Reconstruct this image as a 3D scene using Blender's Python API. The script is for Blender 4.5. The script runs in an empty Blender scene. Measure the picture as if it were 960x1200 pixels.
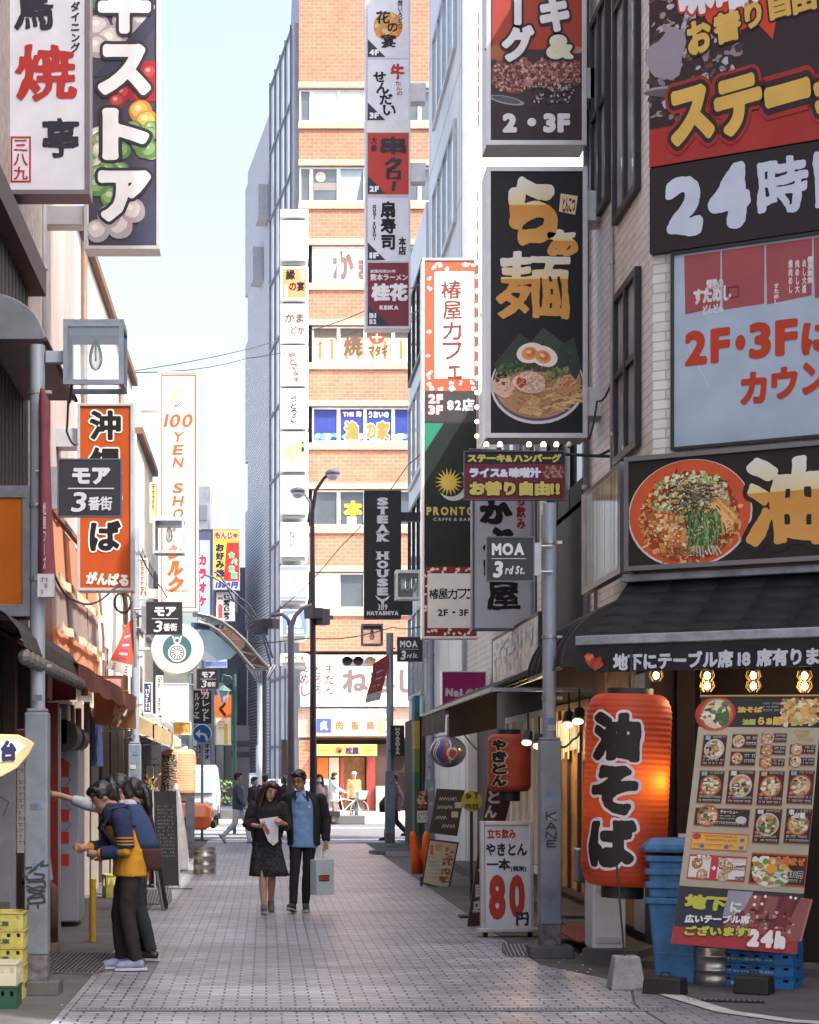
import bpy,bmesh,math,random
import numpy as np
from mathutils import Vector,Matrix
random.seed(7)
SC = bpy.context.scene
COL = SC.collection
R = math.radians
F,CX,CY,H = 2200.0,312.0,907.0,1.65      # focal length and vanishing point in photo pixels, eye height in metres

# ---------------------------------------------------------------- camera, sky, sun, exposure
cam = bpy.data.cameras.new('camera')
cam_o = bpy.data.objects.new('camera',cam); COL.objects.link(cam_o)
cam_o.location = (0,0,H); cam_o.rotation_euler = (R(90),0,0)
cam.sensor_fit = 'VERTICAL'; cam.sensor_height = 36.0; cam.sensor_width = 36.0
cam.lens = 36.0 * F / 1200.0
cam.shift_x = (480 - CX) / 1200.0; cam.shift_y = (CY - 600) / 1200.0
cam.clip_start = 0.1; cam.clip_end = 3000
SC.camera = cam_o
SUN_DIR = Vector((.60,-.45,1.0)).normalized()   # towards the sun: behind the camera, from the right
w = bpy.data.worlds.new('World'); SC.world = w; w.use_nodes = True
nt = w.node_tree; bgn = nt.nodes['Background']
sky = nt.nodes.new('ShaderNodeTexSky'); sky.sky_type = 'NISHITA'; sky.sun_disc = False
sky.sun_elevation = math.asin(SUN_DIR.z)
sky.sun_rotation = math.atan2(SUN_DIR.x,SUN_DIR.y)
sky.air_density = 1.0; sky.dust_density = 6.5; sky.ozone_density = .35; sky.altitude = 30
hz = nt.nodes.new('ShaderNodeHueSaturation'); hz.inputs['Saturation'].default_value = .88   # thin city haze in the sky
nt.links.new(sky.outputs[0],hz.inputs['Color']); nt.links.new(hz.outputs[0],bgn.inputs[0]); bgn.inputs[1].default_value = 0.15
sun = bpy.data.lights.new('sun','SUN'); sun.energy = 2.6; sun.angle = R(.5); sun.color = (1,.95,.88)
sun_o = bpy.data.objects.new('sun',sun); COL.objects.link(sun_o)
sun_o.rotation_euler = SUN_DIR.to_track_quat('Z','Y').to_euler(); sun_o.location = (20,-20,40)
SC.view_settings.view_transform = 'Standard'; SC.view_settings.look = 'None'
SC.view_settings.exposure = 1.8; SC.view_settings.gamma = 1.0
try: SC.view_settings.use_curve_mapping = False
except Exception: pass
SC.render.engine = 'CYCLES'
SC.cycles.max_bounces = 7; SC.cycles.transparent_max_bounces = 8
SC.cycles.caustics_reflective = False; SC.cycles.caustics_refractive = False
SC.cycles.sample_clamp_indirect = 4.0
try:
    SC.cycles.use_denoising = True; SC.cycles.denoiser = 'OPENIMAGEDENOISE'
except Exception: pass

# ---------------------------------------------------------------- helpers
def P(px,py,d): return Vector(((px - CX) * d / F,d,H + (CY - py) * d / F))
def X(px,d): return (px - CX) * d / F
def Z(py,d): return H + (CY - py) * d / F
def gd(py): return F * H / (py - CY)
def lin(v):
    v /= 255.0
    return v / 12.92 if v <= .04045 else ((v + .055) / 1.055) ** 2.4
def c(r,g,b,k=1.0): return tuple(min(.86,lin(x) * k) for x in (r,g,b))
WHITE = (.80,.80,.80); BLACK = (.018,.017,.019); INK = (.012,.010,.013)
RED = (.42,.035,.028); GREY = (.35,.36,.39)

_mats = {}
def M(name,col=(.5,.5,.5),rough=.6,metal=0.0,var=.12,scale=6.0,bump=0.0,bscale=60.0,emit=None,es=0.0,spec=.3,trans=0.0,streak=0.0):
    if name in _mats: return _mats[name]
    m = bpy.data.materials.new(name); m.use_nodes = True
    n,l = m.node_tree.nodes,m.node_tree.links
    b = n['Principled BSDF']
    b.inputs['Roughness'].default_value = rough; b.inputs['Metallic'].default_value = metal
    b.inputs['Specular IOR Level'].default_value = spec
    tc = n.new('ShaderNodeTexCoord')
    if var > 0:
        t = n.new('ShaderNodeTexNoise'); t.inputs['Scale'].default_value = scale; t.inputs['Detail'].default_value = 6
        t.inputs['Roughness'].default_value = .65
        if streak:
            mp = n.new('ShaderNodeMapping'); mp.inputs['Scale'].default_value = (1,1,streak)
            l.new(tc.outputs['Object'],mp.inputs[0]); l.new(mp.outputs[0],t.inputs['Vector'])
        else: l.new(tc.outputs['Object'],t.inputs['Vector'])
        r = n.new('ShaderNodeMapRange'); r.inputs[1].default_value = .3; r.inputs[2].default_value = .7
        r.inputs[3].default_value = 1 - var; r.inputs[4].default_value = 1 + var * .6
        l.new(t.outputs['Fac'],r.inputs[0])
        mx = n.new('ShaderNodeMix'); mx.data_type = 'RGBA'; mx.blend_type = 'MULTIPLY'; mx.inputs[0].default_value = 1
        mx.inputs[6].default_value = (*col,1); l.new(r.outputs[0],mx.inputs[7])
        l.new(mx.outputs[2],b.inputs['Base Color'])
    else: b.inputs['Base Color'].default_value = (*col,1)
    if bump > 0:
        t2 = n.new('ShaderNodeTexNoise'); t2.inputs['Scale'].default_value = bscale; t2.inputs['Detail'].default_value = 4
        l.new(tc.outputs['Object'],t2.inputs['Vector'])
        bp = n.new('ShaderNodeBump'); bp.inputs['Strength'].default_value = bump; bp.inputs['Distance'].default_value = .01
        l.new(t2.outputs['Fac'],bp.inputs['Height']); l.new(bp.outputs[0],b.inputs['Normal'])
    if trans: b.inputs['Transmission Weight'].default_value = trans
    if emit:
        b.inputs['Emission Color'].default_value = (*emit,1); b.inputs['Emission Strength'].default_value = es
    _mats[name] = m
    return m

def bricks(name,c1,c2,mortar,bw,bh,ms,axis,off=.5,rough=.7,bump=.4,grime=.2,bias=0.0,spots=False,spec=.3):
    """brick / tile pattern laid in object space; axis 'xz', 'yz' or 'xy'"""
    if name in _mats: return _mats[name]
    m = bpy.data.materials.new(name); m.use_nodes = True
    n,l = m.node_tree.nodes,m.node_tree.links; b = n['Principled BSDF']
    b.inputs['Roughness'].default_value = rough; b.inputs['Specular IOR Level'].default_value = spec
    tc = n.new('ShaderNodeTexCoord'); sp = n.new('ShaderNodeSeparateXYZ'); cb = n.new('ShaderNodeCombineXYZ')
    l.new(tc.outputs['Object'],sp.inputs[0])
    l.new(sp.outputs['XYZ'.index(axis[0].upper())],cb.inputs[0]); l.new(sp.outputs['XYZ'.index(axis[1].upper())],cb.inputs[1])
    t = n.new('ShaderNodeTexBrick'); l.new(cb.outputs[0],t.inputs['Vector'])
    t.inputs['Color1'].default_value = (*c1,1); t.inputs['Color2'].default_value = (*c2,1); t.inputs['Mortar'].default_value = (*mortar,1)
    t.inputs['Scale'].default_value = 1; t.inputs['Mortar Size'].default_value = ms; t.inputs['Brick Width'].default_value = bw
    t.inputs['Row Height'].default_value = bh; t.inputs['Bias'].default_value = bias; t.inputs['Mortar Smooth'].default_value = .1; t.offset = off
    ns = n.new('ShaderNodeTexNoise'); ns.inputs['Scale'].default_value = 1.1; ns.inputs['Detail'].default_value = 8; ns.inputs['Roughness'].default_value = .7
    l.new(tc.outputs['Object'],ns.inputs['Vector'])
    mr = n.new('ShaderNodeMapRange'); mr.inputs[1].default_value = .3; mr.inputs[2].default_value = .7; mr.inputs[3].default_value = 1 - grime; mr.inputs[4].default_value = 1 + grime * .5
    l.new(ns.outputs['Fac'],mr.inputs[0])
    mx = n.new('ShaderNodeMix'); mx.data_type = 'RGBA'; mx.blend_type = 'MULTIPLY'; mx.inputs[0].default_value = 1
    l.new(t.outputs['Color'],mx.inputs[6]); l.new(mr.outputs[0],mx.inputs[7]); last = mx.outputs[2]
    if spots:   # chewing gum and drips trodden into the stone, and broad worn patches
        for sc_,lo_,hi_,dk_ in ((3.1,.05,.075,.45),(9.0,.03,.06,.6)):
            v_ = n.new('ShaderNodeTexVoronoi'); v_.inputs['Scale'].default_value = sc_; l.new(tc.outputs['Object'],v_.inputs['Vector'])
            q_ = n.new('ShaderNodeMapRange'); q_.inputs[1].default_value = lo_; q_.inputs[2].default_value = hi_; q_.inputs[3].default_value = dk_; q_.inputs[4].default_value = 1; l.new(v_.outputs['Distance'],q_.inputs[0])
            m2 = n.new('ShaderNodeMix'); m2.data_type = 'RGBA'; m2.blend_type = 'MULTIPLY'; m2.inputs[0].default_value = 1; l.new(last,m2.inputs[6]); l.new(q_.outputs[0],m2.inputs[7]); last = m2.outputs[2]
        w_ = n.new('ShaderNodeTexNoise'); w_.inputs['Scale'].default_value = .33; w_.inputs['Detail'].default_value = 3; l.new(tc.outputs['Object'],w_.inputs['Vector'])
        q_ = n.new('ShaderNodeMapRange'); q_.inputs[1].default_value = .35; q_.inputs[2].default_value = .65; q_.inputs[3].default_value = .72; q_.inputs[4].default_value = 1.12; l.new(w_.outputs['Fac'],q_.inputs[0])
        m2 = n.new('ShaderNodeMix'); m2.data_type = 'RGBA'; m2.blend_type = 'MULTIPLY'; m2.inputs[0].default_value = 1; l.new(last,m2.inputs[6]); l.new(q_.outputs[0],m2.inputs[7]); last = m2.outputs[2]
    l.new(last,b.inputs['Base Color'])
    bp = n.new('ShaderNodeBump'); bp.inputs['Strength'].default_value = bump; bp.inputs['Distance'].default_value = .008; bp.invert = True
    l.new(t.outputs['Fac'],bp.inputs['Height']); l.new(bp.outputs[0],b.inputs['Normal'])
    _mats[name] = m
    return m

def printed(name='printed',rough=.5,grime=.14,emit=0.0):
    """printed or painted sheet: colour from the mesh's own colour attribute, with fine grime"""
    if name in _mats: return _mats[name]
    m = bpy.data.materials.new(name); m.use_nodes = True
    n,l = m.node_tree.nodes,m.node_tree.links; b = n['Principled BSDF']
    a = n.new('ShaderNodeVertexColor'); a.layer_name = 'Col'
    tc = n.new('ShaderNodeTexCoord'); t = n.new('ShaderNodeTexNoise'); t.inputs['Scale'].default_value = 3.0; t.inputs['Detail'].default_value = 7
    l.new(tc.outputs['Object'],t.inputs['Vector'])
    r = n.new('ShaderNodeMapRange'); r.inputs[1].default_value = .3; r.inputs[2].default_value = .7; r.inputs[3].default_value = 1 - grime; r.inputs[4].default_value = 1.03
    l.new(t.outputs['Fac'],r.inputs[0])
    mx = n.new('ShaderNodeMix'); mx.data_type = 'RGBA'; mx.blend_type = 'MULTIPLY'; mx.inputs[0].default_value = 1
    l.new(a.outputs['Color'],mx.inputs[6]); l.new(r.outputs[0],mx.inputs[7]); l.new(mx.outputs[2],b.inputs['Base Color'])
    b.inputs['Roughness'].default_value = rough; b.inputs['Specular IOR Level'].default_value = .2
    if emit:
        l.new(mx.outputs[2],b.inputs['Emission Color']); b.inputs['Emission Strength'].default_value = emit
    _mats[name] = m
    return m
def glass(name,tint=(.8,.85,.9),rough=.03):
    if name in _mats: return _mats[name]
    m = bpy.data.materials.new(name); m.use_nodes = True
    n,l = m.node_tree.nodes,m.node_tree.links
    for x in list(n):
        if x.type == 'BSDF_PRINCIPLED': n.remove(x)
    g = n.new('ShaderNodeBsdfGlossy'); g.inputs['Roughness'].default_value = rough; g.inputs['Color'].default_value = (.9,.93,.95,1)
    t = n.new('ShaderNodeBsdfTransparent'); t.inputs['Color'].default_value = (*tint,1)
    fr = n.new('ShaderNodeFresnel'); fr.inputs['IOR'].default_value = 1.7
    mx = n.new('ShaderNodeMixShader'); l.new(fr.outputs[0],mx.inputs[0]); l.new(t.outputs[0],mx.inputs[1]); l.new(g.outputs[0],mx.inputs[2])
    l.new(mx.outputs[0],n['Material Output'].inputs[0])
    _mats[name] = m
    return m
def cloth_trans(name,col,amt=.45):
    if name in _mats: return _mats[name]
    m = bpy.data.materials.new(name); m.use_nodes = True
    n,l = m.node_tree.nodes,m.node_tree.links
    for x in list(n):
        if x.type == 'BSDF_PRINCIPLED': n.remove(x)
    d = n.new('ShaderNodeBsdfDiffuse'); t = n.new('ShaderNodeBsdfTranslucent'); mx = n.new('ShaderNodeMixShader'); mx.inputs[0].default_value = amt
    d.inputs[0].default_value = (*col,1); t.inputs[0].default_value = (*col,1)
    l.new(d.outputs[0],mx.inputs[1]); l.new(t.outputs[0],mx.inputs[2]); l.new(mx.outputs[0],n['Material Output'].inputs[0])
    _mats[name] = m
    return m

def empty(name,label=None,cat=None,loc=(0,0,0),rz=0.0,group=None):
    o = bpy.data.objects.new(name,None); COL.objects.link(o)
    o.empty_display_size = .2; o.location = loc; o.rotation_euler = (0,0,rz)
    tag(o,label,cat,group); return o
def tag(o,label=None,cat=None,group=None,kind=None):
    if label: o['label'] = label
    if cat: o['category'] = cat
    if group: o['group'] = group
    if kind: o['kind'] = kind
    return o
def kids(o): return [x for x in COL.objects if x.parent == o]
def dup(root,loc=None,rz=None,label=None):
    r = root.copy(); COL.objects.link(r)
    if loc is not None: r.location = loc
    if rz is not None: r.rotation_euler = (0,0,rz)
    if label: r['label'] = label
    for ch in kids(root):
        k = ch.copy(); COL.objects.link(k); k.parent = r
        for g in kids(ch):
            q = g.copy(); COL.objects.link(q); q.parent = k
    return r

def cloud(size):
    k_ = 'folds_%g' % size; t = bpy.data.textures.get(k_)
    if not t: t = bpy.data.textures.new(k_,'CLOUDS'); t.noise_scale = size; t.noise_depth = 2
    return t
class MB:
    """collects shapes; build() links them as ONE mesh object"""
    def __init__(s): s.v = []; s.f = []; s.c = []; s.m = []; s.col = (1,1,1); s.mi = 0; s.T = None
    def add(s,vs,fs):
        o = len(s.v)
        s.v += [tuple(s.T @ Vector(p)) if s.T else tuple(p) for p in vs]
        for f in fs: s.f.append(tuple(i + o for i in f)); s.c.append(s.col); s.m.append(s.mi)
        return s
    def box(s,x0,y0,z0,x1,y1,z1):
        return s.add([(x0,y0,z0),(x1,y0,z0),(x1,y1,z0),(x0,y1,z0),(x0,y0,z1),(x1,y0,z1),(x1,y1,z1),(x0,y1,z1)],
                     [(0,3,2,1),(4,5,6,7),(0,1,5,4),(1,2,6,5),(2,3,7,6),(3,0,4,7)])
    def quad(s,a,b,cc,d): return s.add([a,b,cc,d],[(0,1,2,3)])
    def hexa(s,b4,t4):   # eight corners, bottom ring then top ring
        return s.add(list(b4) + list(t4),[(0,3,2,1),(4,5,6,7),(0,1,5,4),(1,2,6,5),(2,3,7,6),(3,0,4,7)])
    def prism(s,poly,a,b,axis='y'):
        n = len(poly)
        def q(p,t): return (p[0],t,p[1]) if axis == 'y' else ((t,p[0],p[1]) if axis == 'x' else (p[0],p[1],t))
        return s.add([q(p,a) for p in poly] + [q(p,b) for p in poly],
                     [tuple(range(n)),tuple(range(2 * n - 1,n - 1,-1))] + [(i,i + n,(i + 1) % n + n,(i + 1) % n) for i in range(n)])
    def tube(s,pts,r,n=8,cap=True,flat=None):
        pts = [Vector(p) for p in pts]; k = len(pts)
        rs = r if isinstance(r,(list,tuple)) else [r] * k
        vs = []; prev = None
        for i,p in enumerate(pts):
            t = (pts[min(i + 1,k - 1)] - pts[max(i - 1,0)]).normalized()
            if prev is None:
                up = Vector((0,0,1)) if abs(t.z) < .9 else Vector((0,1,0))
                u = t.cross(up).normalized()
            else:
                u = (prev - t * prev.dot(t)).normalized()
            prev = u; v = t.cross(u)
            for j in range(n):
                a = 2 * math.pi * j / n
                vs.append(p + (u * math.cos(a) + v * math.sin(a) * (flat or 1)) * rs[i])
        fs = [(i * n + j,i * n + (j + 1) % n,(i + 1) * n + (j + 1) % n,(i + 1) * n + j) for i in range(k - 1) for j in range(n)]
        if cap: fs += [tuple(range(n - 1,-1,-1)),tuple(range((k - 1) * n,k * n))]
        return s.add(vs,fs)
    def lathe(s,prof,ctr=(0,0,0),n=24,axis='z',a0=0,a1=2 * math.pi):
        full = abs(a1 - a0 - 2 * math.pi) < 1e-6; m = n if full else n + 1
        vs = []
        for r,h in prof:
            for j in range(m):
                a = a0 + (a1 - a0) * j / n
                x,y = r * math.cos(a),r * math.sin(a)
                q = (x,y,h) if axis == 'z' else ((x,h,y) if axis == 'y' else (h,x,y))
                vs.append((q[0] + ctr[0],q[1] + ctr[1],q[2] + ctr[2]))
        fs = [(i * m + j,i * m + (j + 1) % m,(i + 1) * m + (j + 1) % m,(i + 1) * m + j) for i in range(len(prof) - 1) for j in range(n if full else n)]
        return s.add(vs,fs)
    def ell(s,ctr,r,n=16,m=10,rot=None):
        vs = []; ctr = Vector(ctr)
        for i in range(m + 1):
            th = math.pi * i / m
            for j in range(n):
                a = 2 * math.pi * j / n
                q = Vector((r[0] * math.sin(th) * math.cos(a),r[1] * math.sin(th) * math.sin(a),r[2] * math.cos(th)))
                if rot: q = rot @ q
                vs.append(ctr + q)
        return s.add(vs,[(i * n + j,(i + 1) * n + j,(i + 1) * n + (j + 1) % n,i * n + (j + 1) % n) for i in range(m) for j in range(n)])
    def loft(s,rings,close=True,cap=True):
        n = len(rings[0]); vs = [p for r in rings for p in r]
        fs = []
        for i in range(len(rings) - 1):
            for j in range(n if close else n - 1):
                fs.append((i * n + j,i * n + (j + 1) % n,(i + 1) * n + (j + 1) % n,(i + 1) * n + j))
        if cap and close: fs += [tuple(range(n - 1,-1,-1)),tuple(range((len(rings) - 1) * n,len(rings) * n))]
        return s.add(vs,fs)
    def build(s,name,mat,parent=None,smooth=False,loc=None,rz=None,bevel=0.0,remesh=0.0,sm_it=4,disp=None,solid=0.0,subsurf=0,autos=False):
        me = bpy.data.meshes.new(name); me.from_pydata(s.v,[],s.f)
        mats = mat if isinstance(mat,(list,tuple)) else [mat]
        for m in mats: me.materials.append(m)
        if len(mats) > 1: me.polygons.foreach_set('material_index',s.m)
        if any(x != (1,1,1) for x in s.c):
            ca = me.color_attributes.new('Col','FLOAT_COLOR','CORNER')
            buf = np.empty((len(me.loops),4),np.float32); i = 0
            for f,cc in zip(s.f,s.c):
                buf[i:i + len(f)] = (*cc,1.0); i += len(f)
            ca.data.foreach_set('color',buf.ravel())
        o = bpy.data.objects.new(name,me); COL.objects.link(o)
        if parent: o.parent = parent
        if loc is not None: o.location = loc
        if rz is not None: o.rotation_euler = (0,0,rz)
        if remesh:
            md = o.modifiers.new('remesh','REMESH'); md.mode = 'VOXEL'; md.voxel_size = remesh; md.use_smooth_shade = True
            sm = o.modifiers.new('smooth','SMOOTH'); sm.factor = .5; sm.iterations = sm_it
        if disp:
            dm = o.modifiers.new('folds','DISPLACE'); dm.texture = cloud(disp[1]); dm.strength = disp[0]; dm.mid_level = .28; dm.texture_coords = 'GLOBAL'
        if solid:
            sd = o.modifiers.new('solid','SOLIDIFY'); sd.thickness = solid; sd.offset = 0
        if bevel:
            bv = o.modifiers.new('bevel','BEVEL'); bv.width = bevel; bv.segments = 2; bv.limit_method = 'ANGLE'; bv.angle_limit = R(40)
        if subsurf:
            ss = o.modifiers.new('sub','SUBSURF'); ss.levels = subsurf; ss.render_levels = subsurf
        if smooth: me.polygons.foreach_set('use_smooth',[True] * len(me.polygons))
        if autos:
            me.polygons.foreach_set('use_smooth',[True] * len(me.polygons))
            try: me.set_sharp_from_angle(angle=R(40))
            except Exception: pass
        return o

# ---------------------------------------------------------------- lettering: glyph outlines thickened through a distance field
_cu = bpy.data.curves.new('glyph_source','FONT'); _cu.resolution_u = 3
_go = bpy.data.objects.new('glyph_source',_cu)
_ge = {}; _gm = {}
def glyph_edges(ch):
    if ch in _ge: return _ge[ch]
    _cu.body = ch
    me = bpy.data.meshes.new_from_object(_go)
    co = np.array([v.co[:2] for v in me.vertices]) if len(me.vertices) else np.zeros((0,2))
    cnt = {}
    for p in me.polygons:
        vs = list(p.vertices)
        for a,b in zip(vs,vs[1:] + vs[:1]):
            k = (min(a,b),max(a,b)); cnt[k] = cnt.get(k,0) + 1
    e = [k for k,q in cnt.items() if q == 1]
    bpy.data.meshes.remove(me)
    E = np.array([[co[a],co[b]] for a,b in e]) if e else np.zeros((0,2,2))
    _ge[ch] = E
    return E
def vnoise(x,y,s,seed):
    return (np.sin(x * s + seed) * np.cos(y * s * 1.3 + seed * 1.7) + .6 * np.sin(x * s * 2.1 + y * s * 1.7 + seed * .6)) / 1.6
def field_mesh(f,xs,ys,maxrun=999):
    """marching squares on a field (inside < 0) with full cells merged in runs; returns verts (2d) and faces"""
    vs = []; fs = []; idx = {}
    def vert(k,x,y):
        if k not in idx: idx[k] = len(vs); vs.append((x,y))
        return idx[k]
    ny,nx = f.shape
    ins = f < 0
    full = ins[:-1,:-1] & ins[1:,:-1] & ins[:-1,1:] & ins[1:,1:]
    some = ins[:-1,:-1] | ins[1:,:-1] | ins[:-1,1:] | ins[1:,1:]
    for j in range(ny - 1):
        i = 0
        while i < nx - 1:
            if full[j,i]:
                k = i
                while k < nx - 1 and full[j,k] and k - i < maxrun: k += 1
                fs.append((vert((i,j),xs[i],ys[j]),vert((k,j),xs[k],ys[j]),vert((k,j + 1),xs[k],ys[j + 1]),vert((i,j + 1),xs[i],ys[j + 1])))
                i = k; continue
            if some[j,i]:
                cs = [(i,j),(i + 1,j),(i + 1,j + 1),(i,j + 1)]
                poly = []
                for q in range(4):
                    a,b = cs[q],cs[(q + 1) % 4]
                    fa,fb = f[a[1],a[0]],f[b[1],b[0]]
                    if fa < 0: poly.append(vert(a,xs[a[0]],ys[a[1]]))
                    if (fa < 0) != (fb < 0):
                        t = fa / (fa - fb); kk = (min(a,b),max(a,b))
                        poly.append(vert(kk,xs[a[0]] + t * (xs[b[0]] - xs[a[0]]),ys[a[1]] + t * (ys[b[1]] - ys[a[1]])))
                if len(poly) >= 3: fs.append(tuple(poly))
            i += 1
    return vs,fs
def glyph(ch,bold=0.0,res=44,brush=0.0,maxrun=999):
    key = (ch,round(bold,3),res,brush,maxrun)
    if key in _gm: return _gm[key]
    E = glyph_edges(ch)
    if len(E) == 0:
        _gm[key] = ([],[],(0,0,.35,1)); return _gm[key]
    lo = E.reshape(-1,2).min(0); hi = E.reshape(-1,2).max(0)
    mrg = bold + .06 + brush
    h = 1.0 / res
    xs = np.arange(lo[0] - mrg,hi[0] + mrg + h,h); ys = np.arange(lo[1] - mrg,hi[1] + mrg + h,h)
    gx,gy = np.meshgrid(xs,ys)
    if brush:   # slightly warp the strokes so that they read as written by hand
        sd = (ord(ch[0]) % 97) * .37
        qx = gx + brush * .8 * vnoise(gx,gy,5.0,sd); qy = gy + brush * .9 * vnoise(gy,gx,4.0,sd + 2)
    else: qx,qy = gx,gy
    best = np.full(gx.shape,1e9); odd = np.zeros(gx.shape,bool)
    for (ax,ay),(bx,by) in E:
        dx,dy = bx - ax,by - ay; L = dx * dx + dy * dy + 1e-12
        t = np.clip(((qx - ax) * dx + (qy - ay) * dy) / L,0,1)
        best = np.minimum(best,(qx - ax - t * dx) ** 2 + (qy - ay - t * dy) ** 2)
        if abs(dy) > 1e-9:
            cr = ((ay > qy) != (by > qy)) & (qx < ax + (qy - ay) / dy * dx); odd ^= cr
    sd_ = np.sqrt(best); sd_[odd] *= -1
    if brush: sd_ = sd_ + brush * .35 * vnoise(gx,gy,8.0,1.3) + brush * .12 * vnoise(gx,gy,30.0,4.1)
    v,fc = field_mesh(sd_ - bold,xs,ys,maxrun)
    _gm[key] = (v,fc,(lo[0],lo[1],hi[0],hi[1]))
    return _gm[key]
SERIF = {}
class Art:
    """flat artwork in pixel-like units (u right, v down), turned into one mesh with colours; layers lie 1.6 mm apart"""
    def __init__(s,u0,vbase,k,gap=.0016,fn=None):
        s.u0,s.vb,s.k,s.gap = u0,vbase,k,gap; s.mb = MB(); s.fn = fn; s.asp = 1.0
    def pt(s,u,v,L):
        if s.fn: return s.fn((u - s.u0) * s.k,(s.vb - v) * s.k,L)
        return ((u - s.u0) * s.k,-.003 - L * s.gap,(s.vb - v) * s.k)
    def polys(s,vs,fs,col,L):
        s.mb.col = col; s.mb.add([s.pt(u,v,L) for u,v in vs],fs)
    def poly(s,pts,col,L=1): s.polys(pts,[tuple(range(len(pts)))],col,L)
    def rect(s,a,b,cc,d,col,L=0,n=1):
        if n == 1: return s.poly([(a,b),(cc,b),(cc,d),(a,d)],col,L)
        for i in range(n):
            s.poly([(a + (cc - a) * i / n,b),(a + (cc - a) * (i + 1) / n,b),(a + (cc - a) * (i + 1) / n,d),(a + (cc - a) * i / n,d)],col,L)
    def border(s,a,b,cc,d,t,col,L=1):
        s.rect(a,b,cc,b + t,col,L); s.rect(a,d - t,cc,d,col,L); s.rect(a,b + t,a + t,d - t,col,L); s.rect(cc - t,b + t,cc,d - t,col,L)
    def ell(s,x,y,rx,ry,col,L=1,n=22,rot=0,wob=0,a0=0,a1=6.2831853):
        cr,sr = math.cos(rot),math.sin(rot); pts = []
        ph = random.random() * 6
        for i in range(n):
            a = a0 + (a1 - a0) * i / (n if a1 - a0 > 6.28 else n - 1)
            q = 1 + wob * (math.sin(3 * a + ph) + .6 * math.sin(5 * a + 2 * ph)) / 1.6
            ex,ey = rx * q * math.cos(a),ry * q * math.sin(a)
            pts.append((x + ex * cr - ey * sr,y + ex * sr + ey * cr))
        s.poly(pts,col,L)
    def line(s,pts,wd,col,L=2):
        for (a,b),(cc,d) in zip(pts,pts[1:]):
            dx,dy = cc - a,d - b; q = math.hypot(dx,dy) or 1; nx,ny = -dy / q * wd / 2,dx / q * wd / 2
            s.poly([(a + nx,b + ny),(cc + nx,d + ny),(cc - nx,d - ny),(a - nx,b - ny)],col,L)
    def speck(s,x0,y0,x1,y1,cols,n,r0,r1,L,inside=None,wob=.25):
        """loose dabs of printed colour: food, foliage, pebbles of a photograph"""
        for i in range(n):
            x,y = random.uniform(x0,x1),random.uniform(y0,y1)
            if inside and not inside(x,y): continue
            s.ell(x,y,random.uniform(r0,r1),random.uniform(r0,r1) * .8 * s.asp,random.choice(cols),L + (i % 23) * .09,n=8,rot=random.random() * 3 if s.asp == 1 else 0,wob=wob)
    def text(s,t,x0,y0,x1,y1,col,L=3,bold=.03,vert=False,out=None,rot=0.0,shear=0.0,brush=0.0,res=None,gap=.0,grad=None,maxrun=999):
        """fit the text into the box; out = [(colour, extra width), ...] gives outlines behind it; grad = colour by height"""
        if res is None: res = 40
        items = []; px = py = 0.0; first = True
        if vert:
            for ch in t:
                if ch == ' ': py -= .5; continue
                E = glyph_edges(ch)
                b = (E.reshape(-1,2).min(0),E.reshape(-1,2).max(0)) if len(E) else ((0,0),(.5,.7))
                rotc = ch in 'ー～-'
                wl = ord(ch) < 256
                cx = (b[0][0] + b[1][0]) / 2 if wl else .5
                items.append((ch,-cx,py - (.72 if wl else .88),rotc)); py -= (.86 if wl else 1.0) + gap
        else:
            for ch in t:
                if ch == ' ': px += .3; continue
                E = glyph_edges(ch); wl = ord(ch) < 256
                if wl and len(E):
                    lo = E.reshape(-1,2).min(0)[0]; hi = E.reshape(-1,2).max(0)[0]
                    items.append((ch,px - lo + .04,0,False)); px += hi - lo + .1 + gap + bold * 1.6
                else: items.append((ch,px,0,False)); px += 1.0 + gap
        lo = [1e9,1e9]; hi = [-1e9,-1e9]
        for ch,ox,oy,rc in items:
            E = glyph_edges(ch)
            if not len(E): continue
            q = E.reshape(-1,2)
            if rc: q = np.stack([.5 + (q[:,1] - .38),.38 - (q[:,0] - .5)],1)
            lo = [min(lo[0],q[:,0].min() + ox),min(lo[1],q[:,1].min() + oy)]; hi = [max(hi[0],q[:,0].max() + ox),max(hi[1],q[:,1].max() + oy)]
        lo = [lo[0] - bold,lo[1] - bold]; hi = [hi[0] + bold,hi[1] + bold]
        W,Hh = max(hi[0] - lo[0],.05),max(hi[1] - lo[1],.05)
        sx,sy = (x1 - x0) / W,(y1 - y0) / Hh; mx,my = (x0 + x1) / 2,(y0 + y1) / 2
        cr,sr = math.cos(rot),math.sin(rot)
        passes = [(L,bold,col)] + [(L - .35 * (i + 1),bold + wd,cc) for i,(cc,wd) in enumerate(out or [])]
        for (l_,b_,c_) in passes:
            for ch,ox,oy,rc in items:
                v,fc,_ = glyph(ch,b_,res,brush,maxrun)
                if not v: continue
                pts = []
                for gx,gy in v:
                    if rc: gx,gy = .5 + (gy - .38),.38 - (gx - .5)
                    a = (gx + ox - lo[0]) * sx + x0 - mx; b = y1 - (gy + oy - lo[1]) * sy - my
                    a -= shear * b
                    pts.append((mx + a * cr - b * sr,my + a * sr + b * cr))
                if grad and c_ is col:
                    for f_ in fc:
                        q = [pts[i] for i in f_]; my_ = sum(p[1] for p in q) / len(q)
                        s.polys(q,[tuple(range(len(q)))],grad(my_),l_)
                else: s.polys(pts,fc,c_,l_)
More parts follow.
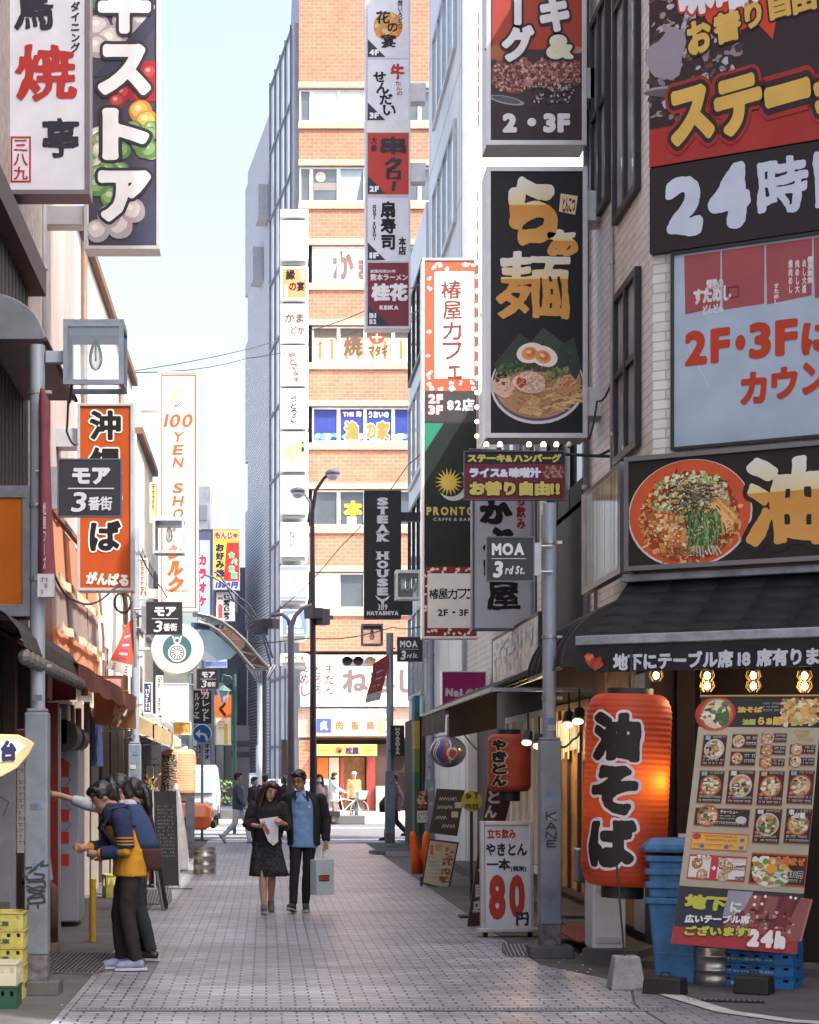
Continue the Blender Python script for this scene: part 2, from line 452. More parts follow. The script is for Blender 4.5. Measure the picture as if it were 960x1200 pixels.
    def scrawl(s,x0,y0,x1,y1,col,rows,L=3,h=.6,dens=1.0):
        """rows of illegibly small print"""
        rh = (y1 - y0) / rows
        for r in range(rows):
            x = x0; y = y0 + r * rh
            while x < x1 - rh * .3:
                wd = rh * random.uniform(.35,.8)
                if random.random() < .85 * dens:
                    q = rh * h; t = q * .2
                    s.rect(x,y,min(x + wd,x1),y + t,col,L); s.rect(x + wd * .35,y + t,x + wd * .35 + t,y + q,col,L)
                    if random.random() < .6: s.rect(x + wd * .36 + t,y + q * .55,min(x + wd,x1),y + q * .55 + t,col,L)
                x += wd + rh * .16
    def build(s,name,mat,parent): return s.mb.build(name,mat,parent)

PRINT = lambda: printed()
def steel(): return M('brushed_steel',(.50,.51,.54),.35,.9,.15,8)
def frame_grey(): return M('frame_grey',(.38,.40,.44),.45,.3,.18,5)
def dark_metal(): return M('dark_metal',(.03,.03,.034),.5,.2,.25,9)
def off_white(): return M('off_white_paint',(.72,.72,.70),.5,0,.15,4)

def sign(name,label,cat,x0,y0,x1,y1,d,art=None,panel=WHITE,th=.22,fr=.025,fcol=None,group=None,rz=0.0,bracket=None,cab=None,pname='panel',glow=0.0):
    """projecting sign box: photo rectangle at distance d; returns root and its artwork (units = photo pixels)"""
    k = d / F; W = (x1 - x0) * k; Hh = (y1 - y0) * k
    root = empty(name,label,cat,P((x0 + x1) / 2,y1,d),rz,group)
    MB().box(-W / 2,.004,0,W / 2,th,Hh).build('cabinet',cab or fcol or frame_grey(),root,bevel=.006)
    if fr:
        f = MB()
        f.box(-W / 2 - .004,-.018,-.004,W / 2 + .004,.003,fr); f.box(-W / 2 - .004,-.018,Hh - fr,W / 2 + .004,.003,Hh + .004)
        f.box(-W / 2 - .004,-.018,fr,-W / 2 + fr,.003,Hh - fr); f.box(W / 2 - fr,-.018,fr,W / 2 + .004,.003,Hh - fr)
        f.build('frame',fcol or frame_grey(),root,bevel=.003)
    A = Art((x0 + x1) / 2,y1,k,gap=.0016 if d < 45 else .004)
    A.rect(x0 + fr / k * .9,y0 + fr / k * .9,x1 - fr / k * .9,y1 - fr / k * .9,panel,0)
    if art: art(A)
    A.build(pname,printed('printed_glow',.35,.1,glow) if glow else PRINT(),root)
    for b in bracket or []:   # (z0px, z1px, side, length m)
        ya,yb,side,ln = b
        za,zb = (y1 - yb) * k,(y1 - ya) * k
        q = MB()
        if side > 0: q.box(W / 2 + .002,.03,za,W / 2 + ln,th - .02,zb)
        else: q.box(-W / 2 - ln,.03,za,-W / 2 - .002,th - .02,zb)
        q.build('bracket',fcol or frame_grey(),root,bevel=.004)
    return root

# ================================================================ GROUND
def sheet(name,pts,z,mat,kind='structure'):
    m = MB(); m.add([(x,y,z) for x,y in pts],[tuple(range(len(pts)))])
    return tag(m.build(name,mat),kind=kind)
asphalt = M('asphalt',(.085,.082,.088),.85,0,.35,1.5,.5,180)
sheet('ground',[(-600,-300),(600,-300),(600,1200),(-600,1200)],0,asphalt)
pave = bricks('pavers',(.355,.36,.40),(.235,.24,.275),(.009,.009,.011),.21,.105,.008,'xy',.5,.40,.6,.45,0.0,True,.5)
sheet('paving',[(-1.42,4),(2.62,4),(2.62,13.4),(2.85,14.75),(2.36,16.2),(2.36,44.6),(-1.42,44.6)],.004,pave)
pave2 = bricks('corner_pavers',(.26,.255,.28),(.19,.185,.205),(.016,.016,.018),.21,.105,.006,'xy',.5,.5,.6,.45,0.0,True,.4)
sp_ = sheet('corner_pavement',[(2.64,4),(12,4),(12,9.0),(4.6,11.9),(3.5,12.45),(3.17,12.95),(3.03,13.75),(2.87,14.7),(2.64,13.4)],.005,pave2)
# pale kerb band that sweeps round the corner
ctr_ = [(2.78,15.0),(2.93,14.55),(3.03,13.75),(3.17,12.95),(3.5,12.45),(4.6,11.9),(7,10.9)]
m = MB(); L_ = []; R_ = []
for i,p in enumerate(ctr_):
    a = Vector(ctr_[max(i - 1,0)]); b = Vector(ctr_[min(i + 1,len(ctr_) - 1)]); t = (b - a).normalized(); n_ = Vector((-t.y,t.x))
    L_.append(Vector(p) + n_ * .075); R_.append(Vector(p) - n_ * .075)
for i in range(len(ctr_) - 1):
    m.add([(L_[i].x,L_[i].y,.013),(L_[i + 1].x,L_[i + 1].y,.013),(R_[i + 1].x,R_[i + 1].y,.013),(R_[i].x,R_[i].y,.013)],[(0,3,2,1)])
tag(m.build('kerb_band',M('pale_stone',(.42,.40,.38),.7,0,.3,5,.4,90)),kind='structure')
conc = M('old_concrete',(.095,.092,.094),.85,0,.4,2.2,.6,120)
m = MB(); m.box(-2.3,5,0,-1.425,44,.003); tag(m.build('gutter_strip',conc),kind='structure')
m = MB(); m.box(2.37,16.4,0,3.6,45,.0038); tag(m.build('pavement_strip',conc),kind='structure')
# crossing road, its markings, far pavement
m = MB(); m.box(-120,46.2,.001,120,62,.005); tag(m.build('road',M('road_asphalt',(.13,.128,.138),.85,0,.2,1.2,.4,150)),kind='structure')
m = MB()
for y0,y1,x0,x1 in ((46.8,47.5,-6,-.1),(49.2,50.0,-6,-.2),(52.3,53.2,-6,-.3),(56.0,57.2,-6,-.5),(46.9,47.4,1.3,6),(57.2,57.5,1.0,9)): m.box(x0,y0,.005,x1,y1,.009)
tag(m.build('road_marking',M('road_paint',(.7,.7,.7),.7,0,.25,4)),kind='structure')
m = MB(); m.box(-120,62,0,120,140,.13); tag(m.build('far_pavement',M('far_paving',(.42,.40,.39),.8,0,.15,1)),kind='structure')
m = MB(); m.box(-1.42,44.6,0,3.2,46.2,.02); tag(m.build('alley_threshold',M('kerb_stone',(.3,.29,.3),.8,0,.25,2)),kind='structure')

# slotted drain across the alley
dr = empty('drain_grate','slotted drain channel running straight across the alley paving in front','drain',(.6,13.06,0))
m = MB(); m.box(-1.95,-.055,.0045,2.2,.055,.010); m.build('channel',M('drain_dark',(.015,.015,.017),.7),dr)
m = MB()
for i in range(128):
    x = -1.94 + i * .0323; m.box(x,-.04,.0105,x + .016,.04,.017)
m.box(-1.95,-.056,.0105,2.2,-.044,.018); m.box(-1.95,.044,.0105,2.2,.056,.018)
m.build('grating',M('worn_iron',(.24,.235,.25),.5,.5,.3,9),dr)
for (px,py,wd,dp,rz,lab) in ((850,1174,.55,.09,-.25,'small iron drain strip by the pale kerb band at the right corner'),(205,1042,.5,.25,0,'square iron drain cover beside the steel beer keg')):
    d = gd(py); o = empty('drain_cover',lab,'drain',(X(px,d),d,.006),rz)
    m = MB(); m.box(-wd / 2,-dp / 2,0,wd / 2,dp / 2,.006); m.build('plate',M('drain_dark'),o)
    m = MB()
    for i in range(14): m.box(-wd / 2 + .01 + i * wd / 14,-dp / 2 + .012,.0065,-wd / 2 + .02 + i * wd / 14,dp / 2 - .012,.012)
    m.build('grating',M('worn_iron'),o)

# ================================================================ BUILDING HELPERS
alu = M('aluminium_frame',(.42,.44,.47),.4,.5,.12,6)
dframe = M('dark_window_frame',(.035,.033,.036),.45,.3,.2,6)
pane_m = M('window_glass',(.10,.13,.16),.06,0,.25,1.2,spec=.9)
pane_l = M('pale_window_glass',(.45,.52,.55),.08,0,.2,.9,spec=.9)
def winx(par,xw,sg,y0,y1,z0,z1,fm=None,pm=None,bars=1,t=.05,rail=False,off=0):
    """window on a wall that faces +x (sg=1) or -x (sg=-1)"""
    a = xw + sg * (.004 + off); b = xw + sg * (.06 + off)
    lo,hi = min(a,b),max(a,b); m = MB()
    m.box(lo,y0,z0,hi,y1,z0 + t); m.box(lo,y0,z1 - t,hi,y1,z1)
    for i in range(bars + 1):
        y = y0 + (y1 - y0 - t) * i / bars; m.box(lo,y,z0 + t + .001,hi,y + t,z1 - t - .001)
    if rail:
        zz = (z0 + z1) / 2
        for i in range(bars): m.box(lo + .004,y0 + (y1 - y0 - t) * i / bars + t + .002,zz,hi - .004,y0 + (y1 - y0 - t) * (i + 1) / bars - .002,zz + t * .8)
    f = m.build('window',fm or alu,par)
    m = MB(); p = xw + sg * (.012 + off); q = xw + sg * (.02 + off); m.box(min(p,q),y0 + t * .5,z0 + t * .5,max(p,q),y1 - t * .5,z1 - t * .5)
    m.build('pane',pm or pane_m,f); return f
def winy(par,yw,x0,x1,z0,z1,fm=None,pm=None,bars=1,t=.05,art=None):
    """window on a wall that faces -y"""
    m = MB(); lo,hi = yw - .06,yw - .004
    m.box(x0,lo,z0,x1,hi,z0 + t); m.box(x0,lo,z1 - t,x1,hi,z1)
    for i in range(bars + 1):
        x = x0 + (x1 - x0 - t) * i / bars; m.box(x,lo,z0 + t + .001,x + t,hi,z1 - t - .001)
    f = m.build('window',fm or alu,par)
    m = MB(); m.box(x0 + t * .5,yw - .02,z0 + t * .5,x1 - t * .5,yw - .012,z1 - t * .5); m.build('pane',pm or pane_m,f)
    return f
def part(par,name,mat,*boxes,bevel=0.0):
    m = MB()
    for b in boxes: m.box(*b)
    return m.build(name,mat,par,bevel=bevel)

# ================================================================ BRICK BUILDING ACROSS THE ROAD
DB = 77.0
def bx(px): return X(px,DB)
def bz(py): return Z(py,DB)
brick_m = bricks('orange_brick',(.40,.19,.125),(.345,.15,.10),(.41,.27,.20),.36,.15,.012,'xz',.5,.8,.3,.15)
band_m = bricks('pale_brick_course',(.50,.36,.28),(.42,.27,.20),(.46,.36,.30),.22,.1,.018,'xz',.0,.8,.3,.12)
bluegrey = M('shaded_side_wall',(.33,.35,.44),.8,0,.1,1)  # bluish shade of the brick building's side is put into this colour
bb = empty('brick_building','tall orange brick office building across the road closing off the alley','building',(0,0,0))
rows = [(-60,-10),(104,142),(195,236),(288,331),(382,424),(477,518),(574,616),(671,713),(768,828),(832,862)]
x0,x1 = bx(350.5),bx(560)
part(bb,'side_wall',bluegrey,(x0,DB + .6,0,x0 + .3,DB + 32,bz(-260)))
wall = MB(); prev = -260
for a,b in rows[:8] + [(768,863)]:
    if b < 0: continue
    wall.box(x0,DB,bz(a - 5),x1,DB + .6,bz(prev)); prev = b + 4
wall.box(x0,DB + .002,0,bx(368),DB + .6,bz(867)); wall.box(bx(495),DB,0,x1,DB + .6,bz(867))
wall.build('wall',brick_m,bb)
for a,b in rows[1:8]:
    led = MB(); led.box(x0 - .03,DB - .06,bz(a - 1),x1,DB + .1,bz(a - 8)); led.build('brick_ledge',band_m,bb); part(bb,'brick_ledge',band_m,(x0 - .03,DB - .08,bz(b + 9),x1,DB + .1,bz(b + 1)))
part(bb,'brick_ledge',band_m,(x0 - .03,DB - .05,bz(864),x1,DB - .002,bz(829)))
room = MB()
for a,b in rows[1:9]: room.box(x0 + .05,DB + .7,bz(b + 4),x1,DB + .8,bz(a - 5))
room.build('back_wall',M('dim_interior',(.11,.105,.11),.9),bb)
pan_dark = M('tinted_glass',(.085,.105,.125),.05,0,.35,.6,spec=.9)
pan_white = M('white_blind',(.70,.72,.72),.5,0,.05,2)
def wall_sign_art(A,kind,x0,y0,x1,y1): pass
for r_,(a,b) in enumerate(rows[1:8]):
    xs_ = [351,365,397,428,461,492,524,556]
    if r_ >= 2: xs_ = [364,366,397,428,461,492,524,556]
    for i in range(len(xs_) - 1):
        xa,xb = xs_[i],xs_[i + 1]
        if xb - xa < 4: continue
        m = MB(); u0,u1,w0,w1 = bx(xa),bx(xb),bz(b),bz(a); t = .07
        m.box(u0,DB + .1,w0,u1,DB + .22,w0 + t); m.box(u0,DB + .1,w1 - t,u1,DB + .22,w1)
        m.box(u0,DB + .1,w0 + t,u0 + t,DB + .22,w1 - t); m.box(u1 - t,DB + .1,w0 + t,u1,DB + .22,w1 - t)
        f = m.build('window',off_white(),bb)
        white = (r_ == 0 and i in (1,2)) or (r_ == 2 and i < 4) or (r_ == 6 and i == 1)
        pm = pan_white if white else pan_dark
        art = None
        A = Art(xa,b,DB / F,gap=.006); cream = (.62,.50,.33); bl = (.035,.055,.26)
        if r_ == 3:
            A.rect(xa + 1,a + 1,xb - 1,b - 1,cream,0); A.rect(xa + 1,a + 1,xb - 1,a + 13,(.12,.10,.09),1)
            if i == 0: A.poly([(372,398),(378,388),(381,396),(388,390),(384,404),(387,418),(378,410)],(.16,.12,.09),2)
            for q in range(2): A.rect(xa + 8 + q * 14,a + 16,xa + 11 + q * 14,b - 4,(.36,.19,.09),1.5)
            if i == 1: A.text('焼',403,393,425,416,(.14,.08,.05),3,.03,brush=.02)
            if i == 2: A.ell(442,395,9,7,(.30,.07,.04),2); A.text('十',436,390,448,400,(.7,.68,.6),3,.05); A.text('マタギ',432,403,455,417,(.14,.08,.05),3,.04)
        elif r_ == 4:
            A.rect(xa + 1,a + 1,xb - 1,b - 1,bl,0); tl = (.10,.35,.36)
            for q in range(10): A.ell(random.uniform(xa + 4,xb - 4),random.uniform(b - 9,b - 3),4,2.5,random.choice([tl,(.25,.5,.55),(.5,.6,.62)]),1 + q * .1)
            if i == 0: A.text('海のロマン',372,482,391,487,(.75,.75,.75),3,.05); A.scrawl(374,497,390,505,(.6,.6,.7),2,2)
            if i == 1: A.text('THE 海',402,481,424,488,(.75,.75,.75),3,.07); A.text('漁',404,493,421,515,(.75,.2,.06),3,.06,out=[((.75,.70,.6),.05)])
            if i == 2: A.text('うおいの',432,481,456,489,(.75,.75,.75),3,.06); A.text('の家',427,493,457,515,(.75,.2,.06),3,.06,out=[((.75,.70,.6),.05)])
        elif r_ == 5:
            org = (.78,.36,.05)
            if i == 0:
                for k,ch in enumerate('餃子の店'): A.text(ch,369 + k * 5,577 + k * 9,379 + k * 5,587 + k * 9,org,2,.09)
            if i == 1: A.text('本',403,586,425,606,org,2,.09); A.rect(407,605,418,614,(.7,.7,.7),1)
            if i in (2,): A.text('店',434,586,452,606,org,2,.09)
        elif r_ == 2 and i == 0: A.text('71',370,291,379,297,(.45,.22,.08),2,.05)
        elif r_ == 2 and i == 1: A.text('か',390,293,415,326,(.20,.12,.12),2,.05,brush=.02)
        elif r_ == 2 and i == 2: A.text('まど',420,300,458,326,(.20,.12,.12),2,.05,brush=.02)
        elif r_ == 6 and i == 1: A.scrawl(371,682,394,690,(.45,.47,.47),1,.4); A.scrawl(371,700,394,706,(.45,.47,.47),1,.4)
        elif r_ == 1 and i == 1: A.ell(376,206,6,6,(.5,.47,.43),1); A.rect(368,213,396,222,(.24,.22,.21),1)
        elif r_ == 1 and i in (2,3): A.poly([(xa + 2,b - 2),(xa + 2,a + 3),(xb - 3,a + 3),(xb - 10,b - 2)],(.30,.38,.47),1)
        m2 = MB(); m2.box(u0 + t * .6,DB + .15,w0 + t * .6,u1 - t * .6,DB + .17,w1 - t * .6)
        p_ = m2.build('pane',pm,f)
        if A.mb.f:
            o = A.build('window_print',PRINT(),f); o.location = (u0,DB + .143,w0)
# white shop signboards over the ground floor
sb = empty('signboard','long white restaurant signboard with brush writing on the brick building','sign',(bx(400),DB - .3,bz(828)))
m = MB(); m.box(bx(352) - bx(400),0,0,bx(495) - bx(400),.2,bz(768) - bz(828)); m.build('cabinet',off_white(),sb)
A = Art(400,828,DB / F,gap=.006)
for q in (396,429,461): A.rect(q,770,q + 2,827,(.5,.45,.38),1)
for k,ch in enumerate('麦めし'): A.text(ch,351 + k,776 + k * 14,361 + k,788 + k * 14,(.16,.05,.05),2,.015,brush=.03)
for k,ch in enumerate('とろろ'): A.text(ch,369,780 + k * 12,376,790 + k * 12,(.16,.05,.05),2,.015,brush=.03)
for k,ch in enumerate('牛たん'): A.text(ch,381,779 + k * 12,391,790 + k * 12,(.16,.05,.05),2,.015,brush=.03)
A.text('ねぎし',401,784,490,812,(.17,.12,.13),2,.04,brush=.03)
A.build('lettering',PRINT(),sb)
sb = empty('signboard','white strip of small coloured tenant panels above the orange diner sign','sign',(bx(415),DB - .3,bz(862)))
m = MB(); m.box(bx(369) - bx(415),0,0,bx(456) - bx(415),.22,bz(831) - bz(862)); m.build('cabinet',off_white(),sb)
A = Art(415,862,DB / F,gap=.006)
for k,cl in enumerate([(.07,.10,.36),(.75,.72,.55),(.76,.78,.76),(.76,.78,.76),(.7,.30,.12)]):
    A.rect(371 + k * 18,842,388 + k * 18,859,cl,1); A.scrawl(373 + k * 18,833,386 + k * 18,840,(.25,.2,.2),1,.9)
    A.text('炙肉鮨鍋酒'[k],375 + k * 18,845,384 + k * 18,856,(.78,.76,.7) if k in (0,4) else (.6,.15,.08),2,.05)
A.build('panel',PRINT(),sb)
# ground floor of the brick building: diner and dark neighbours
part(bb,'shop_opening',M('shop_dark',(.05,.035,.03),.8),(bx(330),DB + 1.2,0,bx(495),DB + 1.3,bz(866)))
part(bb,'shop_ceiling',M('dim_interior'),(bx(369),DB + .62,bz(866.5),bx(494),DB + 1.19,bz(864.5)))
part(bb,'red_pillar',M('red_lacquer',(.24,.045,.035),.5),(bx(430),DB + .1,.13,bx(440),DB + .9,bz(886)))
part(bb,'door',M('dark_timber',(.06,.035,.028),.6),(bx(440),DB + .3,.13,bx(461),DB + .5,bz(872)))
part(bb,'poster',M('orange_poster',(.62,.17,.04),.6),(bx(372),DB + .1,bz(930),bx(385),DB + .2,bz(888)))
part(bb,'poster',M('cream_poster',(.62,.56,.42),.6),(bx(386),DB + .1,bz(933),bx(397.5),DB + .2,bz(888)))
part(bb,'poster',M('red_poster',(.45,.07,.05),.6),(bx(399),DB + .1,bz(938),bx(403),DB + .2,bz(888)))
part(bb,'lit_interior',M('warm_interior',(.42,.22,.10),.8,0,.5,2.5),(bx(403.2),DB + 1.0,.13,bx(429),DB + 1.1,bz(887)))
part(bb,'low_wall',M('poster_wall',(.38,.35,.33),.8,0,.5,3),(bx(440.5),DB - .1,.13,bx(456),DB + .05,bz(921)))
sb = empty('diner_sign','long orange diner sign with bowl emblem over the far red doorway','sign',(bx(406),DB - .55,bz(886)))
m = MB(); m.box(bx(371) - bx(406),0,0,bx(441) - bx(406),.4,bz(872.5) - bz(886)); m.build('cabinet',M('orange_sign',(.78,.40,.09),.5,0,.06),sb)
A = Art(406,886,DB / F,gap=.006); A.border(371.5,873,440.5,885.5,.7,(.8,.68,.35),1)
A.ell(396.5,879.5,4,3.9,(.6,.12,.03),1); A.ell(397.5,880.5,2,2,(.03,.02,.08),2); A.text('松屋',404,875.5,420,884,(.04,.025,.10),2,.05)
for q in (388,424): A.rect(q - .4,874,q + .1,885,(.8,.68,.35),1)
for q in (373,425): A.rect(q,879,q + 13,879.8,(.5,.2,.04),1)
A.build('lettering',PRINT(),sb)
# column of white tenant sign boxes at the left corner of the brick building
D2 = 74.0
boxes = [(245,254,0),(258,304,0),(312,352,1),(356,402,2),(405,452,3),(455,502,4),(506,552,5),(557,602,6),(612,652,7),(663,703,8),(714,745,9),(766,776,10)]
labs = ['thin blank white sign box at the very top of the corner column','blank white sign box second from the top of the corner column','orange and white sign box with brush writing in the corner column','white sign box with two lines of brown brush kana in the corner column','white sign box with red and brown kana below the brown kana box','white sign box with black vertical kana in the corner column','white sign box with pale orange lettering in the corner column','white sign box behind the left street lamp head in the corner column','white sign box with two faint marks in the corner column','white sign box with blue bands in the corner column','white sign box with blue emblem in the corner column','lowest thin white sign box of the corner column']
tc_ = (.17,.08,.06)
for (a,b,k),lab in zip(boxes,labs):
    kk = D2 / F; o = empty('sign_box',lab,'sign',(X(345,D2),D2,Z(b,D2)),0,'tenant signs on the corner of the brick building')
    m = MB(); m.box(-16.5 * kk,0,0,16.5 * kk,2.6,(b - a) * kk); m.build('cabinet',off_white(),o,bevel=.03)
    m = MB(); m.box(-13 * kk,.3,-(4) * kk,13 * kk,2.2,-.02); m.build('mount',frame_grey(),o)
    A = Art(345,b,kk,gap=.006)
    if k == 1:
        A.border(329,313,361,351,2,(.72,.70,.66),1); A.rect(331,315,359,349,(.72,.27,.12),.5); A.text('縁',335,316,346,328,INK,2,.03,brush=.03); A.text('の宴',339,330,357,341,INK,2,.03,brush=.03); A.rect(352,317,357,327,(.75,.72,.7),1); A.rect(334,334,337,348,(.75,.72,.7),1)
    if k == 2: A.text('かま',334,367,356,378,tc_,2,.03,brush=.03); A.text('どか',341,382,357,391,(.3,.09,.06),2,.03,brush=.03)
    if k == 3:
        for q,ch in enumerate('炉とマタギ'): A.text(ch,338 + q * 1.5,413 + q * 7,346 + q * 1.5,420 + q * 7,(.33,.06,.05) if q < 2 else tc_,2,.02,brush=.03)
    if k == 4:
        for q,ch in enumerate('うとっこ'): A.text(ch,341,464 + q * 8,348,471 + q * 8,INK,2,.02,brush=.03)
    if k == 5: A.text('肉',334,520,345,542,(.74,.40,.2),2,.06); A.text('門',347,518,356,542,(.74,.40,.2),2,.06); A.text('大衆',353,516,357,530,INK,2,.03,vert=True)
    if k == 6: A.scrawl(335,596,358,599,INK,1,.7)
    if k == 7: A.text('ねじ',339,622,346,640,(.25,.12,.12),2,.02,vert=True,brush=.02)
    if k == 8: A.rect(329,664,361,668,(.20,.26,.52),1); A.rect(329,699,361,702.5,(.20,.26,.52),1); A.ell(346,679,1.6,1.6,(.75,.5,.1),2); A.scrawl(340,690,352,692.5,(.3,.3,.5),1,.8)
    if k == 9: A.rect(331,715,360,744,(.14,.22,.5),1); A.text('鳥',336,719,354,736,(.75,.77,.8),2,.05); A.rect(336,738,356,742,(.7,.72,.76),2)
    if k == 10: A.text('れべえ',333,768,358,775,tc_,2,.02,brush=.03)
    if A.mb.f: A.build('lettering',PRINT(),o)

# ================================================================ GREY RIBBED TOWER (angled) LEFT OF THE BRICK BUILDING
pA = Vector((X(344,78.6),78.6)); pB = Vector((X(287,96),96))
t = (pB - pA); LT = t.length; ang = math.atan2(t.y,t.x)
gt = empty('grey_tower','slim grey tower with ribbed wall and glazed corner beside the brick building','building',(pA.x,pA.y,0),ang)
rib = M('ribbed_cladding',(.15,.165,.225),.6,.1,.08,1)
mrib = rib.node_tree; wv = mrib.nodes.new('ShaderNodeTexWave'); wv.wave_type = 'BANDS'; wv.bands_direction = 'Z'; wv.inputs['Scale'].default_value = 2.1
tcn = mrib.nodes.new('ShaderNodeTexCoord'); mrib.links.new(tcn.outputs['Object'],wv.inputs['Vector'])
bpn = mrib.nodes.new('ShaderNodeBump'); bpn.inputs['Strength'].default_value = 1; bpn.inputs['Distance'].default_value = .05
mrib.links.new(wv.outputs['Fac'],bpn.inputs['Height']); mrib.links.new(bpn.outputs[0],mrib.nodes['Principled BSDF'].inputs['Normal'])
rmp = mrib.nodes.new('ShaderNodeValToRGB'); rmp.color_ramp.elements[0].position = .42; rmp.color_ramp.elements[1].position = .58
rmp.color_ramp.elements[0].color = (.34,.36,.43,1); rmp.color_ramp.elements[1].color = (.62,.64,.70,1)
mrib.links.new(wv.outputs['Fac'],rmp.inputs[0]); mrib.links.new(rmp.outputs[0],mrib.nodes['Principled BSDF'].inputs['Base Color'])
ZT = 32.6
ga = LT * .40
part(gt,'wall',rib,(ga,0 - 8,0,LT - 1.2,0,ZT - .6))
m = MB()
for z0,z1 in ((26,31.5),(17.5,23.5),(9,15)): m.box(LT - 1.195,-7,z0,LT,-.02,z1)
m.build('bay',rib,gt)
part(gt,'glazed_wall',M('pale_blue_glass',(.80,.84,.86),.1,0,.2,.7,spec=.8),(.2,-8.2,0,ga - .01,.04,ZT + .4))
m = MB()
for i in range(5):
    u = .2 + (ga - .3) * i / 4; m.box(u,.045,0,u + .09,.12,ZT + .5)
for i in range(11): m.box(.2,.045,2.8 + i * 3,ga,.12,2.9 + i * 3)
M('slate_metal',(.07,.075,.11),.5,.2); m.build('mullion',M('mullion_grey',(.17,.18,.23),.5,.2),gt)
part(gt,'front_wall',M('grey_tinted_glass',(.36,.38,.40),.2,0,.2,.8),(-.5,-8.2,0,.19,.03,ZT + .3))
for z in (27.2,24.9): part(gt,'vent_box',M('vent_grey',(.36,.38,.42),.5),(LT * .45 + (27.2 - z) * .9,.02,z,LT * .45 + 1.2 + (27.2 - z) * .9,.5,z + 1.6))

# ================================================================ RIGHT SIDE: corner restaurant building (pale tiles)
RZ = -R(30)
cr_,sr_ = math.cos(R(30)),math.sin(R(30)); OX,OY = 3.4,16.5
def r1w(u,v,z):     # local (u along the front wall, v inward) -> world
    return Vector((OX + u * cr_ + v * sr_,OY - u * sr_ + v * cr_,z))
def rp(px,py,v=0.0):   # photo pixel -> (u, z) on the plane parallel to the front wall, v metres behind it
    k = (px - CX) / F
    ox,oy = OX + v * sr_,OY + v * cr_
    u = (oy * k - ox) / (cr_ + k * sr_); d = oy - u * sr_
    return u,H + (CY - py) * d / F
tile_y = bricks('pale_tile_street',(.70,.665,.65),(.61,.58,.565),(.40,.385,.37),.24,.085,.007,'yz',.5,.5,.35,.2)
tile_x = bricks('pale_tile_front',(.70,.665,.65),(.61,.58,.565),(.40,.385,.37),.24,.085,.007,'xz',.5,.5,.35,.2)
r1 = empty('corner_building','pale tiled corner building carrying the steak and noodle signs on the right','building',(0,0,0))
m = MB(); pts = [(3.4,16.5),(3.4,20.0),(9.5,20.0),(9.5,12.98)]
m.prism(pts,2.9,11.0,'z'); m.build('wall',tile_y,r1)
f_ = MB(); f_.box(0,-.012,4.3,7,-.003,11.0); f_.build('front_facing',tile_x,r1,loc=(OX,OY,0),rz=RZ)
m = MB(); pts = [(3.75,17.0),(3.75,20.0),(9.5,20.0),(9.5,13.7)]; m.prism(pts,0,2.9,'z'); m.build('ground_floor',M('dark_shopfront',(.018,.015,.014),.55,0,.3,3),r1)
part(r1,'corner_post',M('dark_brown_post',(.03,.022,.02),.6),(3.40,16.6,.0,3.62,16.85,2.9))
m = MB(); m.box(.2,.05,.15,.36,.25,2.9); m.box(2.2,.05,.15,2.4,.25,2.9); m.box(-.02,.3,2.86,5,.5,2.895); m.build('shopfront_post',M('dark_brown_post'),r1,loc=(OX,OY,0),rz=RZ)
for (a,b,z0,z1) in ((17.02,18.15,6.95,11.0),(17.0,18.1,4.62,6.25),(18.5,19.4,7.3,9.4)):
    winx(r1,3.4,-1,a,b,z0,z1,dframe,M('sky_reflection_glass',(.42,.47,.50),.05,0,.5,1.6,spec=.9),2,.07,True)  # reflected sky is put into the pale pane colour
m = MB(); m.box(-.45,-.55,0,.05,.34,.14); m.box(-.1,-.62,0,4,-.1,.07); m.build('step',M('old_concrete'),r1,loc=(OX,OY,0),rz=RZ)
part(r1,'side_step',M('old_concrete'),(3.05,16.7,0,3.4,19.8,.12))
part(r1,'door_panel',M('grey_white_panel',(.34,.36,.39),.35,.2,.2,4),(3.55,17.1,.15,3.74,18.1,2.6))
part(r1,'side_shopfront',M('amber_lit_wall',(.30,.17,.07),.6,0,.5,5),(3.6,18.3,.15,3.745,19.95,2.8))  # warm lamplight is put into the wall colour
# low block behind the corner building, with the grill bar on its ground floor
r2 = empty('grill_building','low pale building behind the corner block, grill bar on its ground floor','building')
mesh_wall = bricks('netted_tile',(.44,.44,.44),(.40,.41,.42),(.28,.28,.29),.20,.10,.008,'yz',.5,.6,.3,.2)
part(r2,'wall',mesh_wall,(3.52,20.01,3.0,9,32.9,7.9))
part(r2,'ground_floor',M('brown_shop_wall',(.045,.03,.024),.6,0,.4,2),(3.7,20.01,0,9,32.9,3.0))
winx(r2,3.52,-1,20.5,23.2,4.6,7.2,dframe,None,3,.06)
winx(r2,3.52,-1,24.2,28.4,4.6,6.6,alu,None,4,.06)
winx(r2,3.7,-1,24.4,28.6,.3,2.5,off_white(),M('frosted_glass',(.5,.5,.47),.3,0,.2,3),6,.09)
winx(r2,3.7,-1,21.2,24.2,.2,2.5,M('timber_frame',(.10,.055,.03),.6),M('amber_lit_glass',(.50,.27,.09),.4,0,.5,4),4,.07)  # amber lamplight of the bar is put into the pane colour
part(r2,'side_door',M('grey_door',(.17,.18,.20),.4,.2),(3.62,20.1,.14,3.69,21.0,2.3))
part(r2,'dark_gap_panel',M('dark_gap_panel',(.014,.013,.014),.7),(3.46,20.02,2.9,3.51,23.6,4.9))  # added dark panel, the shade of the gap is put into its colour
part(r2,'shop_step',M('old_concrete'),(3.2,20.1,0,3.7,32.9,.13))
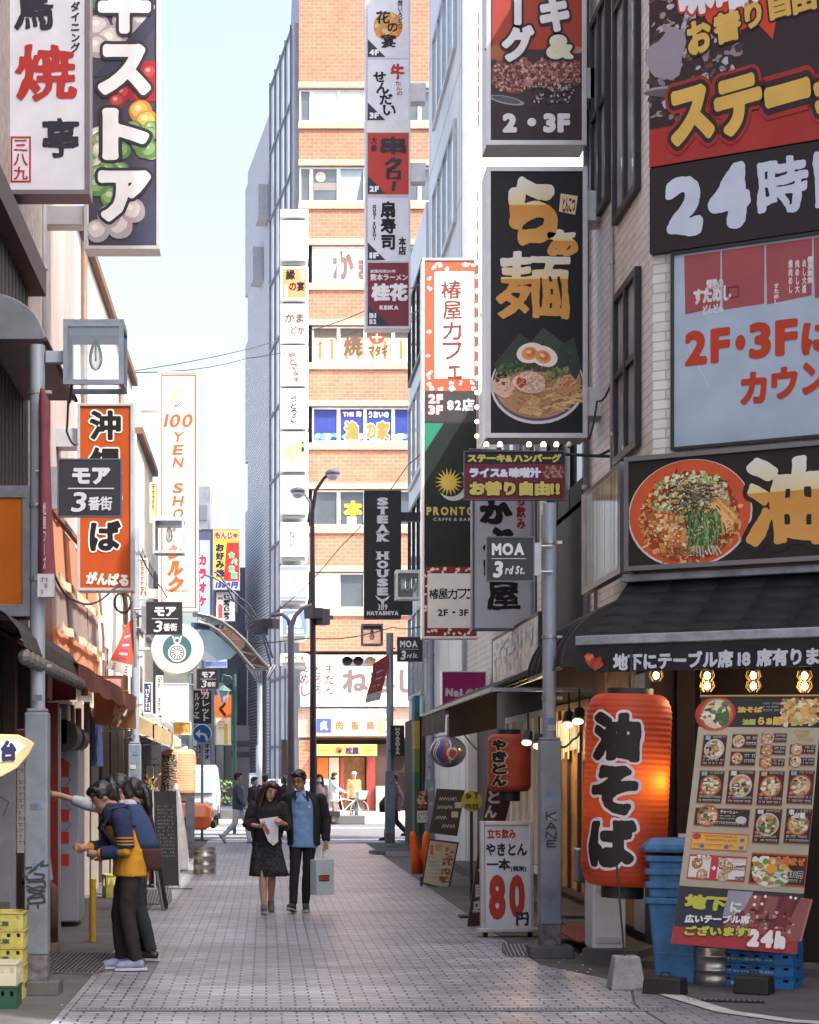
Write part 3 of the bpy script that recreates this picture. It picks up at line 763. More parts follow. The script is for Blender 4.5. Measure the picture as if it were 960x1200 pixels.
# white tower and the glazed block at the end of the right-hand row
pnl = bricks('grey_cladding',(.58,.60,.63),(.54,.56,.60),(.16,.165,.18),2.0,2.4,.02,'yz',.0,.5,.3,.12)
r3 = empty('white_tower','tall white panelled building rising behind the vertical signs on the right','building')
part(r3,'wall',pnl,(3.5,33,0,7.5,40.4,19))
part(r3,'front_wall',M('white_render',(.74,.75,.74),.7,0,.06,.8),(3.53,32.91,0,7.45,32.995,19))
part(r3,'corner_trim',M('blue_grey_trim',(.28,.31,.38),.5),(3.44,32.9,3.2,3.525,33.1,19))
for z in (5.0,8.4,11.8,15): winx(r3,3.5,-1,34.5,39,z,z + 1.9,alu,pane_l,4,.08)
r4 = empty('glazed_building','narrow glazed building at the far end of the right-hand row','building')
part(r4,'wall',M('pale_grey_panel',(.55,.57,.60),.4,.1,.1,.6),(3.45,40.5,0,8,45.4,14))
for i in range(4): winx(r4,3.45,-1,41.0,45,3.4 + i * 2.5,5.4 + i * 2.5,dframe if i % 2 else alu,pane_l if i % 2 == 0 else pane_m,3,.09)
part(r4,'shopfront',M('shop_dark'),(3.35,40.6,.02,3.44,45.3,2.9))
for z0,z1,cl in ((.3,1.7,(.025,.10,.05)),(1.701,2.2,(.12,.16,.03)),(2.201,2.8,(.34,.24,.05)),(2.801,3.0,(.02,.09,.06)),(3.001,3.35,(.02,.12,.18))): part(r4,'stripe_panel',M('stripe_%d' % (z0 * 100),cl,.6),(3.22,40.7,z0,3.33,41.5,z1))
# added unseen block beside the corner building: shades the near alley
r0 = empty('shade_block','added grey block out of view that shades the near alley','building')
m = MB(); m.prism([(7.3,6),(18,6),(7.3,14.0)],0,26,'z'); m.build('wall',M('grey_render',(.28,.28,.29),.8),r0)
for i in range(8): part(r0,'window_band',pane_m,(7.24,7,2.5 + i * 2.9,7.295,13,4.1 + i * 2.9))

# ================================================================ LEFT SIDE ROW
stucco = M('pebble_stucco',(.38,.33,.315),.9,0,.3,9,1.0,55)
la = empty('stucco_building','pebble stucco building with dark slatted timber front at near left','building')
part(la,'wall',stucco,(-9,8,0,-2.32,19.3,15))
m = MB()
for i in range(26): m.box(-2.315,11.5 + i * .225,2.9,-2.19,11.5 + i * .225 + .17,6.1)
m.box(-2.316,11.4,2.9,-2.27,17.4,6.1)
m.build('timber_slats',M('dark_brown_timber',(.055,.042,.036),.7,0,.35,3,.4,40,streak=.1),la)
m = MB(); m.prism([(-2.318,6.9),(-2.05,6.35),(-2.05,6.1),(-2.318,6.1)],11.4,17.5); m.build('eave',M('dark_timber'),la)
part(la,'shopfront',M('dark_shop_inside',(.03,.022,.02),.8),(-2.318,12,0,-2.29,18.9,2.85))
for y in (12.6,13.9,15.1,16.3,17.5,18.6): part(la,'post',M('brown_post',(.07,.04,.032),.6,0,.3,4),(-2.288,y,0,-2.18,y + .13,2.84))
lb = empty('beige_building','narrow beige panelled building between the stucco wall and the white row','building')
part(lb,'wall',M('beige_panel',(.36,.30,.28),.7,0,.35,1.3,streak=.25),(-9,19.32,2.5,-2.5,24.5,15))
part(lb,'corner_strip',M('beige_tile',(.42,.37,.31),.7),(-2.44,19.32,2.5,-2.34,19.6,15))
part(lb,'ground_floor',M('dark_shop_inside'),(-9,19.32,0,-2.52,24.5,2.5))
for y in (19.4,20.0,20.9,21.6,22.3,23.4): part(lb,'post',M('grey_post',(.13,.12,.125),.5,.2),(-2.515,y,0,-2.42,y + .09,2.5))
lc = empty('white_building','sunlit white two storey building with sloping brown eaves on the left','building')
part(lc,'wall',M('white_wall',(.66,.64,.60),.8,0,.22,1.5,streak=.25),(-9,24.52,2.6,-2.5,35.0,8.9))
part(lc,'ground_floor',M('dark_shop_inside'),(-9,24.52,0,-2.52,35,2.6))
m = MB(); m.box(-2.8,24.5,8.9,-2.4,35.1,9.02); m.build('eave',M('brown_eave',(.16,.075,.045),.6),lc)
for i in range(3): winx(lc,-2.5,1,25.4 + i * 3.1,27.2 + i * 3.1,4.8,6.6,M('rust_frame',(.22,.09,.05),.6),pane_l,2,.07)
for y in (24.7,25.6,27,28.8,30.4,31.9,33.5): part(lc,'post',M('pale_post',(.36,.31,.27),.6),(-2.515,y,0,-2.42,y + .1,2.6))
ld = empty('cream_building','cream low building with pipes and a lean-to roof far down the left row','building')
part(ld,'wall',M('cream_wall',(.62,.58,.50),.8,0,.12,1.2),(-9,35.02,2.4,-2.42,40,8.0))
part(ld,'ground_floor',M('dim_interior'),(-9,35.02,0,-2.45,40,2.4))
m = MB(); m.box(-2.7,35.02,8.0,-2.3,40.1,8.12); m.build('eave',M('brown_eave'),ld)
for i in range(2): winx(ld,-2.42,1,35.6 + i * 2.2,37 + i * 2.2,4.4,6.0,alu,pane_l,2,.07)
le = empty('end_building','last low grey building of the left row before the road','building')
part(le,'wall',M('grey_white_wall',(.5,.5,.5),.8,0,.15,1),(-9,40.02,2.4,-2.45,44.2,7.6))
part(le,'ground_floor',M('brown_shop_wall'),(-9,40.02,0,-2.48,44.2,2.4))
for i in range(6): m = MB(); m.tube([(-2.39,40.3 + i * .6,2.45),(-2.39,40.3 + i * .6,6.0)],.03,6); m.build('pipe',M('grey_post'),le)

# ================================================================ FAR LEFT BLOCKS ACROSS THE ROAD
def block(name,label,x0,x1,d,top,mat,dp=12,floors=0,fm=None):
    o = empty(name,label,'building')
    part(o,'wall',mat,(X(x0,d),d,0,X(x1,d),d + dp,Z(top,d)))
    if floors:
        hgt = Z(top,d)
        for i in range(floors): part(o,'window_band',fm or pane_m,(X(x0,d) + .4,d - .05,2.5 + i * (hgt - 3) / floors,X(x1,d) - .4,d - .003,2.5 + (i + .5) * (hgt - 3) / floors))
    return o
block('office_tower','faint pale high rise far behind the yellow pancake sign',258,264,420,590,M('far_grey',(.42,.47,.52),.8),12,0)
block('office_tower','dark slatted high rise far off behind the white shop sign',231,246,300,570,M('far_dark',(.20,.22,.26),.8,0,.5,.3),12,9)
block('dark_building','narrow dark slate building behind the karaoke sign',236,252,88,620,M('slate_wall',(.12,.13,.17),.7),8,5)
block('dark_building','dark navy building carrying the pancake restaurant signs',240,288,98,665,M('navy_wall',(.11,.115,.16),.7),8,5)
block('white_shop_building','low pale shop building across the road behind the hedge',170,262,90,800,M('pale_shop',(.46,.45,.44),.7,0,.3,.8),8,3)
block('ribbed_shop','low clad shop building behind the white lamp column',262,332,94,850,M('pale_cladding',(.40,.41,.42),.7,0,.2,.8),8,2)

# ================================================================ FOOD PICTURES (flat prints)
def ramen_picture(A,x0,y0,x1,y1,L=1):
    w = x1 - x0; h = y1 - y0
    def q(u,v): return x0 + u * w,y0 + v * h
    nori = [(.035,.05,.04),(.05,.065,.05),(.03,.04,.035)]
    A.ell(*q(.5,.60),w * .52,h * .40,(.62,.62,.66),L,34)
    A.ell(*q(.5,.585),w * .50,h * .385,(.10,.095,.11),L + .15,34)
    A.ell(*q(.5,.575),w * .48,h * .365,(.42,.24,.13),L + .3,34)
    for pts,cl in (([(.02,.38),(.30,.06),(.46,.17),(.46,.44),(.05,.46)],nori[0]),([(.42,.16),(.56,.0),(.82,.18),(.78,.46),(.44,.46)],nori[1]),([(.74,.20),(.90,.10),(.98,.42),(.92,.55),(.70,.48)],nori[0])):
        A.poly([q(a,b) for a,b in pts],cl,L + .5 + pts[0][0] * .2)
    A.speck(*q(.05,.08),*q(.95,.42),[(.08,.10,.08),(.025,.035,.03)],130,w * .004,w * .012,L + .8,lambda x,y: y > y0 + h * .12 + abs(x - x0 - w * .55) * .35)
    for i in range(70):   # noodles
        x = x0 + w * random.uniform(.52,.9); y = y0 + h * random.uniform(.62,.88)
        if ((x - x0 - w * .5) / (w * .46)) ** 2 + ((y - y0 - h * .575) / (h * .35)) ** 2 > 1: continue
        A.line([(x,y),(x + w * .10,y - h * .03),(x + w * .17,y - h * .015)],w * .016,random.choice([(.62,.40,.18),(.50,.28,.11),(.70,.50,.28),(.34,.17,.07)]),L + 1.3 + i * .012)
    inb = lambda x,y: ((x - x0 - w * .5) / (w * .47)) ** 2 + ((y - y0 - h * .58) / (h * .36)) ** 2 < 1
    A.speck(*q(.03,.36),*q(.35,.58),[(.05,.10,.045),(.03,.06,.03),(.09,.15,.07),(.02,.03,.02)],160,w * .012,w * .03,L + 1.4,inb)
    A.speck(*q(.60,.42),*q(.85,.56),[(.12,.19,.06),(.19,.27,.09),(.06,.10,.035)],90,w * .01,w * .026,L + 2,inb)
    A.ell(*q(.12,.62),w * .13,h * .10,(.66,.42,.33),L + 3.0,20,.2,.1)      # sliced pork
    A.ell(*q(.41,.57),w * .20,h * .125,(.34,.15,.08),L + 3.2,26,.1,.07)
    A.ell(*q(.41,.57),w * .185,h * .112,(.70,.47,.38),L + 3.4,26,.1,.07)
    A.speck(*q(.24,.49),*q(.58,.65),[(.72,.54,.45),(.62,.36,.27),(.74,.6,.5)],50,w * .012,w * .035,L + 3.6,lambda x,y: ((x - x0 - w * .41) / (w * .17)) ** 2 + ((y - y0 - h * .57) / (h * .1)) ** 2 < 1)
    A.ell(*q(.32,.57),w * .055,h * .05,(.38,.03,.02),L + 5.8,14,0,.2); A.ell(*q(.31,.56),w * .025,h * .02,(.55,.07,.04),L + 6.0,10)
    for cx,cy,a in ((.57,.30,.4),(.42,.265,-.2)):
        A.ell(*q(cx,cy),w * .155,h * .105,(.74,.70,.64),L + 6.2 + cx,26,a); A.ell(*q(cx - .01,cy + .005),w * .09,h * .068,(.68,.30,.09),L + 6.5 + cx,22,a)
        A.ell(*q(cx,cy),w * .055,h * .045,(.60,.16,.04),L + 6.7 + cx,18,a); A.ell(*q(cx - .02,cy - .01),w * .03,h * .02,(.78,.55,.30),L + 6.9 + cx,12,a)
    for k in range(16):   # bamboo shoots and belly pork
        bxx,byy = random.uniform(.20,.46),random.uniform(.74,.90)
        A.poly([q(bxx,byy),q(bxx + .06,byy - .06),q(bxx + .13,byy - .03),q(bxx + .07,byy + .03)],random.choice([(.55,.34,.14),(.45,.24,.09),(.64,.46,.24)]),L + 4 + k * .1)
    A.poly([q(.66,.62),q(.72,.52),q(.86,.48),q(.97,.60),q(.90,.70),q(.74,.70)],(.55,.28,.14),L + 5)
    for k in range(7): A.line([q(.68 + k * .035,.63 - k * .006),q(.75 + k * .035,.53 + k * .006)],w * .014,random.choice([(.70,.46,.28),(.36,.14,.06),(.62,.38,.2)]),L + 5.2 + k * .05)
    A.ell(*q(.5,.60),w * .52,h * .40,(.6,.6,.64),L + .05,30)

def soba_picture(A,cx,cy,rx,ry,L=1):
    A.ell(cx,cy,rx,ry,(.55,.5,.5),L,44); A.ell(cx,cy - ry * .015,rx * .975,ry * .975,(.52,.085,.03),L + .2,44); A.ell(cx,cy + ry * .06,rx * .80,ry * .84,(.30,.045,.02),L + .4,40)
    ins = lambda k: (lambda x,y: ((x - cx) / (rx * k)) ** 2 + ((y - cy - ry * .08) / (ry * k)) ** 2 < 1)
    A.speck(cx - rx,cy - ry,cx + rx,cy + ry,[(.50,.22,.05),(.60,.30,.08),(.40,.14,.04),(.66,.40,.14)],420,rx * .02,rx * .06,L + .6,ins(.84))
    for i in range(90):
        a = random.random() * 6.28; r = random.uniform(.2,.78); x,y = cx + rx * r * math.cos(a),cy + ry * (r * math.sin(a) + .08); b = random.random() * 3
        if y < cy and random.random() < .5: continue
        A.line([(x,y),(x + rx * .12 * math.cos(b),y + ry * .12 * math.sin(b)),(x + rx * .2 * math.cos(b + .6),y + ry * .2 * math.sin(b + .6))],rx * .035,random.choice([(.62,.33,.10),(.50,.22,.05),(.70,.44,.18),(.36,.12,.03)]),L + 3 + i * .01)
    A.speck(cx - rx * .55,cy - ry * .75,cx + rx * .62,cy - ry * .1,[(.60,.58,.36),(.44,.48,.20),(.70,.68,.5),(.30,.36,.13)],260,rx * .018,rx * .05,L + 4.2,lambda x,y: ((x - cx) / (rx * .72)) ** 2 + ((y - cy + ry * .25) / (ry * .52)) ** 2 < 1)
    for i in range(150):
        x,y = cx + random.gauss(.03,.17) * rx,cy + random.gauss(-.30,.17) * ry; b = random.random() * 3.1
        A.line([(x,y),(x + rx * .13 * math.cos(b),y + ry * .10 * math.sin(b))],rx * .02,random.choice([(.05,.045,.03),(.12,.11,.06),(.03,.03,.02),(.22,.21,.13)]),L + 6.4 + i * .008)
    for k in range(7):
        y = cy - ry * (.05 - k * .07); A.line([(cx + rx * .38,cy - ry * .32 + k * ry * .05),(cx + rx * (.78 - k * .03),cy + ry * (.12 + k * .05))],rx * .085,random.choice([(.62,.30,.08),(.70,.42,.17),(.52,.22,.05)]),L + 6.6 + k * .05)
    for i in range(210):
        x,y = cx + rx * random.gauss(.22,.13),cy + ry * random.uniform(-.08,.45); b = 1.35 + random.gauss(.25,.5)
        A.line([(x,y),(x + rx * .07 * math.cos(b),y + ry * .2 * math.sin(b)),(x + rx * .1 * math.cos(b + .3),y + ry * .34 * math.sin(b))],rx * random.uniform(.012,.03),random.choice([(.045,.11,.03),(.08,.18,.05),(.025,.06,.02),(.20,.32,.14),(.12,.22,.08)]),L + 7.8 + i * .006)
    for k in range(9): A.line([(cx + rx * (.08 + k * .045),cy + ry * random.uniform(.6,.7)),(cx + rx * (.08 + k * .055),cy + ry * random.uniform(.76,.84))],rx * .022,random.choice([(.55,.48,.4),(.42,.40,.30),(.5,.34,.3)]),L + 9.2 + k * .05)
    for (u,v,s) in ((-.48,.12,.20),(-.22,.42,.21)):
        A.poly([(cx + rx * (u - s),cy + ry * (v - s * .8)),(cx + rx * (u + s * .8),cy + ry * (v - s)),(cx + rx * (u + s),cy + ry * (v + s)),(cx + rx * (u - s * .7),cy + ry * (v + s * .9))],(.42,.13,.035),L + 9.4 + u)
        A.speck(cx + rx * (u - s),cy + ry * (v - s),cx + rx * (u + s),cy + ry * (v + s),[(.60,.26,.07),(.70,.44,.2),(.40,.12,.03),(.75,.58,.38)],70,rx * .015,rx * .05,L + 9.8,lambda x,y: abs(x - cx - rx * u) < rx * s * .8 and abs(y - cy - ry * v) < ry * s * .8)
def fine_dabs(A,cx,cy,rx,ry,L,n,cols):
    for i in range(n):
        a = random.random() * 6.283; r = math.sqrt(random.random()) * .93; x,y = cx + rx * r * math.cos(a),cy + ry * r * math.sin(a); b = random.random() * 3.14
        A.line([(x,y),(x + rx * .05 * math.cos(b),y + ry * .05 * math.sin(b))],rx * random.uniform(.006,.018),random.choice(cols),L + i * .002)
def patty_picture(A,x0,y0,x1,y1,L=1):
    A.rect(x0,y0,x1,y1,(.05,.035,.04),L); w = x1 - x0; h = y1 - y0
    for q in range(8): A.ell(x0 + w * random.random(),y0 + h * random.uniform(.0,.2),w * .12,h * .07,random.choice([(.34,.12,.06),(.42,.2,.12),(.28,.08,.05)]),L + .2 + q * .02,12,0,.2)
    for (cx,cy,rx,ry) in ((.24,.45,.27,.30),(.73,.42,.31,.29)):
        e = lambda x,y,cx=cx,cy=cy,rx=rx,ry=ry: ((x - x0 - w * cx) / (w * rx)) ** 2 + ((y - y0 - h * cy) / (h * ry)) ** 2 < 1
        A.ell(x0 + w * cx,y0 + h * cy,w * rx,h * ry,(.16,.055,.05),L + .5,26,0,.06)
        A.speck(x0 + w * max(0,cx - rx),y0 + h * (cy - ry),x0 + w * min(1,cx + rx),y0 + h * (cy + ry),[(.30,.13,.11),(.20,.07,.06),(.42,.22,.19),(.11,.035,.035),(.54,.36,.33)],420,w * .008,w * .028,L + .7,e)
    A.speck(x0 + w * .45,y0 + h * .55,x0 + w * .9,y0 + h * .95,[(.02,.015,.02),(.4,.36,.42),(.10,.06,.06),(.05,.03,.04)],180,w * .008,w * .02,L + 3)
    A.ell(x0 + w * .16,y0 + h * .88,w * .2,h * .07,(.30,.29,.34),L + 3.2,20,.2); A.ell(x0 + w * .15,y0 + h * .87,w * .17,h * .05,(.10,.09,.11),L + 3.4,20,.2)
def veg_picture(A,x0,y0,x1,y1,L=1):
    w,h = x1 - x0,y1 - y0
    A.rect(x0,y0,x1,y1,(.055,.05,.075),L)
    def blob(u,v,r,cols,k=1.0):
        cx,cy = x0 + u * w,y0 + v * h; rr = r * w
        cx = min(max(cx,x0 + rr * .8),x1 - rr * .8)
        A.ell(cx,cy,rr,rr * k,cols[0],L + blob.i,18,0,.04); A.ell(cx - rr * .12,cy - rr * .15,rr * .72,rr * k * .68,cols[1],L + blob.i + .03,16,0,.08); A.ell(cx - rr * .25,cy - rr * .3 * k,rr * .3,rr * k * .25,cols[2],L + blob.i + .06,12); blob.i += .09
    blob.i = .2
    green = ((.10,.20,.075),(.20,.34,.13),(.42,.52,.30)); pale = ((.34,.30,.33),(.55,.50,.50),(.70,.66,.62)); red = ((.26,.02,.03),(.42,.05,.05),(.62,.30,.28)); yel = ((.5,.22,.04),(.66,.40,.10),(.74,.62,.36)); wht = ((.44,.42,.34),(.60,.60,.48),(.72,.72,.66))
    for i in range(16): blob(random.random(),random.uniform(.02,.15),random.uniform(.12,.2),green)
    for u,v in ((.15,.24),(.55,.22),(.8,.2),(.35,.29),(.1,.31)): blob(u,v,random.uniform(.17,.23),pale)
    A.poly([(x0 + w * .05,y0 + h * .42),(x1,y0 + h * .17),(x1,y0 + h * .23),(x0 + w * .5,y0 + h * .40)],(.035,.04,.07),L + blob.i); blob.i += .05
    A.rect(x0 + w * .6,y0 + h * .36,x1,y0 + h * .5,(.30,.02,.03),L + blob.i); blob.i += .1
    for u,v in ((.5,.47),(.66,.42),(.9,.4),(.75,.48),(.55,.40),(.42,.5)): blob(u,v,random.uniform(.09,.14),red)
    for u,v in ((.76,.535),(.86,.57),(.8,.62)): blob(u,v,.17,yel)
    for i in range(22): blob(random.random(),random.uniform(.58,.74),random.uniform(.10,.16),random.choice([green,wht,green]))
    for i in range(8): blob(random.uniform(.0,.5),random.uniform(.74,.84),random.uniform(.13,.18),green)
    A.poly([(x0 + w * .55,y1),(x1,y0 + h * .80),(x1,y1)],(.05,.055,.10),L + blob.i); blob.i += .1
    for u,v in ((.12,.95),(.45,.93),(.65,.88),(.3,.9)): blob(u,v,random.uniform(.17,.22),pale)

# ================================================================ LEFT SIGNS
slate = M('slate_metal')
def art(A):
    A.text('鳥',17,-22,64,36,c(46,42,58),3,.028,brush=.035); A.text('焼',18,53,90,118,(.40,.035,.03),3,.03,brush=.035)
    A.text('亭',50,138,93,186,c(46,42,58),3,.03,brush=.035)
    A.text('ダイニング',83,2,94,62,c(50,46,58),3,.035,vert=True,brush=.02)
    A.border(12.5,160,36.5,214,2.2,(.40,.035,.03),2); A.text('三八九',16,164,33,211,(.40,.035,.03),3,.02,vert=True,brush=.03)
sign('vertical_sign','white vertical grill sign with red and black brush characters at top left','sign',4,-60,105,228,17.0,art,(.66,.67,.74),.3,.04,M('bronze_frame',(.16,.14,.15),.4,.5),bracket=[(190,205,-1,.45)])
def art(A):
    veg_picture(A,104,-50,184,288,.3)
    for ch,a,b in (('平',-28,40),('ス',52,112),('ト',127,188),('ア',200,260)): A.text(ch,115 if ch != 'ト' else 120,a,177 if ch != 'ト' else 175,b,(.70,.70,.73),8,.065,out=[((.03,.028,.035),.055)])
sign('vertical_sign','vertical supermarket sign with white katakana over a printed vegetable photograph','sign',99,-60,187,292,20.5,art,(.6,.6,.6),.3,.035,M('pale_frame',(.46,.45,.47),.4,.4),bracket=[(240,262,-1,.5)])
def art(A):
    for ch,a,b in (('沖',481,516),('縄',524,560),('そ',568,604),('ば',610,646)): A.text(ch,105,a,142,b,INK,4,.045,out=[((.72,.68,.64),.045)])
    A.text('がんばる',101,671,151,686,(.68,.66,.64),4,.06,rot=.06)
sign('vertical_sign','orange vertical noodle sign with black lettering behind the left street name plate','sign',91,473,156,692,22.3,art,(.36,.065,.012),.35,.03,bracket=[(501,523,-1,.45)])
def art(A):
    og = (.46,.10,.035)
    A.border(189,439.5,230,713,1.6,og,1)
    A.ell(207,464,6,9,(.72,.5,.2),2,18,.4); A.ell(209,466,5,8,(.74,.73,.7),3,18,.4); A.line([(204,475),(208,476),(213,470)],1.5,og,4)
    A.text('100',193,485,226,501,og,3,.03,shear=.2)
    for k,ch in enumerate('YEN SHOP'):
        if ch != ' ': A.text(ch,203,506 + k * 15,215,518 + k * 15,og,3,.03,shear=.2)
    for k,ch in enumerate('シルク'): A.text(ch,197,638 + k * 19,215,656 + k * 19,og,3,.08,shear=.15,out=[((.72,.60,.48),.06)])
    A.text('Produced',194,690,219,694,og,3,.02); A.text('by ABETS',196,697,218,701,(.6,.4,.3),3,.02)
sign('vertical_sign','tall white discount shop sign with thin orange border and orange letters','sign',186,436,232,716,30,art,(.76,.76,.74),.3,.02,off_white(),bracket=[(470,480,-1,.3),(690,700,-1,.3)])
def art(A):
    A.rect(234,633,246,720,(.30,.36,.52),1); A.ell(239,643,4,4,(.5,.52,.6),1.5)
    for k,ch in enumerate('カラオケ'): A.text(ch,233,650 + k * 16,242,663 + k * 16,(.36,.03,.07),3,.09,out=[((.7,.7,.74),.05)])
sign('vertical_sign','blue karaoke sign with dark red katakana half hidden by the white shop sign','sign',226,621,249,722,62,art,(.07,.08,.13),.4,.02,slate)
def art(A):
    yl = (.62,.42,.05); rd = (.36,.03,.03)
    A.rect(251,621,280,634,(.55,.36,.06),1); A.text('もんじゃ',252,623,279,632,(.38,.03,.03),3,.08,out=[((.72,.7,.6),.05)])
    A.poly([(251,636),(266,636),(261,690),(251,690)],yl,1); A.poly([(266,636),(280,636),(280,680),(262,683)],rd,1.2)
    for k,ch in enumerate('お好み焼'): A.text(ch,253,637 + k * 10,263,646 + k * 10,(.02,.02,.06),3,.06)
    for k,ch in enumerate('食べ放題'): A.text(ch,268 + (k % 2) * 3,647 + k * 8,275 + (k % 2) * 3,654 + k * 8,(.10,.36,.18),3,.06,out=[((.7,.68,.6),.05)])
    A.rect(251,681,280,690,(.50,.46,.35),1.5); A.text('1380円',253,681.5,279,689.5,(.03,.05,.32),3,.09,shear=.15)
sign('vertical_sign','yellow and red pancake restaurant sign with blue price along its bottom','sign',250,620,281,691,60,art,(.5,.35,.05),.4,.02)
def art(A):
    A.text('じゅうじゅう',262,697,270,726,INK,3,.06,vert=True); A.rect(256,700,261,724,(.45,.06,.05),2); A.text('肉',256,702,261,709,(.7,.68,.66),3,.06)
sign('vertical_sign','grey white sign with black kana directly below the yellow pancake sign','sign',253,693,276,728,60.2,art,(.55,.56,.6),.3,.015,slate)
def art(A):
    A.rect(239,733,268,752,(.62,.66,.70),1); A.rect(239,752,268,778,(.20,.27,.50),1); A.ell(262,776,2,2,(.4,.1,.1),2)
    A.rect(244,740,259,745,(.3,.4,.55),2)
sign('vertical_sign','pale blue sign over a dark band behind the street arch','sign',240,760,266,782,61,lambda A: (A.rect(241,761,265,775,(.6,.66,.72),1),A.ell(261,772,1.6,1.6,(.35,.06,.06),2)),(.10,.14,.32),.3,.015)
# dark katakana sign and lower ones in the distance
sign('vertical_sign','black vertical sign with pale katakana below the third street plate','sign',226,809,248,848,46,lambda A: (A.text('ガレット',236,811,246,845,(.6,.58,.55),3,.03,vert=True),A.text('ルクエ',228,812,234,842,(.45,.43,.4),3,.03,vert=True)),(.03,.028,.03),.3,.01,slate)
sign('vertical_sign','white sign with dark kana and orange foot under the blue arrow disc','sign',231,869,247,896,47,lambda A: (A.text('セラ',232,872,238,886,(.03,.03,.12),3,.05,vert=True),A.text('オオオ',240,871,246,890,(.03,.03,.12),3,.05,vert=True),A.rect(231,888,238,896,(.5,.2,.06),2)),(.6,.6,.66),.25,.01,slate)
def art(A):
    A.rect(252,814,271,841,(.62,.13,.03),1); A.text('く',257,823,265,839,INK,3,.07,brush=.05)
    A.rect(253,841,271,873,(.66,.60,.42),1.2); A.rect(263,848,267,872,(.55,.33,.08),2); A.scrawl(256,845,264,856,(.5,.08,.05),3,2.4); A.border(253,841,271,873,.6,(.5,.48,.42),2)
sign('vertical_sign','orange sign above a cream poster on the green lamp post','sign',251,813,272,874,52,art,(.4,.4,.36),.25,.012,M('green_metal',(.035,.10,.08),.5))
# orange lit box sign and boat shaped board at near left
o = sign('box_sign','blank orange box sign with grey frame at the left edge','sign',-45,570,40,722,14.6,None,(.50,.125,.006),.4,.09,M('grey_zinc',(.22,.23,.27),.45,.5,.3,8))
bs = empty('boat_sign','cream boat shaped wooden sign with dark blue characters at the left edge','sign',P(-4,918,12.7))
k = 12.7 / F; prof = [(-60,44),(-50,50),(-10,58),(25,57),(40,50),(44,46),(38,34),(24,18),(6,8),(-20,0),(-60,-4)]
m = MB(); m.prism([(a * k,b * k) for a,b in prof],0,.05); m.build('board',M('cream_wood',(.52,.40,.22),.6,0,.2,4),bs,bevel=.006)
A = Art(-4,918,k); A.poly([(-40,874),(20,866),(30,874),(14,890),(-40,902)],(.62,.62,.66),1); A.text('屋',-22,870,-2,896,(.02,.022,.07),3,.07); A.text('台',1,868,20,892,(.02,.022,.07),3,.07,brush=.03); A.build('lettering',PRINT(),bs)
# round clock-like sign
rs = empty('round_sign','round white sign with teal centre and ring of ochre marks hanging on the left','sign',P(208,791,29))
k = 29 / F; m = MB(); m.lathe([(0,-.09),(29.5 * k,-.09),(30.5 * k,-.06),(30.5 * k,.06),(29.5 * k,.09),(0,.09)],(0,0,30 * k),40,'y'); m.build('disc',off_white(),rs)
A = Art(208,791,k); A.mb.T = Matrix.Translation((0,-.095,0)); A.ell(208,761,28.5,28.5,(.74,.72,.66),0,36); A.ell(208,761,26,26,(.58,.42,.32),.4,36); A.ell(208,761,25,25,(.74,.72,.68),.7,36); A.ell(208,761,18,18,(.6,.45,.35),1,32); A.ell(208,761,17,17,(.045,.12,.15),1.4,32)
A.ell(208,765.5,10.5,10.5,(.74,.74,.74),2,26); A.ell(208,765.5,8.6,8.6,(.03,.05,.06),2.4,26); A.ell(208,765.5,7.4,7.4,(.74,.74,.74),2.8,24)
for i in range(12):
    a = i * math.pi / 6; A.line([(208 + 3 * math.cos(a),765.5 + 3 * math.sin(a)),(208 + 7 * math.cos(a),765.5 + 7 * math.sin(a))],1.3,(.03,.04,.05),3.2 + i * .02)
    if i % 2: A.scrawl(208 + 21.7 * math.cos(a) - 2.6,761 + 21.7 * math.sin(a) - 2.4,208 + 21.7 * math.cos(a) + 2.6,761 + 21.7 * math.sin(a) + 2.4,(.58,.34,.2),2,3,.6)
A.ell(208,751,4.4,4.2,(.74,.74,.74),2,18); A.ell(208,751,2.3,2.2,(.045,.1,.12),2.4,14); A.line([(203,746),(205,752)],1.6,(.74,.74,.74),2.6); A.line([(213,746),(211,752)],1.6,(.74,.74,.74),2.6)
A.build('face',PRINT(),rs); m = MB(); m.tube([(-30 * k,0,30 * k),(-30 * k - .5,0,30 * k)],.03,8); m.build('bracket',frame_grey(),rs)

# ================================================================ RIGHT SIGNS (projecting over the alley)
gold = (.58,.34,.10)
def grad_gold(y0,y1):
    def f(y):
        t = (y - y0) / (y1 - y0)
        if t < .40: a,b,s = (.66,.66,.64),(.66,.55,.28),t / .40
        else: a,b,s = (.56,.26,.055),(.60,.31,.085),(t - .40) / .60
        s = max(0,min(1,s)); return tuple(a[i] + (b[i] - a[i]) * s for i in range(3))
    return f
def string_lights(name,label,pts,d,group,r=.022):
    o = empty(name,label,'lights',P(pts[0][0],pts[0][1],d)); base = Vector(o.location)
    w_ = MB(); w_.tube([P(x,y,d) - base for x,y in pts],.007,5)
    w_.build('cable',M('red_brown_cable',(.16,.035,.03),.6),o)
    for x,y in pts[::1]:
        m = MB(); m.ell(P(x - 1.2,y,d - .02) - base,(r,r,r),10,8); m.build('bulb',lamp_glass,o,smooth=True)
    return o
lamp_glass = M('lit_bulb',(.9,.8,.65),.2,0,0,emit=(1,.66,.36),es=2.2)
dk = (.012,.012,.015)
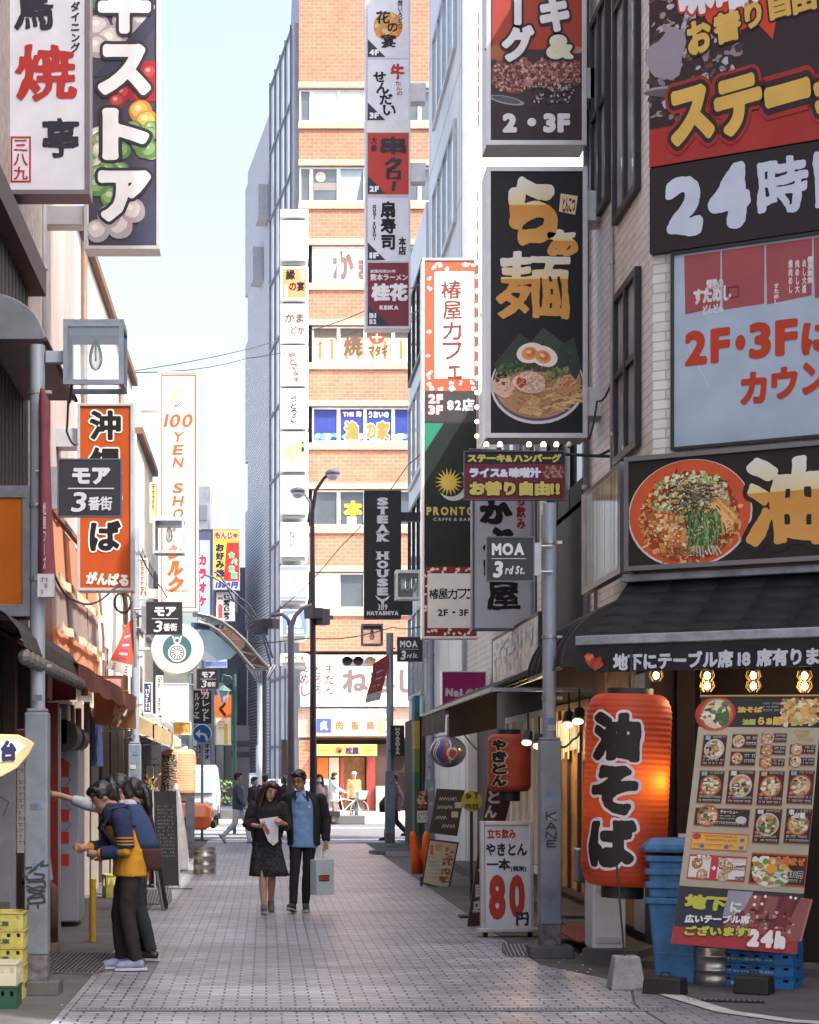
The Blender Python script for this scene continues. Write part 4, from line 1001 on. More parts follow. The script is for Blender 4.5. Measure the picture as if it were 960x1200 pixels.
def art(A):
    A.rect(577,-150,682,165,(.045,.03,.035),.3)
    for i in range(16): A.rect(577,-140 + i * 14.5,682,-125.5 + i * 14.5,(.28 + .004 * i,.035 + .0015 * i,.03),.5)
    patty_picture(A,577,58,682,126,1)
    w1 = (.68,.67,.70); ol = [((.03,.03,.035),.07)]
    A.text('ステーキ',632,-130,668,38,w1,6.5,.07,vert=True,out=ol); A.text('&',640,41,672,70,(.66,.64,.5),6.5,.07,out=ol)
    A.text('ハンバーグ',588,-128,626,73,w1,6.5,.07,vert=True,out=ol)
    A.text('2・3F',589,133,668,156,w1,4,.075)
sign('vertical_sign','dark red steak and hamburger sign with meat photograph high on the right','sign',570,-150,687,170,19.3,art,(.05,.04,.045),.4,.045,M('pale_frame'),bracket=[(78,114,1,.24),(-80,-40,1,.24)])
def art(A):
    A.rect(577,200,682,505,dk,.3)
    A.text('ら',595,208,656,288,gold,5,.085,brush=.05,res=56,grad=grad_gold(208,288)); A.text('ぁ',641,269,678,302,gold,5,.065,brush=.04,grad=grad_gold(269,302))
    A.text('麺',583,296,668,374,gold,5,.022,brush=.03,res=76,grad=grad_gold(296,374))
    A.poly([(657,227),(677,230),(674,252),(655,248)],(.66,.48,.3),3); A.text('とんこつ',659,231,674,249,INK,5,.04)
    ramen_picture(A,577,384,683,497,1); fine_dabs(A,630,456,48,30,9,380,[(.50,.34,.20),(.36,.19,.09),(.16,.07,.03),(.66,.54,.42),(.26,.12,.06),(.06,.08,.04)])
sign('vertical_sign','black vertical ramen sign with gold brush characters above a bowl of noodles','sign',570,196,688,513,19.0,art,dk,.4,.045,M('pale_frame'),bracket=[(222,257,1,.28),(453,487,1,.28)])
def art(A):
    yl = (.56,.46,.12)
    A.rect(545,530,661,544,(.02,.02,.022),.3); A.rect(545,544,661,585,(.15,.018,.026),.3)
    A.text('ステーキ&ハンバーグ',548,532,658,542,yl,3,.07)
    A.text('ライス&味噌汁',550,548,634,560,(.66,.66,.72),4,.08,out=[((.03,.05,.2),.08)])
    A.text('お替り自由!!',550,564,656,581,yl,4,.075,out=[((.03,.02,.02),.09)])
    A.speck(636,546,660,560,[(.30,.13,.12),(.4,.22,.2),(.15,.05,.05)],50,1,3,2)
    A.ell(657,581,2,2,(.03,.02,.02),2,8);
sign('hanging_sign','small crimson hanging sign offering rice and miso soup below the ramen sign','sign',544,529,662,586,18.4,art,(.2,.03,.04),.06,.008,slate)
ra = empty('sign_rail','dark rail of small spot bulbs holding the crimson hanging sign','rail',P(640,528,18.5)); b0 = Vector(ra.location)
m = MB(); m.tube([P(550,527,18.45) - b0,P(716,535,18.45) - b0],.016,8); m.tube([P(700,535,18.45) - b0,P(716,527,18.45) - b0],.016,6); m.build('arm',dark_metal(),ra)
for px in (570,586,620,637,652,667):
    m = MB(); m.tube([P(px,525,18.45) - b0,P(px,523,18.45) - b0],.016,8); k_ = m.build('socket',dark_metal(),ra)
    m = MB(); m.ell(P(px,525 - 4,18.45) - b0,(.026,.026,.03),12,8); m.build('bulb',lamp_glass if px not in (667,) else M('unlit_bulb',(.5,.5,.5),.1),ra,smooth=True)
string_lights('string_lights','string of small bulbs down the edge of the steak sign',[(561,y) for y in range(14,160,17)],19.3,None,.012)
string_lights('string_lights','string of lit bulbs down the edge of the ramen sign',[(560,y) for y in range(222,520,17)],19.0,None,.022)
def art(A):
    A.text('か',562,586,600,614,INK,3,.08,brush=.05); A.text('ぶ',566,618,602,648,INK,3,.08,brush=.05); A.text('ら',566,650,600,684,INK,3,.08,brush=.05); A.text('屋',570,682,609,715,INK,3,.03,brush=.05)
    A.text('立ち飲み',605,566,616,620,(.36,.03,.06),3,.05,vert=True,brush=.03)
    A.rect(622,560,626,735,(.32,.33,.40),1)
sign('vertical_sign','pale grey bar sign with large black brush kana behind the right street plate','sign',554,560,629,738,21.6,art,(.56,.57,.64),.25,.02,M('slate_frame',(.12,.12,.15),.5))
# cafe tower sign
def art(A):
    rd = (.52,.10,.055)
    A.rect(498,306,558,458,rd,.3); A.rect(509,318,556,444,(.74,.74,.70),1); A.border(509,318,556,444,.5,(.5,.3,.25),1.2)
    for i in range(26):
        x,y = random.choice([(random.uniform(500,507),random.uniform(308,455)),(random.uniform(500,556),random.uniform(308,316)),(random.uniform(500,556),random.uniform(447,456))])
        for q in range(4): A.ell(x + random.uniform(-2,2),y + random.uniform(-2,2),1.6,1.4,(.74,.72,.68),1.5 + i * .02 + q * .004,8)
    for k,ch in enumerate('椿屋カフェ'): A.text(ch,519 + (k == 0) * -2 + (k == 4) * 6,329 + k * 24 + (k == 4) * 4,541,350 + k * 24 - (k == 4) * 2,(.20,.045,.04),3,.012,brush=.035)
    A.rect(498,458,558,494,(.055,.055,.06),.5)
    A.text('2F',502,462,519,473,(.62,.58,.58),3,.06,out=[((.4,.04,.04),.05)]); A.text('3F',502,475,519,486,(.62,.58,.58),3,.06,out=[((.4,.04,.04),.05)]); A.text('82店',524,467,556,482,(.62,.60,.60),3,.05)
    A.rect(498,496,558,664,(.018,.026,.022),.4); A.poly([(498,496),(520,496),(498,530)],(.03,.22,.14),1)
    A.ell(532,569,18,18,(.5,.52,.54),1,28); A.ell(528,565,17,17,(.018,.026,.022),1.4,28)
    for i in range(18):
        a = i * math.pi / 9; A.poly([(526 + 17 * math.cos(a),565 + 17 * math.sin(a)),(526 + 8 * math.cos(a + .18),565 + 8 * math.sin(a + .18)),(526 + 8 * math.cos(a - .18),565 + 8 * math.sin(a - .18))],(.58,.43,.08),2 + i * .01)
    A.ell(526,565,8.6,8.6,(.60,.44,.09),2.6,24)
    A.text('PRONTO',500,594,556,604,(.58,.42,.14),3,.045,gap=.12); A.text('CAFFE & BAR',508,607,552,610.5,(.5,.5,.5),3,.02,gap=.15)
    A.rect(498,664,558,746,(.22,.03,.025),.5); A.rect(501,672,556,736,(.72,.72,.68),1)
    for i in range(34):
        x,y = random.choice([(random.uniform(498,500),random.uniform(667,740)),(random.uniform(499,556),random.uniform(666,671)),(random.uniform(499,556),random.uniform(737,744))])
        for q in range(3): A.ell(x + random.uniform(-1,1),y + random.uniform(-1,1),1.3,1.2,(.72,.68,.64),1.5 + i * .02 + q * .004,8)
    for k,ch in enumerate('椿屋カフェ'): A.text(ch,503 + k * 11,690,514 + k * 11,702,INK,3,.015,brush=.04)
    A.text('2F・3F',513,714,549,722,INK,3,.03)
sign('sign_tower','tall cafe sign tower with red floral ends and a gold sun on dark green','sign',495,303,561,748,28.4,art,(.05,.04,.04),.35,.03,off_white(),bracket=[(350,366,1,.55),(700,712,1,.55)])
# tenant sign with six stacked panels
def art(A):
    mr = (.16,.03,.045)
    def corner(y,t,cl=(.035,.04,.055)):
        A.poly([(431,y - 21),(431,y),(452,y)],cl,2); A.text(t,433,y - 9,444,y - 2,(.66,.67,.7),3,.07)
    A.rect(431,-60,479,68,(.58,.59,.65),.4); A.ell(455,31,17,17,(.55,.17,.04),1,26); A.speck(441,17,470,46,[(.60,.30,.06),(.36,.32,.10),(.62,.24,.06),(.5,.45,.2)],60,1.5,4,1.2,lambda x,y: (x - 455) ** 2 + (y - 31) ** 2 < 240)
    A.text('花',441,13,457,28,INK,4,.03,brush=.05); A.text('の',454,27,466,38,INK,4,.03,brush=.05); A.text('宴',447,40,464,56,INK,4,.03,brush=.05); A.text('自然いろどり',466,-6,472,34,INK,4,.03,vert=True); corner(67,'4F')
    A.rect(431,70,479,142,(.58,.59,.65),.4)
    for k,ch in enumerate('せんだい'): A.text(ch,437 + k * 4,84 + k * 13,452 + k * 4,97 + k * 13,INK,4,.04,brush=.05)
    A.text('牛',458,75,474,93,(.40,.03,.03),4,.05,brush=.05); A.text('たんの',464,95,471,112,(.3,.05,.05),4,.02,vert=True,rot=-.15); corner(141,'3F')
    A.rect(431,156,479,228,(.40,.045,.035),.4); A.text('串',446,160,476,182,(.03,.028,.04),4,.045,brush=.04); A.text('ク',450,184,471,201,(.03,.028,.04),4,.06,brush=.05); A.text('ロー',453,200,470,224,(.03,.028,.04),4,.06,vert=True,brush=.05); A.text('大衆',435,160,442,178,(.03,.028,.04),4,.03,vert=True); corner(227,'2F')
    A.rect(431,232,479,306,(.58,.58,.64),.4); A.text('扇寿司',446,236,464,293,INK,4,.04,vert=True); A.text('OUGI SUSHI',436.5,240,441,282,INK,4,.05,vert=True); A.text('本店',467,278,476,299,INK,4,.04,vert=True); corner(305,'1F')
    A.rect(431,308,479,382,mr,.4); A.text('創業昭和30年',434,316,464,320,(.6,.5,.52),4,.03); A.text('熊本ラーメン',434,321,478,329,(.62,.58,.6),4,.035)
    A.text('桂花',435,332,478,353,(.64,.63,.66),4,.06); A.text('KEIKA',445,358,467,363,(.64,.63,.66),4,.08)
    A.poly([(431,358),(431,382),(458,382)],(.04,.035,.06),2); A.text('B1',433,367,441,373,(.62,.62,.66),4,.07); A.text('B2',433,374,441,380,(.62,.62,.66),4,.07)
    A.rect(429,142.5,481,155.5,(.6,.6,.6),5)
sign('tenant_sign','tall stacked tenant sign with six restaurant panels in front of the brick building','sign',428,-60,481,385,36,art,(.42,.43,.47),.35,.025,M('pale_frame'),bracket=[(96,118,1,.3),(190,212,1,.3)])
# steak house
def serif_word(A,t,cx,y0,dy,w,h,col,L):
    for k,ch in enumerate(t):
        if ch == ' ': continue
        y = y0 + k * dy; A.text(ch,cx - w / 2,y,cx + w / 2,y + h,col,L,.075)
        s = h * .13; bars = {'T': [(-.22,.22,1)],'A': [(-.6,-.18,1),(.18,.6,1)],'K': [(-.58,-.1,0),(-.58,-.1,1),(.1,.58,0),(.12,.6,1)],'H': [(-.62,-.14,0),(-.62,-.14,1),(.14,.62,0),(.14,.62,1)],'U': [(-.62,-.14,0),(.14,.62,0)]}.get(ch,[])
        for a,b,e in bars:
            yy = y if e == 0 else y + h - s; A.rect(cx + a * w,yy,cx + b * w,yy + s,col,L + .3 + a * .05)
def art(A):
    wt = (.62,.63,.66); serif_word(A,'STEAK HOUSE',448.5,583,10.55,13,9.4,wt,3)
    for sg in (-1,1): A.poly([(448.5,703),(448.5 + sg * 4,700.5),(448.5 + sg * 9,697.5),(448.5 + sg * 5.5,703),(448.5 + sg * 2.4,704.5),(448.5,707)],wt,3)
    A.poly([(446,702),(451,702),(449.6,709),(447.4,709)],wt,3.4); A.text('389',443,708,454,715,wt,3,.02); A.text('HAYASHIYA',430,716,467,721,wt,3,.08)
sign('vertical_sign','black steak house sign with white serif letters and a bull head emblem','sign',427,575,470,725,40,art,(.028,.028,.033),.3,.01,dark_metal(),bracket=[(600,610,1,.5),(690,720,1,.25)])
def art(A): A.text('NaLQ',522,807,556,818,(.70,.66,.70),3,.09,rot=.05); A.text('ふくや',548,806,567,817,(.7,.66,.7),3,.05)
sign('box_sign','magenta box sign with white lettering above the black awning','sign',518,787,570,838,29.2,art,(.34,.025,.16),.3,.012,off_white())
# vertical lightbox hanging parallel to the alley over the black awning
lbx = empty('lightbox_sign','pale weathered lightbox with peeling blue print along the awning of the bar','sign',(2.86,19.7,2.72),R(-90))
m = MB(); m.box(-4.0,.012,0,0,.12,.60); m.box(-4.03,-.01,-.03,.03,.13,-.001); m.box(-4.03,-.01,.601,.03,.13,.635); m.box(-4.03,-.01,.0,-4.0,.13,.6); m.box(0,-.01,0,.03,.13,.6); m.build('cabinet',dark_metal(),lbx)
A = Art(0,0,1); A.rect(-3.99,-.6,-.01,0,(.60,.62,.64),0)
for i in range(260):
    x = random.uniform(-3.95,-.06); y = -random.uniform(0,.5) ** 1.0; A.rect(x,y - random.uniform(.03,.10),x + random.uniform(.01,.05),min(y,-.005),random.choice([(.50,.50,.50),(.40,.38,.36),(.62,.64,.66),(.46,.52,.58)]),1 + (i % 29) * .1)
for i in range(50): A.ell(random.uniform(-3.7,-.3),-.45 + .08 * math.sin(i * 1.3),random.uniform(.05,.2),random.uniform(.02,.06),random.choice([(.25,.45,.58),(.5,.62,.68),(.62,.66,.68)]),4.2 + i * .03,14,0,.2)
A.build('panel',PRINT(),lbx)

# ================================================================ SIGNS ON THE CORNER BUILDING'S FRONT
def fsign(name,label,u0,u1,z0,z1,v,th,artf,panel,fr=.03,fm=None):
    o = empty(name,label,'sign',r1w(0,v,0),RZ)
    m = MB(); m.box(u0,.004,z0,u1,th,z1); m.build('cabinet',fm or dark_metal(),o)
    if fr:
        m = MB(); m.box(u0 - .005,-.03,z0 - .005,u1,.003,z0 + fr); m.box(u0 - .005,-.03,z1 - fr,u1,.003,z1 + .005); m.box(u0 - .005,-.03,z0 + fr,u0 + fr,.003,z1 - fr); m.build('frame',fm or dark_metal(),o)
    A = Art(0,0,1); A.rect(u0 + fr * .8,-z1 + fr * .8,u1 - fr * .8,-z0 - fr * .8,panel,0)
    artf(A); A.build('panel',PRINT(),o); return o
def fb(px0,py0,px1,py1,v=0):   # photo box on the front plane -> art box, from its left and right middles
    ua,_ = rp(px0,(py0 + py1) / 2,v); ub,_ = rp(px1,(py0 + py1) / 2,v); um = (px0 + px1) / 2
    return ua,-rp(um,py0,v)[1],ub,-rp(um,py1,v)[1]
ZB = rp(765,200)[1]
def art(A):
    v = -.1; yl = (.60,.38,.09); bk = (.03,.018,.018); rd = (.34,.032,.028)
    A.rect(.0,-10.6,5,-ZB,rd,.2); A.rect(.0,-10.6,5,-rp(790,152)[1] ,(.035,.022,.026),.5)
    e = lambda x,y: y < -ZB - .35 - .1 * (x - .1)
    A.speck(.0,-9.6,.8,-ZB - .32,[(.22,.19,.23),(.06,.04,.045),(.42,.38,.44),(.16,.06,.05),(.30,.2,.2)],420,.01,.05,.8,e)
    A.ell(.16,-ZB - .95,.17,.22,(.27,.24,.28),3.2,20,.3,.22); A.ell(.30,-ZB - .62,.34,.045,(.28,.25,.30),3.3,20,.15); A.ell(.3,-ZB - .60,.36,.04,(.12,.09,.1),3.5,20,.15)
    bub = [(.30,-10.6),(.32,-8.9),(.42,-8.35),(.55,-8.05),(.75,-7.98),(.95,-8.02),(1.08,-7.86),(1.13,-8.12),(1.35,-8.25),(1.7,-8.5),(2.2,-8.8),(3,-9.2),(3,-10.6)]
    A.poly(bub,(.52,.055,.02),3.8)
    def tx(s,box,cl,bo,o,L): A.text(s,*box,cl,L,bo,out=o,rot=-.10)
    tx('味',fb(799,-38,840,24),(.66,.66,.70),.06,[((.45,.04,.02),.05)],6); tx('噌汁',fb(842,-46,925,12),(.66,.66,.70),.06,[((.45,.04,.02),.05)],6)
    for ch,b in (('お',(810,28,838,68)),('替',(841,18,873,55)),('り',(877,6,897,38)),('自',(905,-6,930,27)),('由',(932,-14,960,20))): tx(ch,fb(*b),yl,.055,[(bk,.07)],6)
    for ch,b in (('ス',(789,106,840,172)),('テ',(842,94,898,162)),('ー',(900,101,954,126)),('キ',(958,78,1014,150))): tx(ch,fb(*b),yl,.07,[(bk,.075),((.30,.03,.025),.13)],6)
fsign('billboard','big red steak billboard with yellow katakana on the corner building',.0,5,ZB,10.6,-.1,.09,art,(.3,.03,.03),0)
ZW = rp(768,300)[1]
def art(A):
    cl = (.50,.55,.66)
    for ch,b in (('2',(784,208,828,278)),('4',(834,196,884,268)),('時',(892,186,950,256)),('間',(958,176,1016,246))): A.text(ch,*fb(*b),cl,4,.075 if ch in '24' else .04,brush=.045,res=64)
fsign('billboard','black billboard strip with pale blue brush numerals under the steak billboard',.0,5,ZW,ZB - .01,-.09,.08,art,(.022,.018,.02),0)
uw = rp(791,400)[0]; zt,zb_ = rp(800,297)[1],rp(795,528)[1]
def art(A):
    for k,(a,b) in enumerate((( .10,.42),(.43,.80),(.81,1.2),(1.21,1.6))):
        A.poly([(uw + a,-zt + .04),(uw + b,-zt + .04),(uw + b - .005,-zt + .52 + .02 * (k % 2)),(uw + a + .01,-zt + .55)],(.30 + .015 * (k % 2),.075,.08),1)
    wt = (.62,.58,.6)
    A.text('情熱の',*fb(830,328,850,340),wt,2,.04); A.text('すためし',*fb(815,338,859,356),wt,2,.07,brush=.03); A.text('どんどん',*fb(826,358,850,369),wt,2,.06,brush=.03)
    for q,x in enumerate((926,934,942)): A.text('焼肉めし大盛'[q:q + 4],*fb(x,306,x + 5,345),wt,2,.04,vert=True)
    A.text('備長炭焼',*fb(948,302,955,334),wt,2,.05,vert=True); A.text('すためし',*fb(909,334,915,358),wt,2,.04,vert=True)
    A.border(uw + .48,-zt + .36,uw + .58,-zt + .46,.012,(.14,.03,.04),2)
    rd = (.42,.045,.02)
    for t,b in (('2F',(805,387,858,428)),('・',(864,394,876,412)),('3F',(880,377,937,420)),('にも',(941,374,1030,414))): A.text(t,*fb(*b),rd,3,.05)
    for k,ch in enumerate('カウンター'): A.text(ch,*fb(870 + k * 36,437 - k * 6,901 + k * 36,475 - k * 6),rd,3,.055)
    A.line([(uw + .09,-zt + .72),(uw + .32,-zt + 1.2)],.008,(.52,.58,.66),2.5)
fsign('shop_window','large pale window with red curtain and red floor notice lettering',uw - .01,5,zb_,zt,-.05,.04,art,(.36,.44,.54),.02,dframe)
# front noodle board with bowl
uo,zo = rp(733,537,-.45); ub_,zb2 = rp(733,669,-.45)
def art(A):
    cx,cz = rp(808,602,-.45); s = 16.3 / F
    soba_picture(A,cx,-cz,78 * s * .93,62 * s,1); fine_dabs(A,cx,-cz + .03,62 * s,50 * s,11,420,[(.70,.52,.28),(.62,.36,.12),(.16,.05,.02),(.30,.10,.03),(.72,.62,.45),(.10,.14,.05)])
    b = fb(874,534,962,640,-.45)
    A.text('油',b[0],b[1],b[0] + .66,b[3],gold,6,.05,brush=.04,res=70,grad=grad_gold(b[1],b[3]),out=[((.02,.016,.015),.06)])
    A.text('そば',b[0] + .7,b[1],b[0] + 1.9,b[3],gold,6,.08,brush=.05,grad=grad_gold(b[1],b[3]))
fsign('noodle_board','black noodle board with red bowl photograph and gold brush character over the awning',uo,5,zb2,zo,-.45,.3,art,(.02,.016,.015),.035,M('grey_steel_frame',(.15,.145,.155),.4,.4))
c0 = r1w(uo,-.44,0)
sp2 = empty('side_board','pale glossy board on the street side of the noodle board','sign',(c0.x - .02,c0.y + .15,zb2),R(-90))
m = MB(); m.box(-2.0,.0,0,-.02,.08,zo - zb2); m.build('cabinet',M('grey_steel_frame'),sp2)
A = Art(0,0,1); A.rect(-1.95,-(zo - zb2) + .05,-.07,-.05,(.46,.44,.40),0)
for i in range(60): x = random.uniform(-1.9,-.15); A.rect(x,-(zo - zb2) + .06,x + random.uniform(.02,.06),-.06,random.choice([(.50,.48,.43),(.40,.37,.33),(.55,.52,.46),(.34,.28,.24)]),.6 + i * .02)
A.build('panel',printed('printed_gloss',.12,.1),sp2)

# ================================================================ POLES, STREET PLATES, LAMP BOXES
pole_m = M('pole_paint',(.27,.31,.37),.45,.15,.3,2.5,.15,30,streak=.3)
pole_low = M('pole_paint_low',(.17,.20,.24),.5,.15,.4,2.5,.2,30)
rust = M('chipped_paint',(.13,.12,.14),.7,.1,.7,14,.4,40)
def street_pole(name,label,px,pybase,pytop,pystep,w_up,w_lo,base=True,stick=True):
    d = gd(pybase); o = empty(name,label,'pole',(X(px,d),d,0),0,'grey blue street poles')
    k = d / F; zt = Z(pytop,d); zs = Z(pystep,d); m = MB()
    m.tube([(0,0,zs + .01),(0,0,zt)],w_up / 2,14); m.build('upper_tube',pole_m,o,autos=True)
    m = MB(); a = w_lo / 2; m.box(-a,-a,.30,a,a,zs); m.box(-a * .86,-a * .86,zs,a * .86,a * .86,zs + .03); m.build('lower_casing',pole_low,o,bevel=.012)
    m = MB(); m.box(-a * .99,-a * .99,.08,a * .99,a * .99,.299); m.build('chipped_foot',rust,o,bevel=.01)
    if base:
        m = MB(); m.box(-a * 2.0,-a * 1.7,.0,a * 2.0,a * 1.7,.11); m.build('footing',M('old_concrete'),o,bevel=.012)
    for z in (zt - .35,zt - 1.2,zt - 1.75,zt - 2.4):
        if z < zs + .2: continue
        m = MB(); m.tube([(0,0,z - .015),(0,0,z + .015)],w_up / 2 + .008,14); m.box(w_up / 2,-.02,z - .012,w_up / 2 + .05,.02,z + .012); m.build('clamp',M('galvanised',(.32,.33,.35),.4,.6,.2,9),o)
    if stick:
        A = Art(0,0,1);
        for i in range(5):
            z = zs + .1 + random.random() * .5 if i < 2 else random.uniform(.9,zs - .1); x = random.uniform(-.02,.02); s = random.uniform(.025,.04); cl = random.choice([(.5,.5,.5),(.35,.36,.38),(.14,.16,.2),(.12,.22,.38)])
            A = Art(0,0,1); A.rect(x - s,-z - s * .7,x + s,-z + s * .7,cl,1 + i * .1); A.scrawl(x - s * .8,-z - s * .5,x + s * .8,-z + s * .5,(.08,.08,.09),2,2); q = A.build('sticker',PRINT(),o); q.location = (0,-a - .001,0)
    return o,d,zt
def graffiti(par,strokes,k,y,col=(.035,.04,.05),w=.018):
    A = Art(0,0,1)
    for s in strokes: A.line([(a * k,-b * k) for a,b in s],w,col,1 + random.random() * .5)
    g = A.build('graffiti',PRINT(),par); g.location = (0,y,0)
def lamp_box(label,x0,y0,x1,y1,d,group='square lantern heads on the street poles',open_=True,fcol=None):
    k = d / F; W = (x1 - x0) * k; Hh = (y1 - y0) * k; o = empty('street_lantern',label,'street lamp',P((x0 + x1) / 2,y1,d),0,group)
    t = .035; D = W * .85; fm = fcol or M('lamp_frame',(.20,.235,.29),.45,.3,.25,8); m = MB(); h = W / 2
    for sx in (-1,1):
        for sy in (0,1):
            m.box(min(sx * h,sx * (h - t)),sy * (D - t),0,max(sx * h,sx * (h - t)),sy * (D - t) + t,Hh)
    for z in (0,Hh - t):
        m.box(-h + t,0,z,h - t,t,z + t); m.box(-h + t,D - t,z,h - t,D,z + t); m.box(-h,t,z,-h + t,D - t,z + t); m.box(h - t,t,z,h,D - t,z + t)
    m.box(-h,0,Hh + .001,h,D,Hh + .02)
    m.build('frame',fm,o)
    m = MB(); m.box(-h + t,t * 1.2,Hh * .80,h - t,D - t,Hh - t - .002); m.build('reflector',M('lamp_reflector',(.13,.15,.19),.4,.3),o)
    gl = glass('lamp_pane',(.93,.95,.95))
    m = MB(); m.box(-h + t,.012,t,h - t,.016,Hh - t); m.box(-h + t,D - .016,t,h - t,D - .012,Hh - t); m.box(-h + .012,t,t,-h + .016,D - t,Hh - t); m.box(h - .016,t,t,h - .012,D - t,Hh - t)
    m.build('pane',gl,o)
    m = MB(); prof = [(.012,.0),(.03,-.03),(.045,-.07),(.058,-.13),(.055,-.18),(.035,-.23),(.0,-.25)]; m.lathe([(r * W / .48,z * W / .48) for r,z in prof],(0,D / 2,Hh * .80),16); m.build('bulb',glass('bulb_glass',(.72,.72,.70),.05),o,smooth=True)
    m = MB(); m.tube([(0,D / 2,Hh * .80 - .02),(0,D / 2,Hh * .80 - .17 * W / .48)],.008 * W / .48,6); m.build('filament',M('dark_filament',(.05,.045,.04)),o)
    return o
def plate(label,x0,y0,x1,y1,d,lines,side,group):
    o = empty('street_plate',label,'sign',P((x0 + x1) / 2,y1,d),0,group)
    k = d / F; W = (x1 - x0) * k; Hh = (y1 - y0) * k
    m = MB(); m.box(-W / 2,.004,0,W / 2,.03,Hh); m.build('board',M('plate_black',(.026,.027,.033),.4),o,bevel=.004)
    m = MB(); t = .012; m.box(-W / 2 - t,0,-t,W / 2 + t,.034,0); m.box(-W / 2 - t,0,Hh,W / 2 + t,.034,Hh + t); m.box(-W / 2 - t,0,0,-W / 2,.034,Hh); m.box(W / 2,0,0,W / 2 + t,.034,Hh); m.build('rim',M('plate_rim',(.10,.11,.14),.4,.4),o)
    a,b = (W / 2 + t,W / 2 + .07) if side > 0 else (-W / 2 - .07,-W / 2 - t)
    m = MB(); m.box(a,.0,Hh * .12,b,.03,Hh * .88); m.tube([((a if side < 0 else b),.015,Hh * .2),((a - .1 if side < 0 else b + .1),.015,Hh * .2)],.012,6); m.tube([((a if side < 0 else b),.015,Hh * .8),((a - .1 if side < 0 else b + .1),.015,Hh * .8)],.012,6); m.build('hinge_plate',M('galvanised'),o)
    A = Art((x0 + x1) / 2,y1,k); w1 = (.60,.63,.68); w_,h_ = x1 - x0,y1 - y0
    def bx_(u0,v0,u1,v1): return x0 + u0 * w_,y0 + v0 * h_,x0 + u1 * w_,y0 + v1 * h_
    if lines == 'jp':
        A.text('モア',*bx_(.22,.14,.84,.44),w1,2,.06); A.rect(*bx_(.15,.505,.9,.525),w1,2); A.text('3',*bx_(.22,.58,.45,.94),w1,2,.02,shear=.15); A.text('番街',*bx_(.48,.66,.87,.91),w1,2,.03)
    else:
        A.text('MOA',*bx_(.10,.13,.80,.42),w1,2,.05); A.rect(*bx_(.09,.485,.84,.50),w1,2); A.text('3',*bx_(.14,.55,.34,.94),w1,2,.045,shear=.12); A.text('rd St.',*bx_(.40,.66,.82,.86),w1,2,.035,shear=.18)
    A.build('lettering',PRINT(),o); return o
G1 = 'black street name plates on the poles'
o,d1,zt = street_pole('street_pole','rusty footed street pole with graffiti at the near left edge',44,1165,405,835,.115,.175)
graffiti(o,[[(-1.5,7.2),(1.5,9.0)],[(1.5,9.6),(-1.2,7.4)],[(-2,8.2),(2.4,8.8)],[(-1.8,6.9),(-1.6,6),(1.4,6.2),(1.5,7.0),(-.4,7.2)],[(-1.6,5.6),(1.6,5.8),(1.8,4.7),(1,4.5)],[(-1.8,4.9),(-.6,4.4),(1.2,4.9)],[(-1.7,4.2),(1.8,4.0)],[(-1.5,3.9),(1.6,3.1)],[(1.4,3.9),(-1.4,2.7)],[(-1.6,2.5),(1.4,2.9),(1.7,1.9),(-1.2,1.6),(-1.5,2.5)],[(-1.4,1.6),(-1.5,.2)],[(.4,1.6),(.4,.7)]],.04,-.0885,w=.016)
for q in kids(o):
    if q.name.startswith('graffiti'): q.location.z = .62
lamp_box('square lantern head with clear bulb on the near left pole',74,377,145,450,d1 - .1)
la_ = empty('lamp_arm','short grey arm carrying the near left lantern head','arm',P(57,420,d1)); m = MB(); m.box(-.02,-.04,-.04,.13,.04,.05); m.build('arm',pole_m,la_,bevel=.006)
plate('largest black street plate with white katakana on the near left pole',69,539,141,604,d1 - .1,'jp',-1,G1)
bn = empty('banner','furled dark red cloth banner hanging down the near left pole','banner',P(52,700,d1 - .13)); k = (d1 - .13) / F
m = MB(); rings = []
for px,py,r in ((49,455,.012),(52,472,.04),(52,520,.035),(53,600,.045),(54,650,.055),(55,674,.06)):
    cxx = (px - 52) * k; z = (700 - py) * k; rings.append([(cxx + r * math.cos(a) * (1 + .25 * math.sin(3 * a)),r * .6 * math.sin(a),z) for a in [i * math.pi / 7 for i in range(14)]])
m.loft(rings); m.build('cloth',M('dark_red_cloth',(.155,.045,.06),.8,0,.25,5),bn,autos=True)
m = MB(); m.box(-.045,-.045,.0,.075,.03,.17); m.build('label_foot',M('grey_cloth',(.40,.40,.44),.8),bn)
A = Art(52,700,k); A.scrawl(49,678,57,699,(.12,.12,.14),3,2,.7); A.text('松屋フーズ',51.5,590,55,668,(.42,.36,.42),3,.02,vert=True); q = A.build('lettering',PRINT(),bn); q.location = (0,-.05,0)
o,d2,zt = street_pole('street_pole','street pole with small sticker below the white lamp box on the left',158,1050,618,872,.12,.17)
lamp_box('sunlit pale lantern head below the white discount sign',179,607,216,648,d2 - .1,fcol=M('lamp_frame_pale',(.50,.52,.54),.45,.3,.2,8))
plate('black street plate with katakana just above the round clock sign',172,706,213,743,d2 - .1,'jp',-1,G1)
o,d3,zt = street_pole('street_pole','thin far street pole beside the blue arrow disc',223,1005,735,905,.13,.17,True,False)
plate('small distant black street plate above the black katakana sign',231,784,256,807,d3 - .1,'jp',-1,G1)
o,dr1,zt = street_pole('street_pole','street pole with stickers and scratched graffiti beside the price stand',644,1122,590,868,.125,.19)
graffiti(o,[[(-.8,9),(-.8,7.6)],[(.9,9),(-.6,8.3),(1,7.5)],[(-.9,5.9),(0,7.1),(.9,5.9)],[(-.6,6.3),(.6,6.3)],[(-.9,4.3),(-.9,5.5),(.8,4.2),(.9,5.6)],[(.9,3.9),(-.7,3.9),(-.7,2.8),(.9,2.8)],[(-.7,3.35),(.6,3.35)]],.05,-.097,w=.012)
